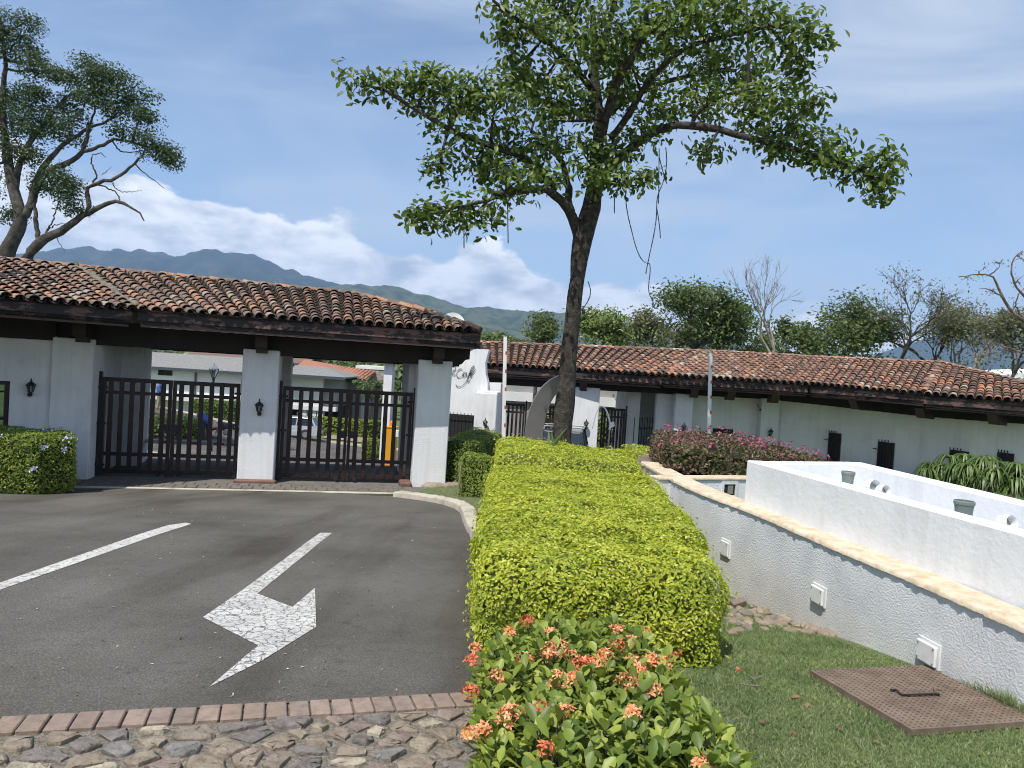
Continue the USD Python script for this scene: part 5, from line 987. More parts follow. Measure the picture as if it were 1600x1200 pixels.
for k, (px, py, w_) in enumerate([(1185, 1132, 'small red brown dry leaf on the lawn left of the cover'), (1310, 1147, 'curled brown dry leaf on the lawn below the left corner of the cover'), (1373, 1168, 'dark brown dry leaf on the lawn under the near edge of the cover'), (1252, 1095, 'reddish dry leaf on the lawn left of the cover edge'), (1264, 1103, 'pale dry leaf beside the left cover edge'), (1150, 1046, 'tiny red fallen petal on the lawn beside the hedge shadow'), (1233, 1148, 'brown dry leaf on the lawn right of the ixora leaves')]):
    p = gnd(px, py) + [0, 0, .022]; q = p + rs.normal(0, .012, (2, 3)) * [1, 1, .3]; v, f = leaf_six(np.array([p, q[0]])[:1], np.array([[.2, -.3, 1.0]]), .055, .035, rs, np.array([[math.cos(k), math.sin(k), .1]]), bend=.5); tag(solo('fallen_leaf', (v, f), dry_leaf if k != 5 else red_petal, smooth=True).GetPrim(), w_, 'fallen leaf')
tw = [curve([gnd(*a) + [0, 0, .03] for a in q], 8) for q in (((1155, 1075), (1170, 1078), (1186, 1079)), ((1165, 1060), (1176, 1068), (1183, 1079)), ((1176, 1068), (1188, 1064), (1195, 1060)))]
tag(solo('twig', cat([tube(q, .004, 4) for q in tw]), bark_pale).GetPrim(), 'dry forked twig lying on the lawn near the hedge', 'twig')
rs = np.random.default_rng(77); n_ = 420; q_ = np.stack([rs.uniform(-6, .0, n_), 3.9 + 10 * rs.random(n_) ** 1.6], 1); rp_ = Polygon(rd).buffer(-.05); q_ = np.array([q for q in q_ if rp_.contains(Point(q))]); P_ = np.column_stack([q_, G(q_[:, 0], q_[:, 1]) + .006])
tag(solo('road_litter', leaf_quads(P_, np.array([0, 0, 1.0]) + rs.normal(0, .35, P_.shape), .026, .013, rs), leafmat('litter', [(.05, .04, .03), (.30, .26, .2), (.12, .08, .05), (.5, .47, .42)], trans=0.0)).GetPrim(), kind='stuff')
# strap leaf sticking up out of the hedge
def strap(t, base, tip, w, mat, sag=.0, name='leaf'):
    b, q = np.array(base, float), np.array(tip, float); m_ = (b + q) / 2 + [0, 0, sag]; C = curve([b, m_, q], 8) if sag else np.linspace(b, q, 6); d = q - b; s = np.cross(d, [0, 1, 0.2]); s /= np.linalg.norm(s); u = np.linspace(0, 1, len(C)); ww = w * (1 - u ** 2.2) + .001
    V = np.stack([C - s * ww[:, None], C + np.array([0, -.3 * w, 0]), C + s * ww[:, None]], 1).reshape(-1, 3); F = []
    for k in range(len(C) - 1):
        for j in (0, 1): a = k * 3 + j; F += [[a, a + 1, a + 4], [a, a + 4, a + 3]]
    return part(t, name, (V, np.array(F)), mat, smooth=True)
t = thing('strap_plant', 'few long green blades rising out of the far lime hedge before the trunk', 'plant', at(862, 700, 12.6))
for a, b in (((862, 696), (887, 667)), ((858, 694), (857, 672)), ((864, 692), (862, 674)), ((866, 697), (880, 676))): strap(t, at(*a, 12.6), at(*b, 12.6 + .05), .022, fern_leaf)

# ------------------------------------------------------------------ trees
def limb(P, r0, r1, sides=8, n=16, wob=.02, seed=0):
    C = curve(P, n) if len(P) > 2 else np.linspace(P[0], P[1], n); rg = np.random.default_rng(seed); C[1:-1] += rg.normal(0, wob, C[1:-1].shape); return C, np.linspace(r0, r1, n) * (1 + rg.normal(0, .03, n))
def tree_from(name, label, trunk_pts, trunk_r, limbs, lobes, depth, barkm, leafm, leafL, leafW, per, seed, twig_r=.012, dspread=1.0, cat_='tree', cl_r=.32, hang=.35, bare=(), gap=.5, trunk_sides=14, rag=.16):
    """Trunk and limbs along surveyed lines, twigs to leaf clusters that fill uneven lobes. Each lobe: (px, py, rx, ry, dy, clusters)."""
    rg = np.random.default_rng(seed); tr = [at(px, py, depth) for px, py in trunk_pts]; base = tr[0].copy()
    t = thing(name, label, cat_, (base[0], base[1], float(G(base[0], base[1]))))
    C = curve(tr, 26); rr = np.interp(np.linspace(0, 1, 26), np.linspace(0, 1, len(trunk_r)), trunk_r); v, f = tube(C, rr, trunk_sides)
    v = v + (meshkit.fbm(v * [5, 5, 1.6], 3, seed) - .5)[:, None] * (v - np.repeat(C, trunk_sides, 0)) * .35; part(t, 'trunk', (v, f), barkm, smooth=True)
    pool, prad = [C], [rr]; LM = []
    for k, (pts, r0, r1) in enumerate(limbs):
        C2, r2 = limb([at(px, py, depth + dy) for px, py, dy in pts], r0, r1, n=18, wob=.012 * depth / 17, seed=seed + k); LM.append(tube(C2, r2, 8)); pool.append(C2); prad.append(r2); part(t, 'limb', tube(C2, r2, 9), barkm, smooth=True)
    pool = np.vstack(pool); tw, P, N = [], [], []
    for (px, py, rx, ry, dy, k) in lobes:
        c = at(px, py, depth + dy); sc = depth / FPX; rad = np.array([rx * sc, rx * sc * .8 * dspread, ry * sc])
        hub = c + rg.normal(0, .15, 3) * rad; q = pool[np.argmin(((pool - hub) ** 2).sum(1))]
        mid = (q + hub) / 2 + rg.normal(0, .06, 3) * np.linalg.norm(hub - q); br = curve([q, mid, hub], 9); tw.append(tube(br, np.linspace(twig_r * 2.6, twig_r * 1.3, 9), 5)); loc = np.vstack([br[3:]])
        for _ in range(k):
            d = rg.normal(0, 1, 3); d /= np.linalg.norm(d); e = c + d * rad * rg.random() ** .4; a = loc[np.argmin(((loc - e) ** 2).sum(1))]; m_ = (a + e) / 2 + rg.normal(0, .08, 3) * np.linalg.norm(e - a) + [0, 0, .04]
            b2 = curve([a, m_, e], 6); tw.append(tube(b2, np.linspace(twig_r, twig_r * .35, 6), 4))
            if len(loc) < 60: loc = np.vstack([loc, b2[2:5]])
            nn = rg.poisson(per); o = rg.normal(0, 1, (nn, 3)); o /= np.linalg.norm(o, axis=1, keepdims=True) + 1e-9; o *= (rg.random((nn, 1)) ** .5) * cl_r * np.array([1, 1, .62]); P.append(e + o); N.append(o / cl_r * .7 + np.array([0, 0, .55]) + rg.normal(0, .45, (nn, 3)) - [0, .15, 0])
    part(t, 'twigs', cat(tw), barkm, smooth=True, kind='stuff')
    P, N = np.vstack(P), np.vstack(N); out = rg.normal(0, .6, P.shape) + [0, 0, -hang]
    part(t, 'crown', leaf_six(P, N, leafL, leafW, rg, out, bend=.25) if leafL > .12 else leaf_quads(P, N, leafL, leafW, rg, align=out), leafm, smooth=leafL > .12, kind='stuff'); return t
# the big tree on the median
MT = [(875, 715), (878, 673), (884, 622), (887, 580), (890, 540), (895, 490), (901, 440), (908, 388), (916, 352), (924, 325), (929, 290), (933, 240), (936, 190), (930, 130), (928, 70), (925, 10)]
ML = [([(905, 375, 0), (896, 345, -.1), (880, 318, -.5), (860, 300, -.9), (820, 296, -1.5), (770, 302, -2)], .135, .05), ([(893, 340, -.2), (888, 300, .3), (882, 265, .8), (865, 235, 1.2), (830, 205, 1.5)], .10, .05),
      ([(865, 300, -.8), (830, 255, -1.0), (790, 235, -1.3), (740, 218, -1.6), (690, 195, -2), (640, 165, -2.2), (600, 140, -2.4)], .10, .03), ([(840, 296, -1), (790, 305, -1.8), (730, 320, -2.3), (660, 338, -2.6)], .055, .02),
      ([(920, 335, 0), (935, 290, .2), (960, 255, .4), (990, 228, .3), (1030, 202, 0), (1080, 196, -.3), (1130, 205, -.5), (1180, 218, -.9), (1250, 235, -1.4), (1320, 255, -1.9), (1375, 285, -2.2)], .13, .03),
      ([(933, 230, 0), (950, 170, -.6), (975, 110, -1.2), (1000, 70, -1.6), (1010, 20, -2)], .13, .05), ([(930, 200, .3), (960, 170, .9), (1010, 140, 1.5), (1070, 120, 2), (1150, 110, 2.5)], .09, .04), ([(955, 215, 0), (1000, 150, -.8), (1050, 90, -1.6), (1120, 60, -2.2), (1200, 40, -2.6)], .085, .03),
      ([(932, 150, 0), (900, 110, -.5), (860, 70, -.9), (810, 30, -1.3), (770, 0, -1.6)], .085, .03), ([(925, 110, .2), (905, 60, .8), (880, 10, 1.3)], .08, .04), ([(925, 120, 0), (945, 60, .3), (960, 0, .4), (970, -60, .5)], .10, .05), ([(1080, 196, -.3), (1110, 160, -.2), (1170, 140, 0), (1240, 130, .3)], .05, .02), ([(935, 300, 0), (955, 290, -.4), (990, 280, -.8), (1030, 275, -1.1)], .03, .008)]
LB = [(570, 130, 32, 18, -2.4, 7), (618, 125, 36, 26, -2.2, 12), (665, 145, 42, 34, -2, 18), (720, 135, 48, 36, -1.7, 20), (775, 160, 52, 42, -1.4, 22), (700, 200, 34, 18, -1.9, 8), (800, 110, 40, 26, 0, 14), (848, 120, 50, 40, -.5, 18), (690, 262, 28, 18, -2, 8), (740, 255, 42, 26, -1.6, 14), (800, 225, 46, 34, -1.2, 18), (848, 235, 36, 30, .6, 12), (655, 338, 26, 14, -2.5, 7), (700, 335, 40, 22, -2.3, 13), (752, 330, 36, 28, -2, 12), (800, 290, 40, 30, -1.6, 14), (838, 275, 32, 26, -1, 10),
      (878, 190, 46, 44, -.6, 18), (905, 100, 56, 50, -1.2, 24), (850, 55, 50, 36, -.8, 18), (800, 55, 36, 24, -1.2, 10), (790, 15, 34, 22, -1.4, 10), (880, 15, 50, 36, 1.2, 18), (960, 45, 64, 44, -1.4, 26), (1030, 35, 60, 44, -1.8, 24), (1100, 35, 60, 40, -2.2, 24), (1170, 35, 54, 40, -2.4, 22), (1225, 45, 40, 30, -2.2, 14), (1270, 55, 22, 17, -2, 7), (1255, 100, 30, 24, -1.6, 10), (1085, 105, 62, 40, 1.6, 24), (1150, 110, 56, 40, 1.2, 22), (1215, 135, 42, 32, .2, 16), (1000, 115, 50, 40, -.8, 18), (960, 150, 40, 36, .8, 12), (1040, 165, 42, 28, .6, 13), (1105, 165, 48, 28, 0, 15), (1165, 175, 48, 30, -.3, 17), (1225, 185, 46, 30, -.8, 15), (1265, 165, 26, 22, -.8, 8), (1105, 238, 26, 16, -.7, 8), (1205, 232, 34, 22, -1.1, 10), (1255, 225, 42, 28, -1.4, 14), (1300, 245, 40, 26, -1.7, 13), (1340, 268, 38, 22, -2, 12), (1378, 290, 22, 18, -2.2, 8), (1370, 245, 22, 14, -2.1, 6), (1005, 205, 46, 24, .2, 12), (960, 235, 36, 24, -.3, 10), (915, 245, 32, 26, -.8, 10), (935, 278, 34, 20, -1, 12), (975, 282, 26, 12, -.9, 7), (1015, 272, 20, 9, -1.1, 5), (905, 165, 40, 34, 1.2, 12),
      (950, -40, 90, 50, 0, 26), (1060, -40, 90, 50, 0, 26), (850, -40, 70, 40, 0, 18), (1160, -35, 70, 40, 0, 18), (980, -110, 100, 60, 0, 26), (880, -100, 70, 50, 0, 16), (1090, -110, 90, 50, 0, 20), (990, 80, 70, 50, 2, 18), (860, 150, 50, 40, 1.5, 12)]
mt = tree_from('median_tree', 'large spreading broad leaved tree on the median between both driveways', MT, [.235, .215, .235, .195, .185, .178, .175, .215, .24, .17, .145, .13, .115, .10, .08, .06], ML, LB, 17.0, bark, tree_leaf, .17, .083, 18, 81, twig_r=.014, cl_r=.40)
wr = curve([at(*p, 17.0 - .1) for p in ((889, 408), (905, 414), (919, 404))], 8)
tag(solo('dead_vines', cat([tube(curve([at(*p, 16.2) for p in q], 24), .012, 4) for q in (((978, 296), (980, 330), (988, 365), (997, 395), (1008, 410), (1014, 412)), ((1040, 230), (1041, 262), (1034, 290), (1028, 305), (1026, 330), (1021, 370), (1012, 412), (1009, 428)), ((1030, 245), (1038, 275), (1042, 287)), ((1026, 325), (1030, 350), (1032, 372)), ((1015, 412), (1014, 440), (1014, 456), (1018, 466)), ((1030, 232), (1029, 318)), ((960, 306), (960, 333)), ((793, 320), (794, 380)), ((725, 350), (725, 388)), ((768, 340), (768, 358)))]), bark_grey).GetPrim(), 'thin grey dead vines hanging from the big tree against the sky', 'vines')
tag(solo('wire_loop', cat([tube(curve([at(*p, 16.6) for p in ((919, 440), (919, 470), (914, 478), (911, 560))], 12), .012, 4), rounded([at(912, 488, 16.6), at(912, 485, 16.6)], .04, 1)]), iron).GetPrim(), 'thin dark cable with a knob hanging beside the big trunk', 'cable')
# old tree behind the gatehouse, at the left edge
z_ = lambda x, y, d=0: (x / 2.667, y / 2.667, d)
LT = [(2, 470), (4, 420), (15, 385), (32, 345), (22, 300), (14, 260), (10, 225)]
LL = [([z_(110, 1120), z_(130, 1050), z_(180, 1000), z_(270, 955), z_(340, 900), z_(420, 860), z_(500, 840), z_(545, 865), z_(580, 885), z_(600, 920)], .36, .03), ([z_(340, 900), z_(370, 850), z_(365, 790), z_(395, 765), z_(470, 745), z_(520, 715), z_(560, 680), z_(590, 650), z_(605, 625)], .16, .05), ([z_(85, 910), z_(130, 850), z_(150, 790), z_(200, 720), z_(280, 680), z_(345, 630), z_(362, 570), z_(370, 510)], .26, .08),
      ([z_(345, 630), z_(420, 605), z_(480, 580), z_(540, 592), z_(590, 605), z_(640, 610)], .12, .04), ([z_(470, 590), z_(510, 630), z_(550, 635), z_(590, 625)], .05, .02), ([z_(130, 870), z_(150, 760), z_(185, 690), z_(260, 610), z_(330, 560), z_(385, 525), z_(430, 515)], .22, .06), ([z_(385, 760), z_(400, 720), z_(380, 660), z_(400, 640), z_(440, 655)], .06, .02), ([z_(160, 1010), z_(150, 930), z_(145, 860), z_(120, 780)], .15, .08), ([z_(60, 800), z_(80, 690), z_(120, 600), z_(180, 520), z_(260, 420), z_(330, 380)], .22, .06), ([z_(40, 700), z_(20, 560), z_(10, 420), z_(20, 260), z_(10, 150)], .26, .07), ([z_(395, 765), z_(440, 780), z_(480, 800), z_(500, 835)], .05, .03), ([z_(560, 680), z_(590, 710), z_(640, 750), z_(685, 785)], .045, .012), ([z_(425, 730), z_(450, 710), z_(465, 695)], .02, .008), ([z_(470, 760), z_(490, 790), z_(540, 800), z_(590, 790)], .035, .01), ([z_(180, 1000), z_(215, 930), z_(240, 860), z_(245, 800)], .06, .02), ([z_(195, 960), z_(230, 940), z_(270, 930)], .04, .015), ([z_(225, 975), z_(245, 1010), z_(270, 1050)], .03, .008), ([z_(360, 600), z_(370, 540), z_(400, 440), z_(390, 360)], .08, .03)]
LLB = [(8, 30, 30, 22, 0, 8), (40, 42, 24, 18, 0, 7), (15, 75, 34, 20, 0, 9), (55, 85, 18, 12, 0, 5), (60, 108, 26, 16, 0, 8), (110, 115, 30, 22, 0, 11), (145, 105, 26, 20, 0, 9), (170, 125, 34, 24, 0, 13), (205, 150, 32, 22, 0, 11), (225, 178, 22, 16, 0, 8), (130, 145, 34, 20, 0, 10), (180, 170, 30, 18, 0, 8), (20, 150, 34, 24, 0, 11), (65, 160, 34, 22, 0, 11), (100, 175, 34, 20, 0, 10), (15, 190, 34, 24, 0, 10), (60, 200, 36, 22, 0, 11), (105, 208, 26, 16, 0, 8), (230, 220, 20, 13, 0, 7), (250, 238, 22, 13, 0, 8), (265, 250, 10, 9, 0, 4), (195, 205, 16, 10, 0, 4), (90, 275, 24, 16, 0, 7), (110, 300, 24, 18, 0, 9), (118, 322, 14, 10, 0, 4), (70, 290, 20, 14, 0, 5), (20, 240, 26, 18, 0, 6), (10, 330, 18, 16, 0, 5), (45, 240, 26, 14, 0, 5), (-40, 60, 60, 50, 0, 16), (-40, 160, 60, 50, 0, 18), (-40, 260, 50, 50, 0, 14)]
tree_from('old_tree', 'gnarled dark tree with feathery foliage rising behind the gatehouse at left', LT, [.36, .33, .29, .25, .21, .18, .14], [(p_, a_ * .66, b_ * .8) for p_, a_, b_ in LL], LLB, 30.0, bark_grey, left_leaf, .118, .07, 120, 83, twig_r=.022, cl_r=.60, dspread=1.2, hang=.1)

# background trees: grown from a trunk by repeated forking
def grown(name, label, px, py_base, py_top, y, spread, seed, barkm, leafm=None, leaves=9, L=.28, levels=5, r0=.2, lean=0.0, up=.35, cl=.5, group=None, fork=3, skirt=0, sk_r=.45, sk_lo=.12):
    rg = np.random.default_rng(seed); B = at(px, py_base, y); H = at(px, py_top, y)[2] - B[2]
    gz = float(G(B[0], B[1])); t = thing(name, label, 'tree', (B[0], y, gz), group=group); segs, tips = [], []
    def go(p, d, l, r, lv):
        n = 5; C = [p]; dd = d.copy()
        for _ in range(n - 1): dd = dd + rg.normal(0, .13, 3) + [0, 0, up * .10]; dd /= np.linalg.norm(dd); C.append(C[-1] + dd * l / (n - 1))
        C = np.array(C); segs.append((lv, tube(C, np.linspace(r, r * .68, n), 6 if lv < 2 else 4)))
        if lv >= levels: tips.append(C[-1]); return
        for k in range(rg.integers(2, fork + 1)):
            a = rg.random() * 6.28; s = rg.uniform(.45, .95) * spread; e1 = np.cross(dd, [.3, .2, .9]); e1 /= np.linalg.norm(e1); e2 = np.cross(dd, e1); nd = dd + (e1 * math.cos(a) + e2 * math.sin(a)) * s + [0, 0, up * .3]; nd /= np.linalg.norm(nd); go(C[-1] if rg.random() < .75 else C[-2], nd, l * rg.uniform(.66, .88), r * .62, lv + 1)
            if lv >= levels - 2: tips.append(C[2])
    q = (1 - .76 ** (levels + 1)) / (1 - .76); go(np.array([B[0], y, B[2]]), np.array([lean, 0, 1.0]) / math.hypot(lean, 1), H / (q * .86), r0, 0)
    if gz < B[2]: segs.append((0, tube([(B[0], y, gz - .1), (B[0], y, B[2] + .1)], [r0 * 1.25, r0], 7)))
    part(t, 'trunk', cat([s for l, s in segs if l == 0]), barkm, smooth=True); part(t, 'branches', cat([s for l, s in segs if l > 0]), barkm, smooth=True, kind='stuff')
    if leafm is not None:
        T = np.array(tips)
        if skirt:                                                       # lower boughs: leaf clusters round the stem down to the roof line
            a = rg.random(skirt) * 6.28; h = sk_lo + (.92 - sk_lo) * rg.random(skirt) ** .9; R0 = H * sk_r * np.sqrt(np.clip(1 - ((h - .5) / .62) ** 2, .05, 1)) * (.55 + .6 * meshkit.noise(np.stack([np.cos(a) * 1.7, np.sin(a) * 1.7, h * 4], 1) + seed, seed)); q_ = rg.random(skirt) ** .35
            T = np.vstack([T, np.stack([B[0] + np.cos(a) * R0 * q_, y + np.sin(a) * R0 * q_, B[2] + h * H], 1)])
        nn = len(T) * leaves; P = np.repeat(T, leaves, 0) + rg.normal(0, cl * .55, (nn, 3)) * [1, 1, .6]; N = rg.normal(0, .6, (nn, 3)) + [0, -.3, .8]; part(t, 'crown', leaf_quads(P, N, L, L * .55, rg), leafm, kind='stuff')
    return t
W = 'trees behind the long building'
grown('pale_tree', 'slender airy tree with sparse leaves left of the big trunk, behind the roof', 838, 580, 505, 48, .8, 101, bark_grey, far_leaf, 10, .26, 5, .12, skirt=75, sk_r=.42, sk_lo=.0)
grown('pale_tree', 'light green airy tree just right of the big trunk, behind the roof', 935, 580, 490, 46, .85, 102, bark_grey, far_leaf3, 10, .26, 5, .12, skirt=130, sk_r=.62, sk_lo=.0)
grown('pale_tree', 'low thin brownish green tree behind the roof, left of the tall dark tree', 985, 585, 508, 52, .9, 103, bark_grey, far_leaf2, 9, .26, 5, .1, skirt=100, sk_r=.7, sk_lo=-.05)
grown('dark_tree', 'tall ragged dark green tree behind the roof right of the hanging vines', 1072, 600, 448, 44, .85, 104, bark_grey, far_leaf, 8, .26, 6, .24, cl=.75, skirt=260, sk_r=.46, sk_lo=-.02)
grown('dark_tree', 'lower dark leafy tree behind the roof peak, under the pale bare tree', 1135, 600, 490, 47, .9, 105, bark_grey, far_leaf, 12, .30, 5, .2, cl=.7, skirt=210, sk_r=.72, sk_lo=-.05)
grown('dark_tree', 'dark leafy tree behind the roof left of the tall ragged tree', 1025, 598, 497, 50, .9, 106, bark_grey, far_leaf2, 12, .30, 5, .18, cl=.7, skirt=180, sk_r=.62, sk_lo=-.05)
grown('bare_tree', 'pale leafless tree with upright white twigs behind the roof', 1195, 600, 428, 43, .62, 107, bark_pale, None, 0, .2, 6, .13, up=.55)
grown('dark_tree', 'low dense green tree between the pale bare tree and the round green tree', 1225, 605, 510, 50, .9, 108, bark_grey, far_leaf, 12, .30, 5, .18, cl=.7, skirt=210, sk_r=.85, sk_lo=-.05)
grown('round_tree', 'dense rounded green tree in the middle behind the roof', 1315, 610, 492, 45, .85, 109, bark_grey, far_leaf, 15, .26, 5, .22, cl=.9, skirt=260, sk_r=.52, sk_lo=-.05)
grown('bare_tree', 'dark forked leafless tree left of the brushy thicket behind the roof', 1402, 615, 458, 42, .8, 110, bark_grey, far_leaf2, 1, .18, 6, .15, up=.45)
grown('thicket_tree', 'grey brown brushy tree with tangled bare branches behind the roof', 1455, 615, 492, 44, .85, 111, bark_grey, far_leaf2, 3, .22, 6, .16, up=.5, skirt=130, sk_r=.62, sk_lo=-.05)
grown('thicket_tree', 'thin tangled brushy tree at the right, behind the roof end', 1525, 620, 490, 45, .85, 112, bark_pale, far_leaf2, 3, .22, 6, .15, up=.5, skirt=100, sk_r=.55, sk_lo=-.05)
grown('thicket_tree', 'half bare tree with scattered leaves above the roof end near the right edge', 1575, 625, 505, 40, .9, 113, bark_grey, far_leaf2, 5, .22, 5, .13, up=.4, skirt=110, sk_r=.6, sk_lo=-.05)
grown('bare_tree', 'small grey leafless tree behind the roof, between the round tree and the forked tree', 1362, 612, 505, 47, .8, 116, bark_pale, far_leaf2, 1, .16, 6, .1, up=.4)
grown('thicket_tree', 'tangled grey twiggy tree behind the roof, above the right hip of the long roof', 1488, 620, 486, 47, .9, 117, bark_pale, far_leaf2, 2, .18, 6, .13, up=.45)
RL = [([(1640, 520, 0), (1600, 500, 0), (1570, 470, 0), (1545, 430, 0), (1520, 430, 0), (1498, 432, 0)], .09, .015), ([(1640, 500, 0), (1590, 450, 0), (1580, 420, 0), (1598, 392, 0)], .07, .02), ([(1570, 470, 0), (1552, 455, 0), (1530, 452, 0)], .04, .012), ([(1620, 560, 0), (1580, 545, 0), (1540, 535, 0)], .05, .015), ([(1545, 430, 0), (1560, 418, 0), (1566, 405, 0)], .03, .01), ([(1600, 500, 0), (1588, 470, 0), (1600, 450, 0)], .04, .015)]
tree_from('reddish_tree', 'reddish half bare tree reaching in from the right edge', [(1662, 640), (1655, 580), (1640, 500), (1650, 420), (1645, 350)], [.26, .24, .2, .14, .08], RL, [(1510, 432, 14, 8, 0, 3), (1535, 425, 16, 12, 0, 4), (1560, 410, 16, 12, 0, 4), (1590, 400, 20, 20, 0, 6), (1590, 440, 22, 14, 0, 5), (1550, 455, 20, 10, 0, 4), (1590, 480, 20, 16, 0, 4), (1560, 540, 26, 16, 0, 6), (1590, 560, 24, 16, 0, 5), (1545, 560, 18, 12, 0, 4)], 30.0, worn('reddish_bark', (.12, .075, .06), (.2, .17, .15), .5, .6, (3, 3, 3)), far_leaf2, .10, .05, 5, 115, twig_r=.016, cl_r=.35)
# strap-leaved shrubs in front of the long wall
rs = np.random.default_rng(91)
def strappy(px, py, y, h, R, n, label, group=None):
    n = int(n * 2.2)
    c = at(px, py, y); t = thing('strap_shrub', label, 'shrub', (c[0], c[1], float(G(c[0], c[1])))); z0 = c[2]
    ms = []; VV, FF = [], []
    for _ in range(n):
        hub = np.array([c[0] + rs.normal(0, R * .45), c[1] + rs.normal(0, R * .35), z0]); top = hub + [rs.normal(0, .12), rs.normal(0, .12), h * rs.uniform(.12, .88)]; ms.append(tube([hub, top], [.02, .012], 4))
        for k in range(24):
            a = rs.random() * 6.28; l = rs.uniform(.28, .5); o = np.array([math.cos(a), math.sin(a), 0]); C = np.array([top + o * l * u + [0, 0, .32 * l * math.sin(u * 2.9) - l * .75 * u ** 2.2 + rs.normal(0, .0)] for u in np.linspace(0, 1, 6)]); s = np.array([-o[1], o[0], .0]); wv = .020 * np.sin(np.linspace(.25, math.pi, 6)) + .002
            b = len(VV) * 12; VV.append(np.stack([C - s * wv[:, None], C + s * wv[:, None]], 1).reshape(-1, 3)); FF.append(np.array([[2 * q, 2 * q + 1, 2 * q + 3] for q in range(5)] + [[2 * q, 2 * q + 3, 2 * q + 2] for q in range(5)]) + b)
    part(t, 'stems', cat(ms), bark_pale, kind='stuff'); part(t, 'strap_leaves', (np.vstack(VV), np.vstack(FF)), fern_leaf, smooth=True, kind='stuff')
strappy(1463, 757, 19.5, .62, .35, 9, 'small dark strap leaved shrub left of the larger group by the wall')
strappy(1508, 762, 19.0, .88, .5, 16, 'tall strap leaved shrub in front of the third barred window')
strappy(1548, 766, 18.6, .86, .55, 18, 'dense bright strap leaved shrub in the middle of the group by the wall')
strappy(1596, 772, 18.2, .9, .6, 16, 'strap leaved shrub at the right edge of the picture by the wall')
hs = slab([(12.0, 12.2), (14.8, 11.4), (15, 12.4), (12.5, 13.0)], -1.1, -.66, .14); hedge_thing('yellow_border', 'low yellow green border plants beyond the trough at the right edge', hs, 3000, .05, .02, lime, lime_core, 93, cat_='border plants')
# ------------------------------------------------------------------ what is seen through the gates
a, b = at(150, 688, 18.3), at(372, 693, 19.0); a[2] = b[2] = (a[2] + b[2]) / 2; dv = (b - a); Lb = np.linalg.norm(dv); d2 = dv[:2] / Lb; n2 = np.array([d2[1], -d2[0]])
t = thing('boom_barrier', 'lowered white barrier boom with red stripes behind the left gate', 'barrier', (*a[:2], float(G(*a[:2]))))
part(t, 'boom', frame_box(a, d2, n2, -.1, Lb, -.03, .03, a[2] - .05, a[2] + .05), white_metal)
for k in range(6): part(t, 'red_band', frame_box(a, d2, n2, .3 + k * .62, .55 + k * .62, -.033, .033, a[2] - .025, a[2] + .02), red_paint)
part(t, 'post', frame_box(a, d2, n2, -.3, -.101, -.12, .12, float(G(*a[:2])), a[2] + .12), white_metal)
p = at(609, 716, 26.0); z = float(G(p[0], 26)); t = thing('barrier_cabinet', 'tall yellow barrier cabinet with orange lamp behind the right gate', 'cabinet', (p[0], 26, z))
zt2 = at(612, 668, 26)[2]; part(t, 'body', chamfer_box(p[0] - .19, p[0] + .19, 25.8, 26.2, z, zt2, .02), yellow_paint); part(t, 'lid', chamfer_box(p[0] - .21, p[0] + .21, 25.78, 26.22, zt2 + .002, zt2 + .05, .01), yellow_paint); part(t, 'lamp', lathe([(0, 0), (.09, 0), (.09, .12), (.05, .18), (0, .19)], (p[0], 26, zt2 + .052), 12), orange_lens, smooth=40); part(t, 'arm_hub', chamfer_box(p[0] + .10, p[0] + .3, 25.72, 25.79, zt2 - .3, zt2 - .05, .01), white_metal)
# street lamp on the inner lawn
y = 31.0; p = at(326, 705, y); z = float(G(p[0], y)); zl = at(327.5, 590, y)[2]; c = np.array([p[0] + .05, y, zl]); t = thing('street_lamp', 'black post lamp with a lantern head seen through the left gate', 'street lamp', (p[0], y, z))
part(t, 'post', lathe([(0, 0), (.11, 0), (.11, .3), (.06, .4), (.05, zl - z - .1), (.07, zl - z - .05), (.05, zl - z), (0, zl - z)], (c[0], y, z), 10), iron, smooth=40)
part(t, 'glass_body', lathe([(.07, .02), (.2, .38)], c, 4), lamp_glass); part(t, 'frame', cat([tube([c + [math.cos(k) * .075, math.sin(k) * .075, .02], c + [math.cos(k) * .205, math.sin(k) * .205, .38]], .014, 4) for k in np.arange(4) * math.pi / 2] + [lathe([(0, 0), (.09, 0), (.08, .03), (0, .03)], c, 8)]), iron); part(t, 'cap', lathe([(.23, .38), (.22, .41), (.08, .52), (.03, .56), (.03, .6), (0, .62)], c, 4), chrome)
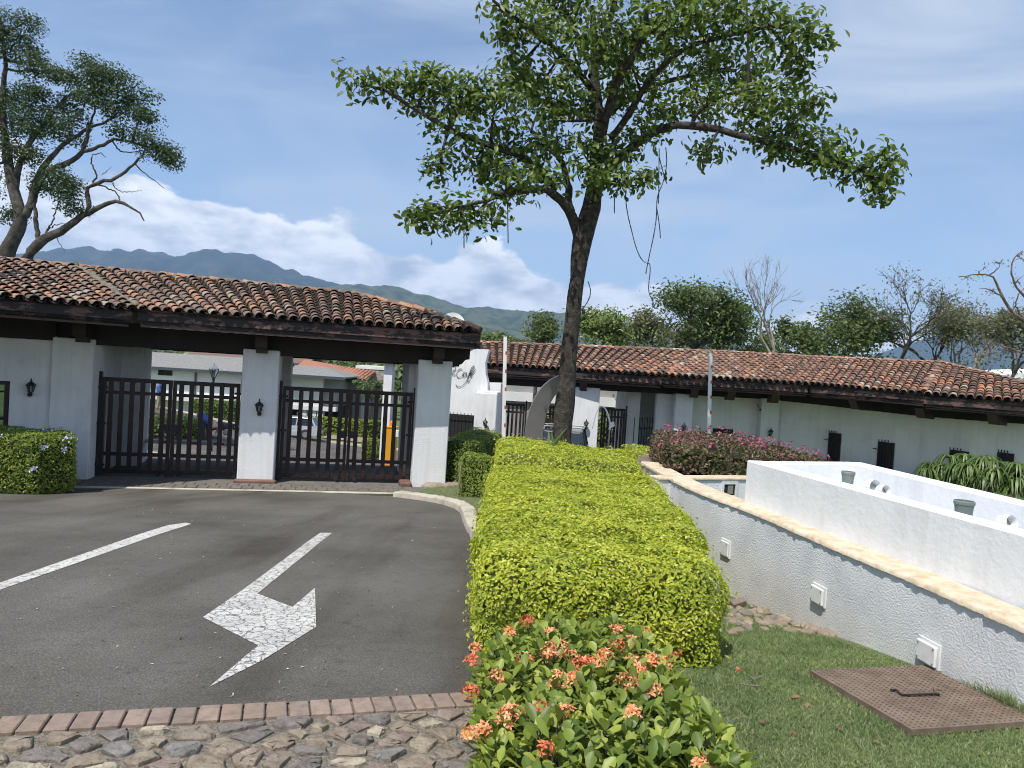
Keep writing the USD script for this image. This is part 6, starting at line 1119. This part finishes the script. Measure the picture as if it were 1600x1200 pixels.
# people
def person(label, foot, facing, shirt, trousers, capm, pose='stand', s=1.0):
    x, y, z = foot; t = thing('person', label, 'person', foot, facing)
    J = dict(hip=(0, 0, .92), chest=(0, .02, 1.32), neck=(0, .02, 1.47), head=(0, .05, 1.62), sl=(-.19, .02, 1.38), sr=(.19, .02, 1.38), el=(-.26, .10, 1.10), er=(.26, .10, 1.10), wl=(-.17, .33, 1.05), wr=(.17, .33, 1.05), hl=(-.10, 0, .9), hr=(.10, 0, .9), kl=(-.12, .04, .48), kr=(.12, .02, .48), al=(-.12, 0, .08), ar=(.12, -.03, .08), tl=(-.12, .15, .04), tr=(.12, .12, .04))
    if pose == 'bend':
        for k in ('chest', 'neck', 'head', 'sl', 'sr', 'el', 'er', 'wl', 'wr'):
            a, b, c = J[k]; h = c - .92; J[k] = (a, b + h * .8, .92 + h * .62)
        for k in ('wl', 'wr'): a, b, c = J[k]; J[k] = (a, b + .05, c - .35)
    H = lambda prs: m3.Manifold.batch_boolean([m3.Manifold.hull_points(np.vstack([sphere_pts(np.array(J[a]) * s, ra * s, 2), sphere_pts(np.array(J[b]) * s, rb * s, 2)])) for a, ra, b, rb in prs], m3.OpType.Add)
    body = H([('hip', .13, 'chest', .15), ('chest', .13, 'neck', .06), ('neck', .055, 'head', .10), ('head', .10, 'head', .105), ('sl', .06, 'el', .045), ('el', .043, 'wl', .03), ('wl', .03, 'wl', .045), ('sr', .06, 'er', .045), ('er', .043, 'wr', .03), ('wr', .03, 'wr', .045), ('hl', .085, 'kl', .06), ('kl', .055, 'al', .04), ('hr', .085, 'kr', .06), ('kr', .055, 'ar', .04), ('al', .045, 'tl', .035), ('ar', .045, 'tr', .035), ('sl', .07, 'sr', .07)])
    part(t, 'body', VF(body), skin, smooth=60, local=True)
    part(t, 'shirt', VF(H([('hip', .145, 'chest', .165), ('chest', .15, 'neck', .075), ('sl', .085, 'el', .06), ('sr', .085, 'er', .06), ('sl', .085, 'sr', .085)])), shirt, smooth=60, local=True)
    part(t, 'trousers', VF(H([('hl', .105, 'kl', .08), ('kl', .075, 'al', .065), ('hr', .105, 'kr', .08), ('kr', .075, 'ar', .065), ('hl', .12, 'hr', .12)])), trousers, smooth=60, local=True)
    h = np.array(J['head']) * s; part(t, 'cap', VF(m3.Manifold.hull_points(np.vstack([sphere_pts(h + [0, -.01, .035], .112 * s, 2)])) + m3.Manifold.hull_points(np.array([h + [a * .09, .08 + b, .03 + c] for a in (-1, 1) for b, c in ((0, 0), (.1, -.015), (0, .012), (.1, -.003))]))), capm, smooth=60, local=True)
p = at(247, 634, 45.0); person('person in blue shirt and tan trousers standing on the mound behind the left gate', (p[0], 45, float(G(p[0], 45))), math.radians(-70), blue_cloth, tan_cloth, dark_cloth)
p = at(321, 690, 36.6); person('person in blue bending over the flower bush beside the street lamp', (p[0], 36.6, float(G(p[0], 36.6))), math.radians(60), blue_cloth, dark_cloth, red_cloth, 'bend')
p = at(464, 690, 52.0); person('person in dark blue standing behind the silver car', (p[0], 52, float(G(p[0], 52))), math.radians(180), blue_cloth, dark_cloth, dark_cloth)
# flower bush along the inner kerb, lawn hedge, topiary
hs = slab([(-19.3, 37.4), (-17.0, 34.2), (-15.8, 35.2), (-15.2, 37.6), (-17.6, 39.8)], float(G(-17, 36)) - .2, float(G(-17, 36)) + .85, .3); t = hedge_thing('flower_bush', 'pale flowering bush along the inner kerb behind the left gate', hs, 6000, .13, .07, midgreen, hedge_core, 201, rough=.2, scale=1, deep=.2)
P, N, rg = on_surface(hs, 700, 202, .2, 1, 0); k = rg.random(700) < .45; part(t, 'pale_flowers', leaf_quads(P[k] + N[k] * .06, N[k], .12, .11, rg), leafmat('cream_petals', [(.55, .42, .36), (.62, .52, .42)], trans=.2), kind='stuff')
hz = at(335, 640, 55)
hs = slab([(at(300, 640, 54)[0], 54), (at(382, 640, 54)[0], 54), (at(382, 640, 55.5)[0], 55.5), (at(300, 640, 55.5)[0], 55.5)], at(335, 676, 54)[2], at(335, 627, 54)[2], .3); hedge_thing('ivy_hedge', 'dark green clipped hedge below the grey roofed house behind the left gate', hs, 9000, .2, .12, dkgreen, hedge_core, 203, rough=.15, scale=1, deep=.15)
p = at(582, 692, 33); r = .42; z = float(G(p[0], 33)); hs = hull(np.vstack([sphere_pts((p[0] + a, 33 + b, z + c), .24, 2) for a in (-.2, .2) for b in (-.2, .2) for c in (.3, .72)])); hedge_thing('topiary_bush', 'small rounded bright green bush seen through the right gate', hs, 2600, .07, .04, midgreen, hedge_core, 204)
hs = slab([(at(462, 650, 60)[0], 60), (at(600, 650, 60)[0], 60), (at(600, 650, 61)[0], 61), (at(462, 650, 61)[0], 61)], at(540, 700, 60)[2], at(540, 655, 60)[2], .3); hedge_thing('house_hedge', 'dark green hedge at the foot of the houses behind the right gate', hs, 5000, .22, .13, midgreen, hedge_core, 205, cat_='hedge')
solo('verge', sheet([(-16, 51), (2.5, 51), (2.5, 58), (-16, 58)], .06, 1.0), far_turf, kind='structure', smooth=True)
solo('forecourt', sheet([(at(515, 680, 56)[0], 53.5), (at(585, 680, 56)[0], 53.5), (at(585, 680, 60)[0], 60), (at(515, 680, 60)[0], 60)], .12, 1.0), path_mat, kind='structure', smooth=True)
grown('garden_tree', 'dark garden tree between the houses seen through the right gate', 585, 665, 600, 58, .7, 206, bark_grey, far_leaf, 9, .25, 4, .1, cl=.5)
# houses
def pxbox(px0, px1, y, zb, zt, dep): a, b = at(px0, 600, y)[:2], at(px1, 600, y)[:2]; d, n, L = dirs(a, b); return a, d, n, L, frame_box(a, d, n, 0, L, -dep, 0, zb, zt)
def gable(a, d, n, L, ov, dep, ze, zr, th=.12):
    P = lambda s, k, z: [*(a + d * s + n * k), z]
    return box8([P(-ov, ov, ze), P(L + ov, ov, ze), P(L + ov, -dep / 2, zr), P(-ov, -dep / 2, zr), P(-ov, ov, ze + th), P(L + ov, ov, ze + th), P(L + ov, -dep / 2, zr + th), P(-ov, -dep / 2, zr + th)]), box8([P(-ov, -dep / 2 - .003, zr), P(L + ov, -dep / 2 - .003, zr), P(L + ov, -dep - ov, ze), P(-ov, -dep - ov, ze), P(-ov, -dep / 2 - .003, zr + th), P(L + ov, -dep / 2 - .003, zr + th), P(L + ov, -dep - ov, ze + th), P(-ov, -dep - ov, ze + th)])
ze, zb = at(300, 578, 60)[2], at(300, 640, 60)[2]
a, d, n, L, m_ = pxbox(215, 420, 60, float(G(-24, 60)) - .5, ze, 7); hb = thing('white_house', 'long white house with a grey shingle roof behind the left gate', 'house', (*a, float(G(*a))))
part(hb, 'wall', m_, house_wall); r1, r2 = gable(a, d, n, L, .7, 7, ze, at(300, 556, 63.5)[2]); part(hb, 'roof', r1, grey_roof); part(hb, 'roof', r2, grey_roof); part(hb, 'gutter', frame_box(a, d, n, -.7, L + .7, .70, .85, ze - .12, ze + .10), slate_trim)
s0 = float((at(248, 590, 60)[:2] - a) @ d); w_ = part(hb, 'window', frame_box(a, d, n, s0 - .05, s0 + 1.1, .003, .05, at(250, 586, 60)[2], at(250, 576.5, 60)[2]), dark_hole); part(w_, 'frame', frame_box(a, d, n, s0 + .5, s0 + .55, .052, .07, at(250, 586, 60)[2], at(250, 576.5, 60)[2]), slate_trim)
s1 = float((at(305, 590, 60)[:2] - a) @ d); part(hb, 'downpipe', frame_box(a, d, n, s1, s1 + .12, .01, .13, zb, ze - .2), slate_trim); part(hb, 'sunlit_ledge', frame_box(a, d, n, 0, L, .01, 1.0, at(300, 626, 60)[2], at(300, 617, 60)[2]), house_wall)
a, d, n, L, m_ = pxbox(295, 470, 75, float(G(-24, 75)), at(340, 561, 75)[2], 7); h2 = thing('brown_roofed_house', 'farther house with a brown roof behind the grey roofed house', 'house', (*a, float(G(*a)))); part(h2, 'wall', m_, house_wall); r1, r2 = gable(a, d, n, L, .6, 7, at(340, 561, 75)[2], at(340, 549, 78)[2]); part(h2, 'roof', r1, brown_roof); part(h2, 'roof', r2, brown_roof)
ze = at(480, 588, 61)[2]; a, d, n, L, m_ = pxbox(440, 505, 61.5, at(470, 634, 61)[2], ze, 6); h3 = thing('garage_house', 'pale two storey house with a grey hipped roof and white posts behind the right gate', 'house', (*a, float(G(*a)))); part(h3, 'upper_wall', m_, house_wall)
part(h3, 'upper_wall', frame_box(a, d, n, L + .003, L + 1.1, -6, -.4, at(470, 634, 61)[2], ze), grey_wall, label='grey corner of the upper wall'); part(h3, 'lower_wall', frame_box(a, d, n, -1, L + 1, -6, -2.2, float(G(*a)) - .5, at(470, 634, 61)[2] - .01), dark_hole)
for k in (474, 489, 500): s = float((at(k, 650, 61.5)[:2] - a) @ d); part(h3, 'post', frame_box(a, d, n, s - .25, s + .25, -.5, .0, float(G(*a)) - .6, at(470, 634, 61)[2] - .02), house_wall)
part(h3, 'floor_band', frame_box(a, d, n, -1, L + 1.2, -.6, .15, at(470, 634, 61)[2] - .35, at(470, 634, 61)[2] - .005), house_wall)
P = lambda s, k, z: [*(a + d * s + n * k), z]; zr = at(470, 571, 64)[2]; part(h3, 'roof', hull([P(-.8, .8, ze), P(L + 2.0, .8, ze), P(L + 2.0, -6.5, ze), P(-.8, -6.5, ze), P(-.8, .8, ze + .12), P(L + 2.0, .8, ze + .12), P(L - .6, -3, zr), P(-.8, -3, zr), P(L + 2, -6.5, ze + .12), P(-.8, -6.5, ze + .12)]), grey_roof); part(h3, 'gutter', frame_box(a, d, n, -.8, L + 2.0, .805, .95, ze - .1, ze + .12), slate_trim)
ze = at(545, 594, 66)[2]; a, d, n, L, m_ = pxbox(500, 566, 66, float(G(-14, 66)) - .5, ze, 8); h4 = thing('orange_roofed_house', 'house with a bright orange tiled roof seen through the right gate', 'house', (*a, float(G(*a)))); part(h4, 'wall', m_, grey_wall)
orange_tiles = island('orange_roof_tiles', [(.36, .16, .10), (.42, .20, .125), (.30, .135, .085)], rough=.9, dmax=.3)
P = lambda s, k, z: np.array([*(a + d * s + n * k), z]); zr = at(520, 569, 70)[2]
part(h4, 'roof', hull([P(-2.6, .8, ze + .3), P(L + .5, .8, ze), P(L + .5, .8, ze + .1), P(-2.6, .8, ze + .4), P(L + .3, -4, zr - .5), P(-2.6, -4, zr + .3), P(L + .3, -4.2, zr - .7), P(-2.6, -4.2, zr - .2)]), orange_tiles)
for k in range(16): q = k / 15; s = -1.0 + q * (L + 1.3); part(h4, 'roof_tile', tube([P(s, .85, ze + .12 + (1 - q) * .22), P(s, -3.9, zr - .45 + (1 - q) * .45)], .11, 6), orange_tiles, smooth=True)
part(h4, 'gutter', frame_box(a, d, n, L - 3.0, L + .8, .81, .95, ze - .12, ze + .1), slate_trim)
for k in (522, 530, 541): s = float((at(k, 620, 66)[:2] - a) @ d); part(h4, 'window', frame_box(a, d, n, s - .3, s + .3, .003, .04, at(k, 640, 66)[2], at(k, 608, 66)[2]), dark_hole)
a, d, n, L, m_ = pxbox(556, 606, 70, float(G(-12, 70)), at(580, 577, 70)[2], 4); h5 = thing('stone_house', 'rough grey stone house beside the orange roof seen through the right gate', 'house', (*a, float(G(*a)))); part(h5, 'wall', m_, stone_wall); part(h5, 'parapet', frame_box(a, d, n, -.1, L + .1, -4.1, .06, at(580, 577, 70)[2] + .002, at(580, 572, 70)[2]), house_wall)
for k in (563, 591): s = float((at(k, 600, 70)[:2] - a) @ d); part(h5, 'window', frame_box(a, d, n, s - .35, s + .35, .003, .04, at(k, 612, 70)[2], at(k, 598, 70)[2]), dark_hole)
# white end column and far pale house seen through the right building's gates
a, d, n, L, m_ = pxbox(599, 612, 30, float(G(-5, 30)) - .3, at(606, 567, 30)[2], .6); t = thing('white_column', 'slim white column behind the yellow cabinet in the right gate', 'column', (*a, float(G(*a)))); part(t, 'shaft', m_, white_wall); part(t, 'cap', frame_box(a, d, n, -.25, L + .25, -.85, .25, at(606, 567, 30)[2] + .002, at(606, 548, 30)[2]), beam_mat)
a, d, n, L, m_ = pxbox(770, 1000, 52, float(G(2, 52)) - .5, at(880, 590, 52)[2], 6); t = thing('pale_house', 'pale grey and white house glimpsed through the gates of the long building', 'house', (*a, float(G(*a)))); part(t, 'wall', m_, grey_wall); part(t, 'sunlit_band', frame_box(a, d, n, 0, L, .004, .3, at(960, 636, 52)[2], at(960, 622, 52)[2]), house_wall); s = float((at(969, 620, 52)[:2] - a) @ d)
part(t, 'niche', cat([frame_box(a, d, n, s - .35, s + .35, .31, .6, at(970, 640, 52)[2], at(970, 612, 52)[2]), lathe([(0, 0), (.36, 0), (.25, .2), (0, .3)], (*(a + d * s + n * .45), at(970, 612, 52)[2]), 10)]), house_wall); part(t, 'niche_opening', frame_box(a, d, n, s - .18, s + .18, .602, .62, at(970, 630, 52)[2], at(970, 616, 52)[2]), brown_roof)
hs = slab([(1.5, 40), (9.5, 40), (9.5, 41.5), (1.5, 41.5)], -5, at(950, 650, 40)[2], .4); hedge_thing('green_bank', 'bright green leafy bank behind the gates of the long building', hs, 7000, .22, .13, far_leaf3, hedge_core, 207, rough=.3, scale=.8, deep=.2)
grown('passage_tree', 'light green tree filling the narrow gap beside the far passage', 1036, 700, 588, 34, .75, 208, bark_grey, far_leaf3, 14, .22, 5, .1, cl=.5)
p0 = at(1562, 586, 48); a, d, n, L, m_ = pxbox(1556, 1700, 48, float(G(30, 48)), p0[2] - .0, 6); t = thing('white_block', 'white flat building corner behind the roof at the right edge', 'building', (*a, float(G(*a)))); part(t, 'wall', frame_box(a, d, n, 0, L, -6, 0, -4, p0[2] - .5), grey_wall)
v, f = prism([(0, 0), (0, -.5), (L, -.5), (L, .75), (L * .5, .45), (L * .2, .2)], -.3, 6.0); part(t, 'parapet', (np.array([[*(a + d * q[0] - n * q[2]), p0[2] + q[1]] for q in v]), f), white_wall)
# ------------------------------------------------------------------ vehicles
def car(label, org, rz, paint, suv=False):
    t = thing('parked_car', label, 'car', org, rz); L, W_, H = (4.3, 1.75, 1.72) if suv else (4.05, 1.66, 1.42)
    hood = .98 if suv else .86
    prof = [(-L / 2, .35), (-L / 2 + .03, hood - .12), (-L / 2 + .25, hood - .02), (-L * .20, hood + .02), (L * .42, hood + .04), (L / 2 - .05, hood - .02), (L / 2, .4), (L / 2 - .1, .24), (-L / 2 + .1, .24)]
    pg = Polygon(prof)
    for wx in (-L * .31, L * .30): pg = pg.difference(Point(wx, .31).buffer(.37, quad_segs=6))
    v, f = prism(pg, -W_ / 2, W_ / 2); v = v[:, [0, 2, 1]]; k = 1 - .10 * np.clip((v[:, 2] - .55) / .5, 0, 1); v[:, 1] *= k; part(t, 'body', (v, f[:, ::-1]), paint, smooth=25, local=True)
    b, tp = W_ * .45, W_ * .36; x0, x1, x2, x3 = (-L * .20, -L * .04, L * .38, L * .45)
    cab = box8([(x0, -b, hood), (x3, -b, hood), (x3, b, hood), (x0, b, hood), (x1, -tp, H - .05), (x2, -tp, H - .05), (x2, tp, H - .05), (x1, tp, H - .05)]); part(t, 'cabin_glass', cab, car_glass, local=True)
    pil = [tube([(x0, s * b, hood), (x1, s * tp, H - .04)], .05, 5) for s in (-1, 1)] + [tube([(x3, s * b, hood), (x2, s * tp, H - .04)], .07, 5) for s in (-1, 1)] + [tube([(L * .14, s * (b + .01), hood), (L * .15, s * (tp + .01), H - .04)], .045, 5) for s in (-1, 1)]
    [part(t, 'pillar', q_, paint, local=True) for q_ in pil]; part(t, 'roof', rounded([(x1 + .05, s * (tp - .05), H - .045) for s in (-1, 1)] + [(x2 - .05, s * (tp - .05), H - .045) for s in (-1, 1)] + [((x1 + x2) / 2, 0, H - .02)], .05, 2), paint, smooth=50, local=True)
    for wx in (-L * .31, L * .30):
        for s in (-1, 1):
            R = trimesh.transformations.rotation_matrix(math.pi / 2, [1, 0, 0])[:3, :3]; v, f = lathe([(0, -.09), (.22, -.09), (.31, -.07), (.32, 0), (.31, .07), (.22, .09), (0, .09)], (0, 0, 0), 20); w_ = part(t, 'wheel', (v @ R.T + [wx, s * (W_ / 2 - .11), .32], f), rubber, smooth=40, local=True); v, f = lathe([(0, -.1), (.19, -.1), (.2, 0), (.19, .1), (0, .1)], (0, 0, 0), 14); part(w_, 'rim', (v @ R.T + [wx, s * (W_ / 2 - .108), .32], f), chrome, smooth=40, local=True)
    for s in (-1, 1):
        part(t, 'headlight', chamfer_box(-L / 2 - .005, -L / 2 + .12, s * W_ * .36 - .14, s * W_ * .36 + .14, hood - .24, hood - .10, .03), chrome, local=True); part(t, 'tail_light', chamfer_box(L / 2 - .1, L / 2 + .005, s * W_ * .40 - .08, s * W_ * .40 + .08, hood - .32, hood - .05, .02), red_paint, local=True); part(t, 'mirror', rounded([(x0 + .2, s * (b + .1), hood + .08), (x0 + .2, s * (b + .18), hood + .08)], .06, 1), paint, local=True)
    for s, e in ((-1, -L / 2), (1, L / 2)): part(t, 'bumper', chamfer_box(e - .1, e + .06, -W_ * .47, W_ * .47, .3, .5, .04), paint if not suv else rubber, local=True)
    if suv:
        for s in (-1, 1): part(t, 'roof_rail', tube([(x1 + .1, s * (tp - .02), H + .02), (x1 + .2, s * (tp - .02), H + .09), (x2 - .3, s * (tp - .02), H + .09), (x2 - .1, s * (tp - .02), H + .02)], .022, 6), chrome, local=True)
        for xx in (x1 + .35, x2 - .55): part(t, 'roof_bar', chamfer_box(xx - .03, xx + .03, -tp - .08, tp + .08, H + .105, H + .14, .01), chrome, local=True)
    return t
p = at(878, 690, 24.2); car('dark car with silver roof bars mostly hidden behind the hedge and the trunk', (p[0], 24.2, float(min(G(p[0], 24.2), at(878, 668, 24.2)[2] - 1.84))), math.radians(82), car_dark, True)
p = at(462, 697, 50.2); car('silver hatchback parked on the inner street behind the right gate', (p[0] - .2, 49.4, float(G(p[0], 49.4))), 0.0 + math.radians(2), car_silver)
# motorbike
p = at(355, 702, 38.0); z = float(G(p[0], 38)); t = thing('motorbike', 'small motorbike with an orange and white tail beside the central pillar behind the left gate', 'motorbike', (p[0], 38, z), math.radians(12))
for wx in (-.62, .62):
    R = trimesh.transformations.rotation_matrix(math.pi / 2, [1, 0, 0])[:3, :3]; m_ = trimesh.creation.torus(.25, .055, major_sections=22, minor_sections=8); part(t, 'wheel', (np.array(m_.vertices) @ R.T + [wx, 0, .3], np.array(m_.faces)), rubber, smooth=True, local=True)
part(t, 'tank', rounded([(-.25, 0, .78), (.15, 0, .72), (-.2, 0, .62)], .14, 2), dark_cloth, smooth=True, local=True); part(t, 'seat', rounded([(.15, 0, .78), (.65, 0, .84)], .08, 2), rubber, smooth=True, local=True); part(t, 'engine', chamfer_box(-.22, .2, -.13, .13, .25, .58, .05), chrome, local=True); part(t, 'fork', cat([tube([(-.62, s, .3), (-.36, s, .98)], .025, 6) for s in (-.08, .08)]), chrome, local=True); part(t, 'handlebar', tube([(-.30, -.36, 1.06), (-.38, -.15, 1.0), (-.38, .15, 1.0), (-.30, .36, 1.06)], .018, 6, True), iron, local=True); part(t, 'tail_fairing', rounded([(.55, -.06, .74), (.95, 0, .86), (.55, .06, .74)], .06, 2), white_box, smooth=True, local=True); part(t, 'side_panel', rounded([(.25, -.14, .6), (.6, -.12, .66)], .06, 1), orange_lens, local=True); part(t, 'front_fender', rounded([(-.85, 0, .56), (-.5, 0, .6)], .07, 1), red_paint, local=True); part(t, 'headlamp', rounded([(-.52, 0, .92), (-.48, 0, .92)], .1, 2), white_box, local=True)
# ------------------------------------------------------------------ far woods, mountains, haze
rg = np.random.default_rng(300); P, N = [], []; TR_ = []
for k in range(210):
    px = rg.uniform(130, 1000); y = rg.uniform(95, 260); tp_ = float(np.interp(px, [130, 240, 380, 470, 560, 640, 760, 1000], [542, 545, 548, 551, 562, 560, 560, 582])) + rg.uniform(-2, 9) + (y - 95) * -.004
    c = at(px, tp_, y); R_ = rg.uniform(2.0, 3.6); nn = 240; o = rg.normal(0, 1, (nn, 3)); o /= np.linalg.norm(o, axis=1, keepdims=True); o *= (rg.random((nn, 1)) ** .35) * R_ * np.array([1, 1, .75]); P.append(c - [0, 0, R_ * .75] + o); N.append(o / R_ + [0, -.2, .6] + rg.normal(0, .4, (nn, 3))); TR_.append(tube([(c[0], y, float(G(c[0], y))), (c[0], y, c[2] - R_)], [.25, .15], 5))
fwd_ = thing('far_wood', 'distant green wood across the slope, seen over the houses', 'wood', (-60, 150, float(G(-60, 150))), kind='stuff')
part(fwd_, 'crowns', leaf_quads(np.vstack(P), np.vstack(N), 1.0, .75, rg), far_leaf, kind='stuff'); part(fwd_, 'trunks', cat(TR_), bark_grey, kind='stuff')
tb = thing('near_wood', 'green trees just above the roof beside the sign wall', 'wood', (at(780, 530, 60)[0], 60, float(G(0, 60))), kind='stuff'); P, N, TR_ = [], [], []
for k in range(16):
    px = 757 + k * 5 + rg.uniform(-3, 3); y = rg.uniform(58, 66); c = at(px, float(np.interp(px, [757, 775, 800, 830], [522, 518, 527, 540])) + rg.uniform(-1, 3), y); R_ = rg.uniform(.8, 1.3); nn = 260; o = rg.normal(0, 1, (nn, 3)); o /= np.linalg.norm(o, axis=1, keepdims=True); o *= (rg.random((nn, 1)) ** .35) * R_; P.append(c - [0, 0, R_ * .8] + o); N.append(o + [0, -.2, .6] + rg.normal(0, .4, (nn, 3))); TR_.append(tube([(c[0], y, float(G(c[0], y))), (c[0], y, c[2] - R_)], [.2, .1], 5))
part(tb, 'crowns', leaf_quads(np.vstack(P), np.vstack(N), .32, .2, rg), far_leaf, kind='stuff'); part(tb, 'trunks', cat(TR_), bark_grey, kind='stuff')
def mountain(line, D, depth, mat, seed, rough, zbase=-120, n=260, m=54):
    """A range whose crest passes through surveyed points at distance D; slopes run down towards us and away, cut by valleys."""
    px = np.array([p[0] for p in line]); py = np.array([p[1] for p in line]); X = np.linspace(px.min(), px.max(), n); Y = np.interp(X, px, py)
    crest = np.array([at(a, b, D) for a, b in zip(X, Y)]); V = []
    T = np.concatenate([np.linspace(-1, 0, m), np.linspace(0, .6, 12)[1:]])
    for t_ in T:
        P = crest.copy(); P[:, 1] = D + t_ * depth; u = abs(t_); h = (1 - u) ** 1.25 if t_ <= 0 else 1 - 1.4 * u
        base = zbase + (crest[:, 2] - zbase) * h
        q = np.stack([P[:, 0] / depth * 2.6 + .25 * np.sin(P[:, 1] / 300), P[:, 1] / depth * 1.5, np.zeros(n)], 1); rn = 1 - abs(2 * meshkit.fbm(q * 1.6, 5, seed) - 1); nz = (rn - .72) * rough * np.minimum(1, u * 3.2) * np.clip((base - zbase) / 120, 0, 1); P[:, 2] = base + nz + (meshkit.fbm(np.stack([P[:, 0], P[:, 1], P[:, 0] * 0], 1) / 90, 3, seed + 9) - .5) * rough * .10; P[:, 0] = crest[:, 0] * (1 + t_ * depth / D * .6); V.append(P)
    V = np.array(V); r_, c_ = V.shape[:2]; i, j = np.meshgrid(np.arange(r_ - 1), np.arange(c_ - 1), indexing='ij'); f = np.stack([i * c_ + j, i * c_ + j + 1, (i + 1) * c_ + j + 1, (i + 1) * c_ + j], -1).reshape(-1, 4); tag(solo('mountain', (V.reshape(-1, 3), f), mat, smooth=True).GetPrim(), kind='structure')
def hillmat(nm, cols, sc): return noisy(nm, cols, scale=sc, detail=9, rough=1.0, bump=.0, lo=.36, hi=.66)
mountain([(-420, 470), (-200, 415), (-60, 405), (20, 398), (60, 392), (90, 387.5), (125, 388), (138, 386.5), (152, 389), (172, 391), (186, 386), (198, 391), (212, 391), (222, 388.5), (240, 393), (262, 397), (285, 400), (305, 395), (322, 390), (336, 389.5), (352, 394), (368, 395), (382, 394.5), (398, 399), (420, 409), (440, 417), (465, 425), (490, 433), (515, 438), (545, 445), (575, 460), (620, 480), (700, 520)], 6500, 2600, hillmat('far_forest', [(.010, .018, .008), (.02, .03, .013), (.045, .055, .028)], .006), 11, 620)
mountain([(300, 520), (430, 470), (520, 447), (555, 443.5), (580, 446), (600, 444.5), (625, 452), (645, 458), (665, 462), (690, 470), (715, 476), (730, 479), (748, 478), (765, 481), (790, 485), (815, 484), (840, 487), (870, 486), (890, 487), (930, 497), (970, 506), (1010, 512), (1060, 520), (1150, 540), (1260, 570)], 4600, 1900, hillmat('near_forest', [(.02, .035, .012), (.04, .06, .02), (.075, .085, .035), (.05, .065, .024)], .012), 23, 420)
mountain([(400, 540), (520, 478), (580, 462), (640, 470), (700, 492), (760, 505), (820, 518), (900, 533), (1000, 550), (1100, 575)], 3300, 1300, hillmat('close_hills', [(.022, .038, .012), (.05, .07, .024), (.10, .10, .05), (.04, .06, .018)], .018), 37, 260)
mountain([(1200, 590), (1350, 560), (1450, 528), (1520, 505), (1580, 495), (1650, 485), (1800, 500), (2000, 520)], 7000, 2200, hillmat('side_forest', [(.018, .03, .014), (.03, .045, .02)], .004), 51, 240)
HAZE = 9.5e-5
hz = MAT(stage, LK + 'haze_air', {'v': ('principled_volume', dict(color=(.42, .64, 1.0), density=HAZE, anisotropy=0.2))}, [], volume='v.volume')
tag(solo('haze', bx(-12000, 12000, -400, 11000, -130, 1300), hz).GetPrim(), kind='stuff')
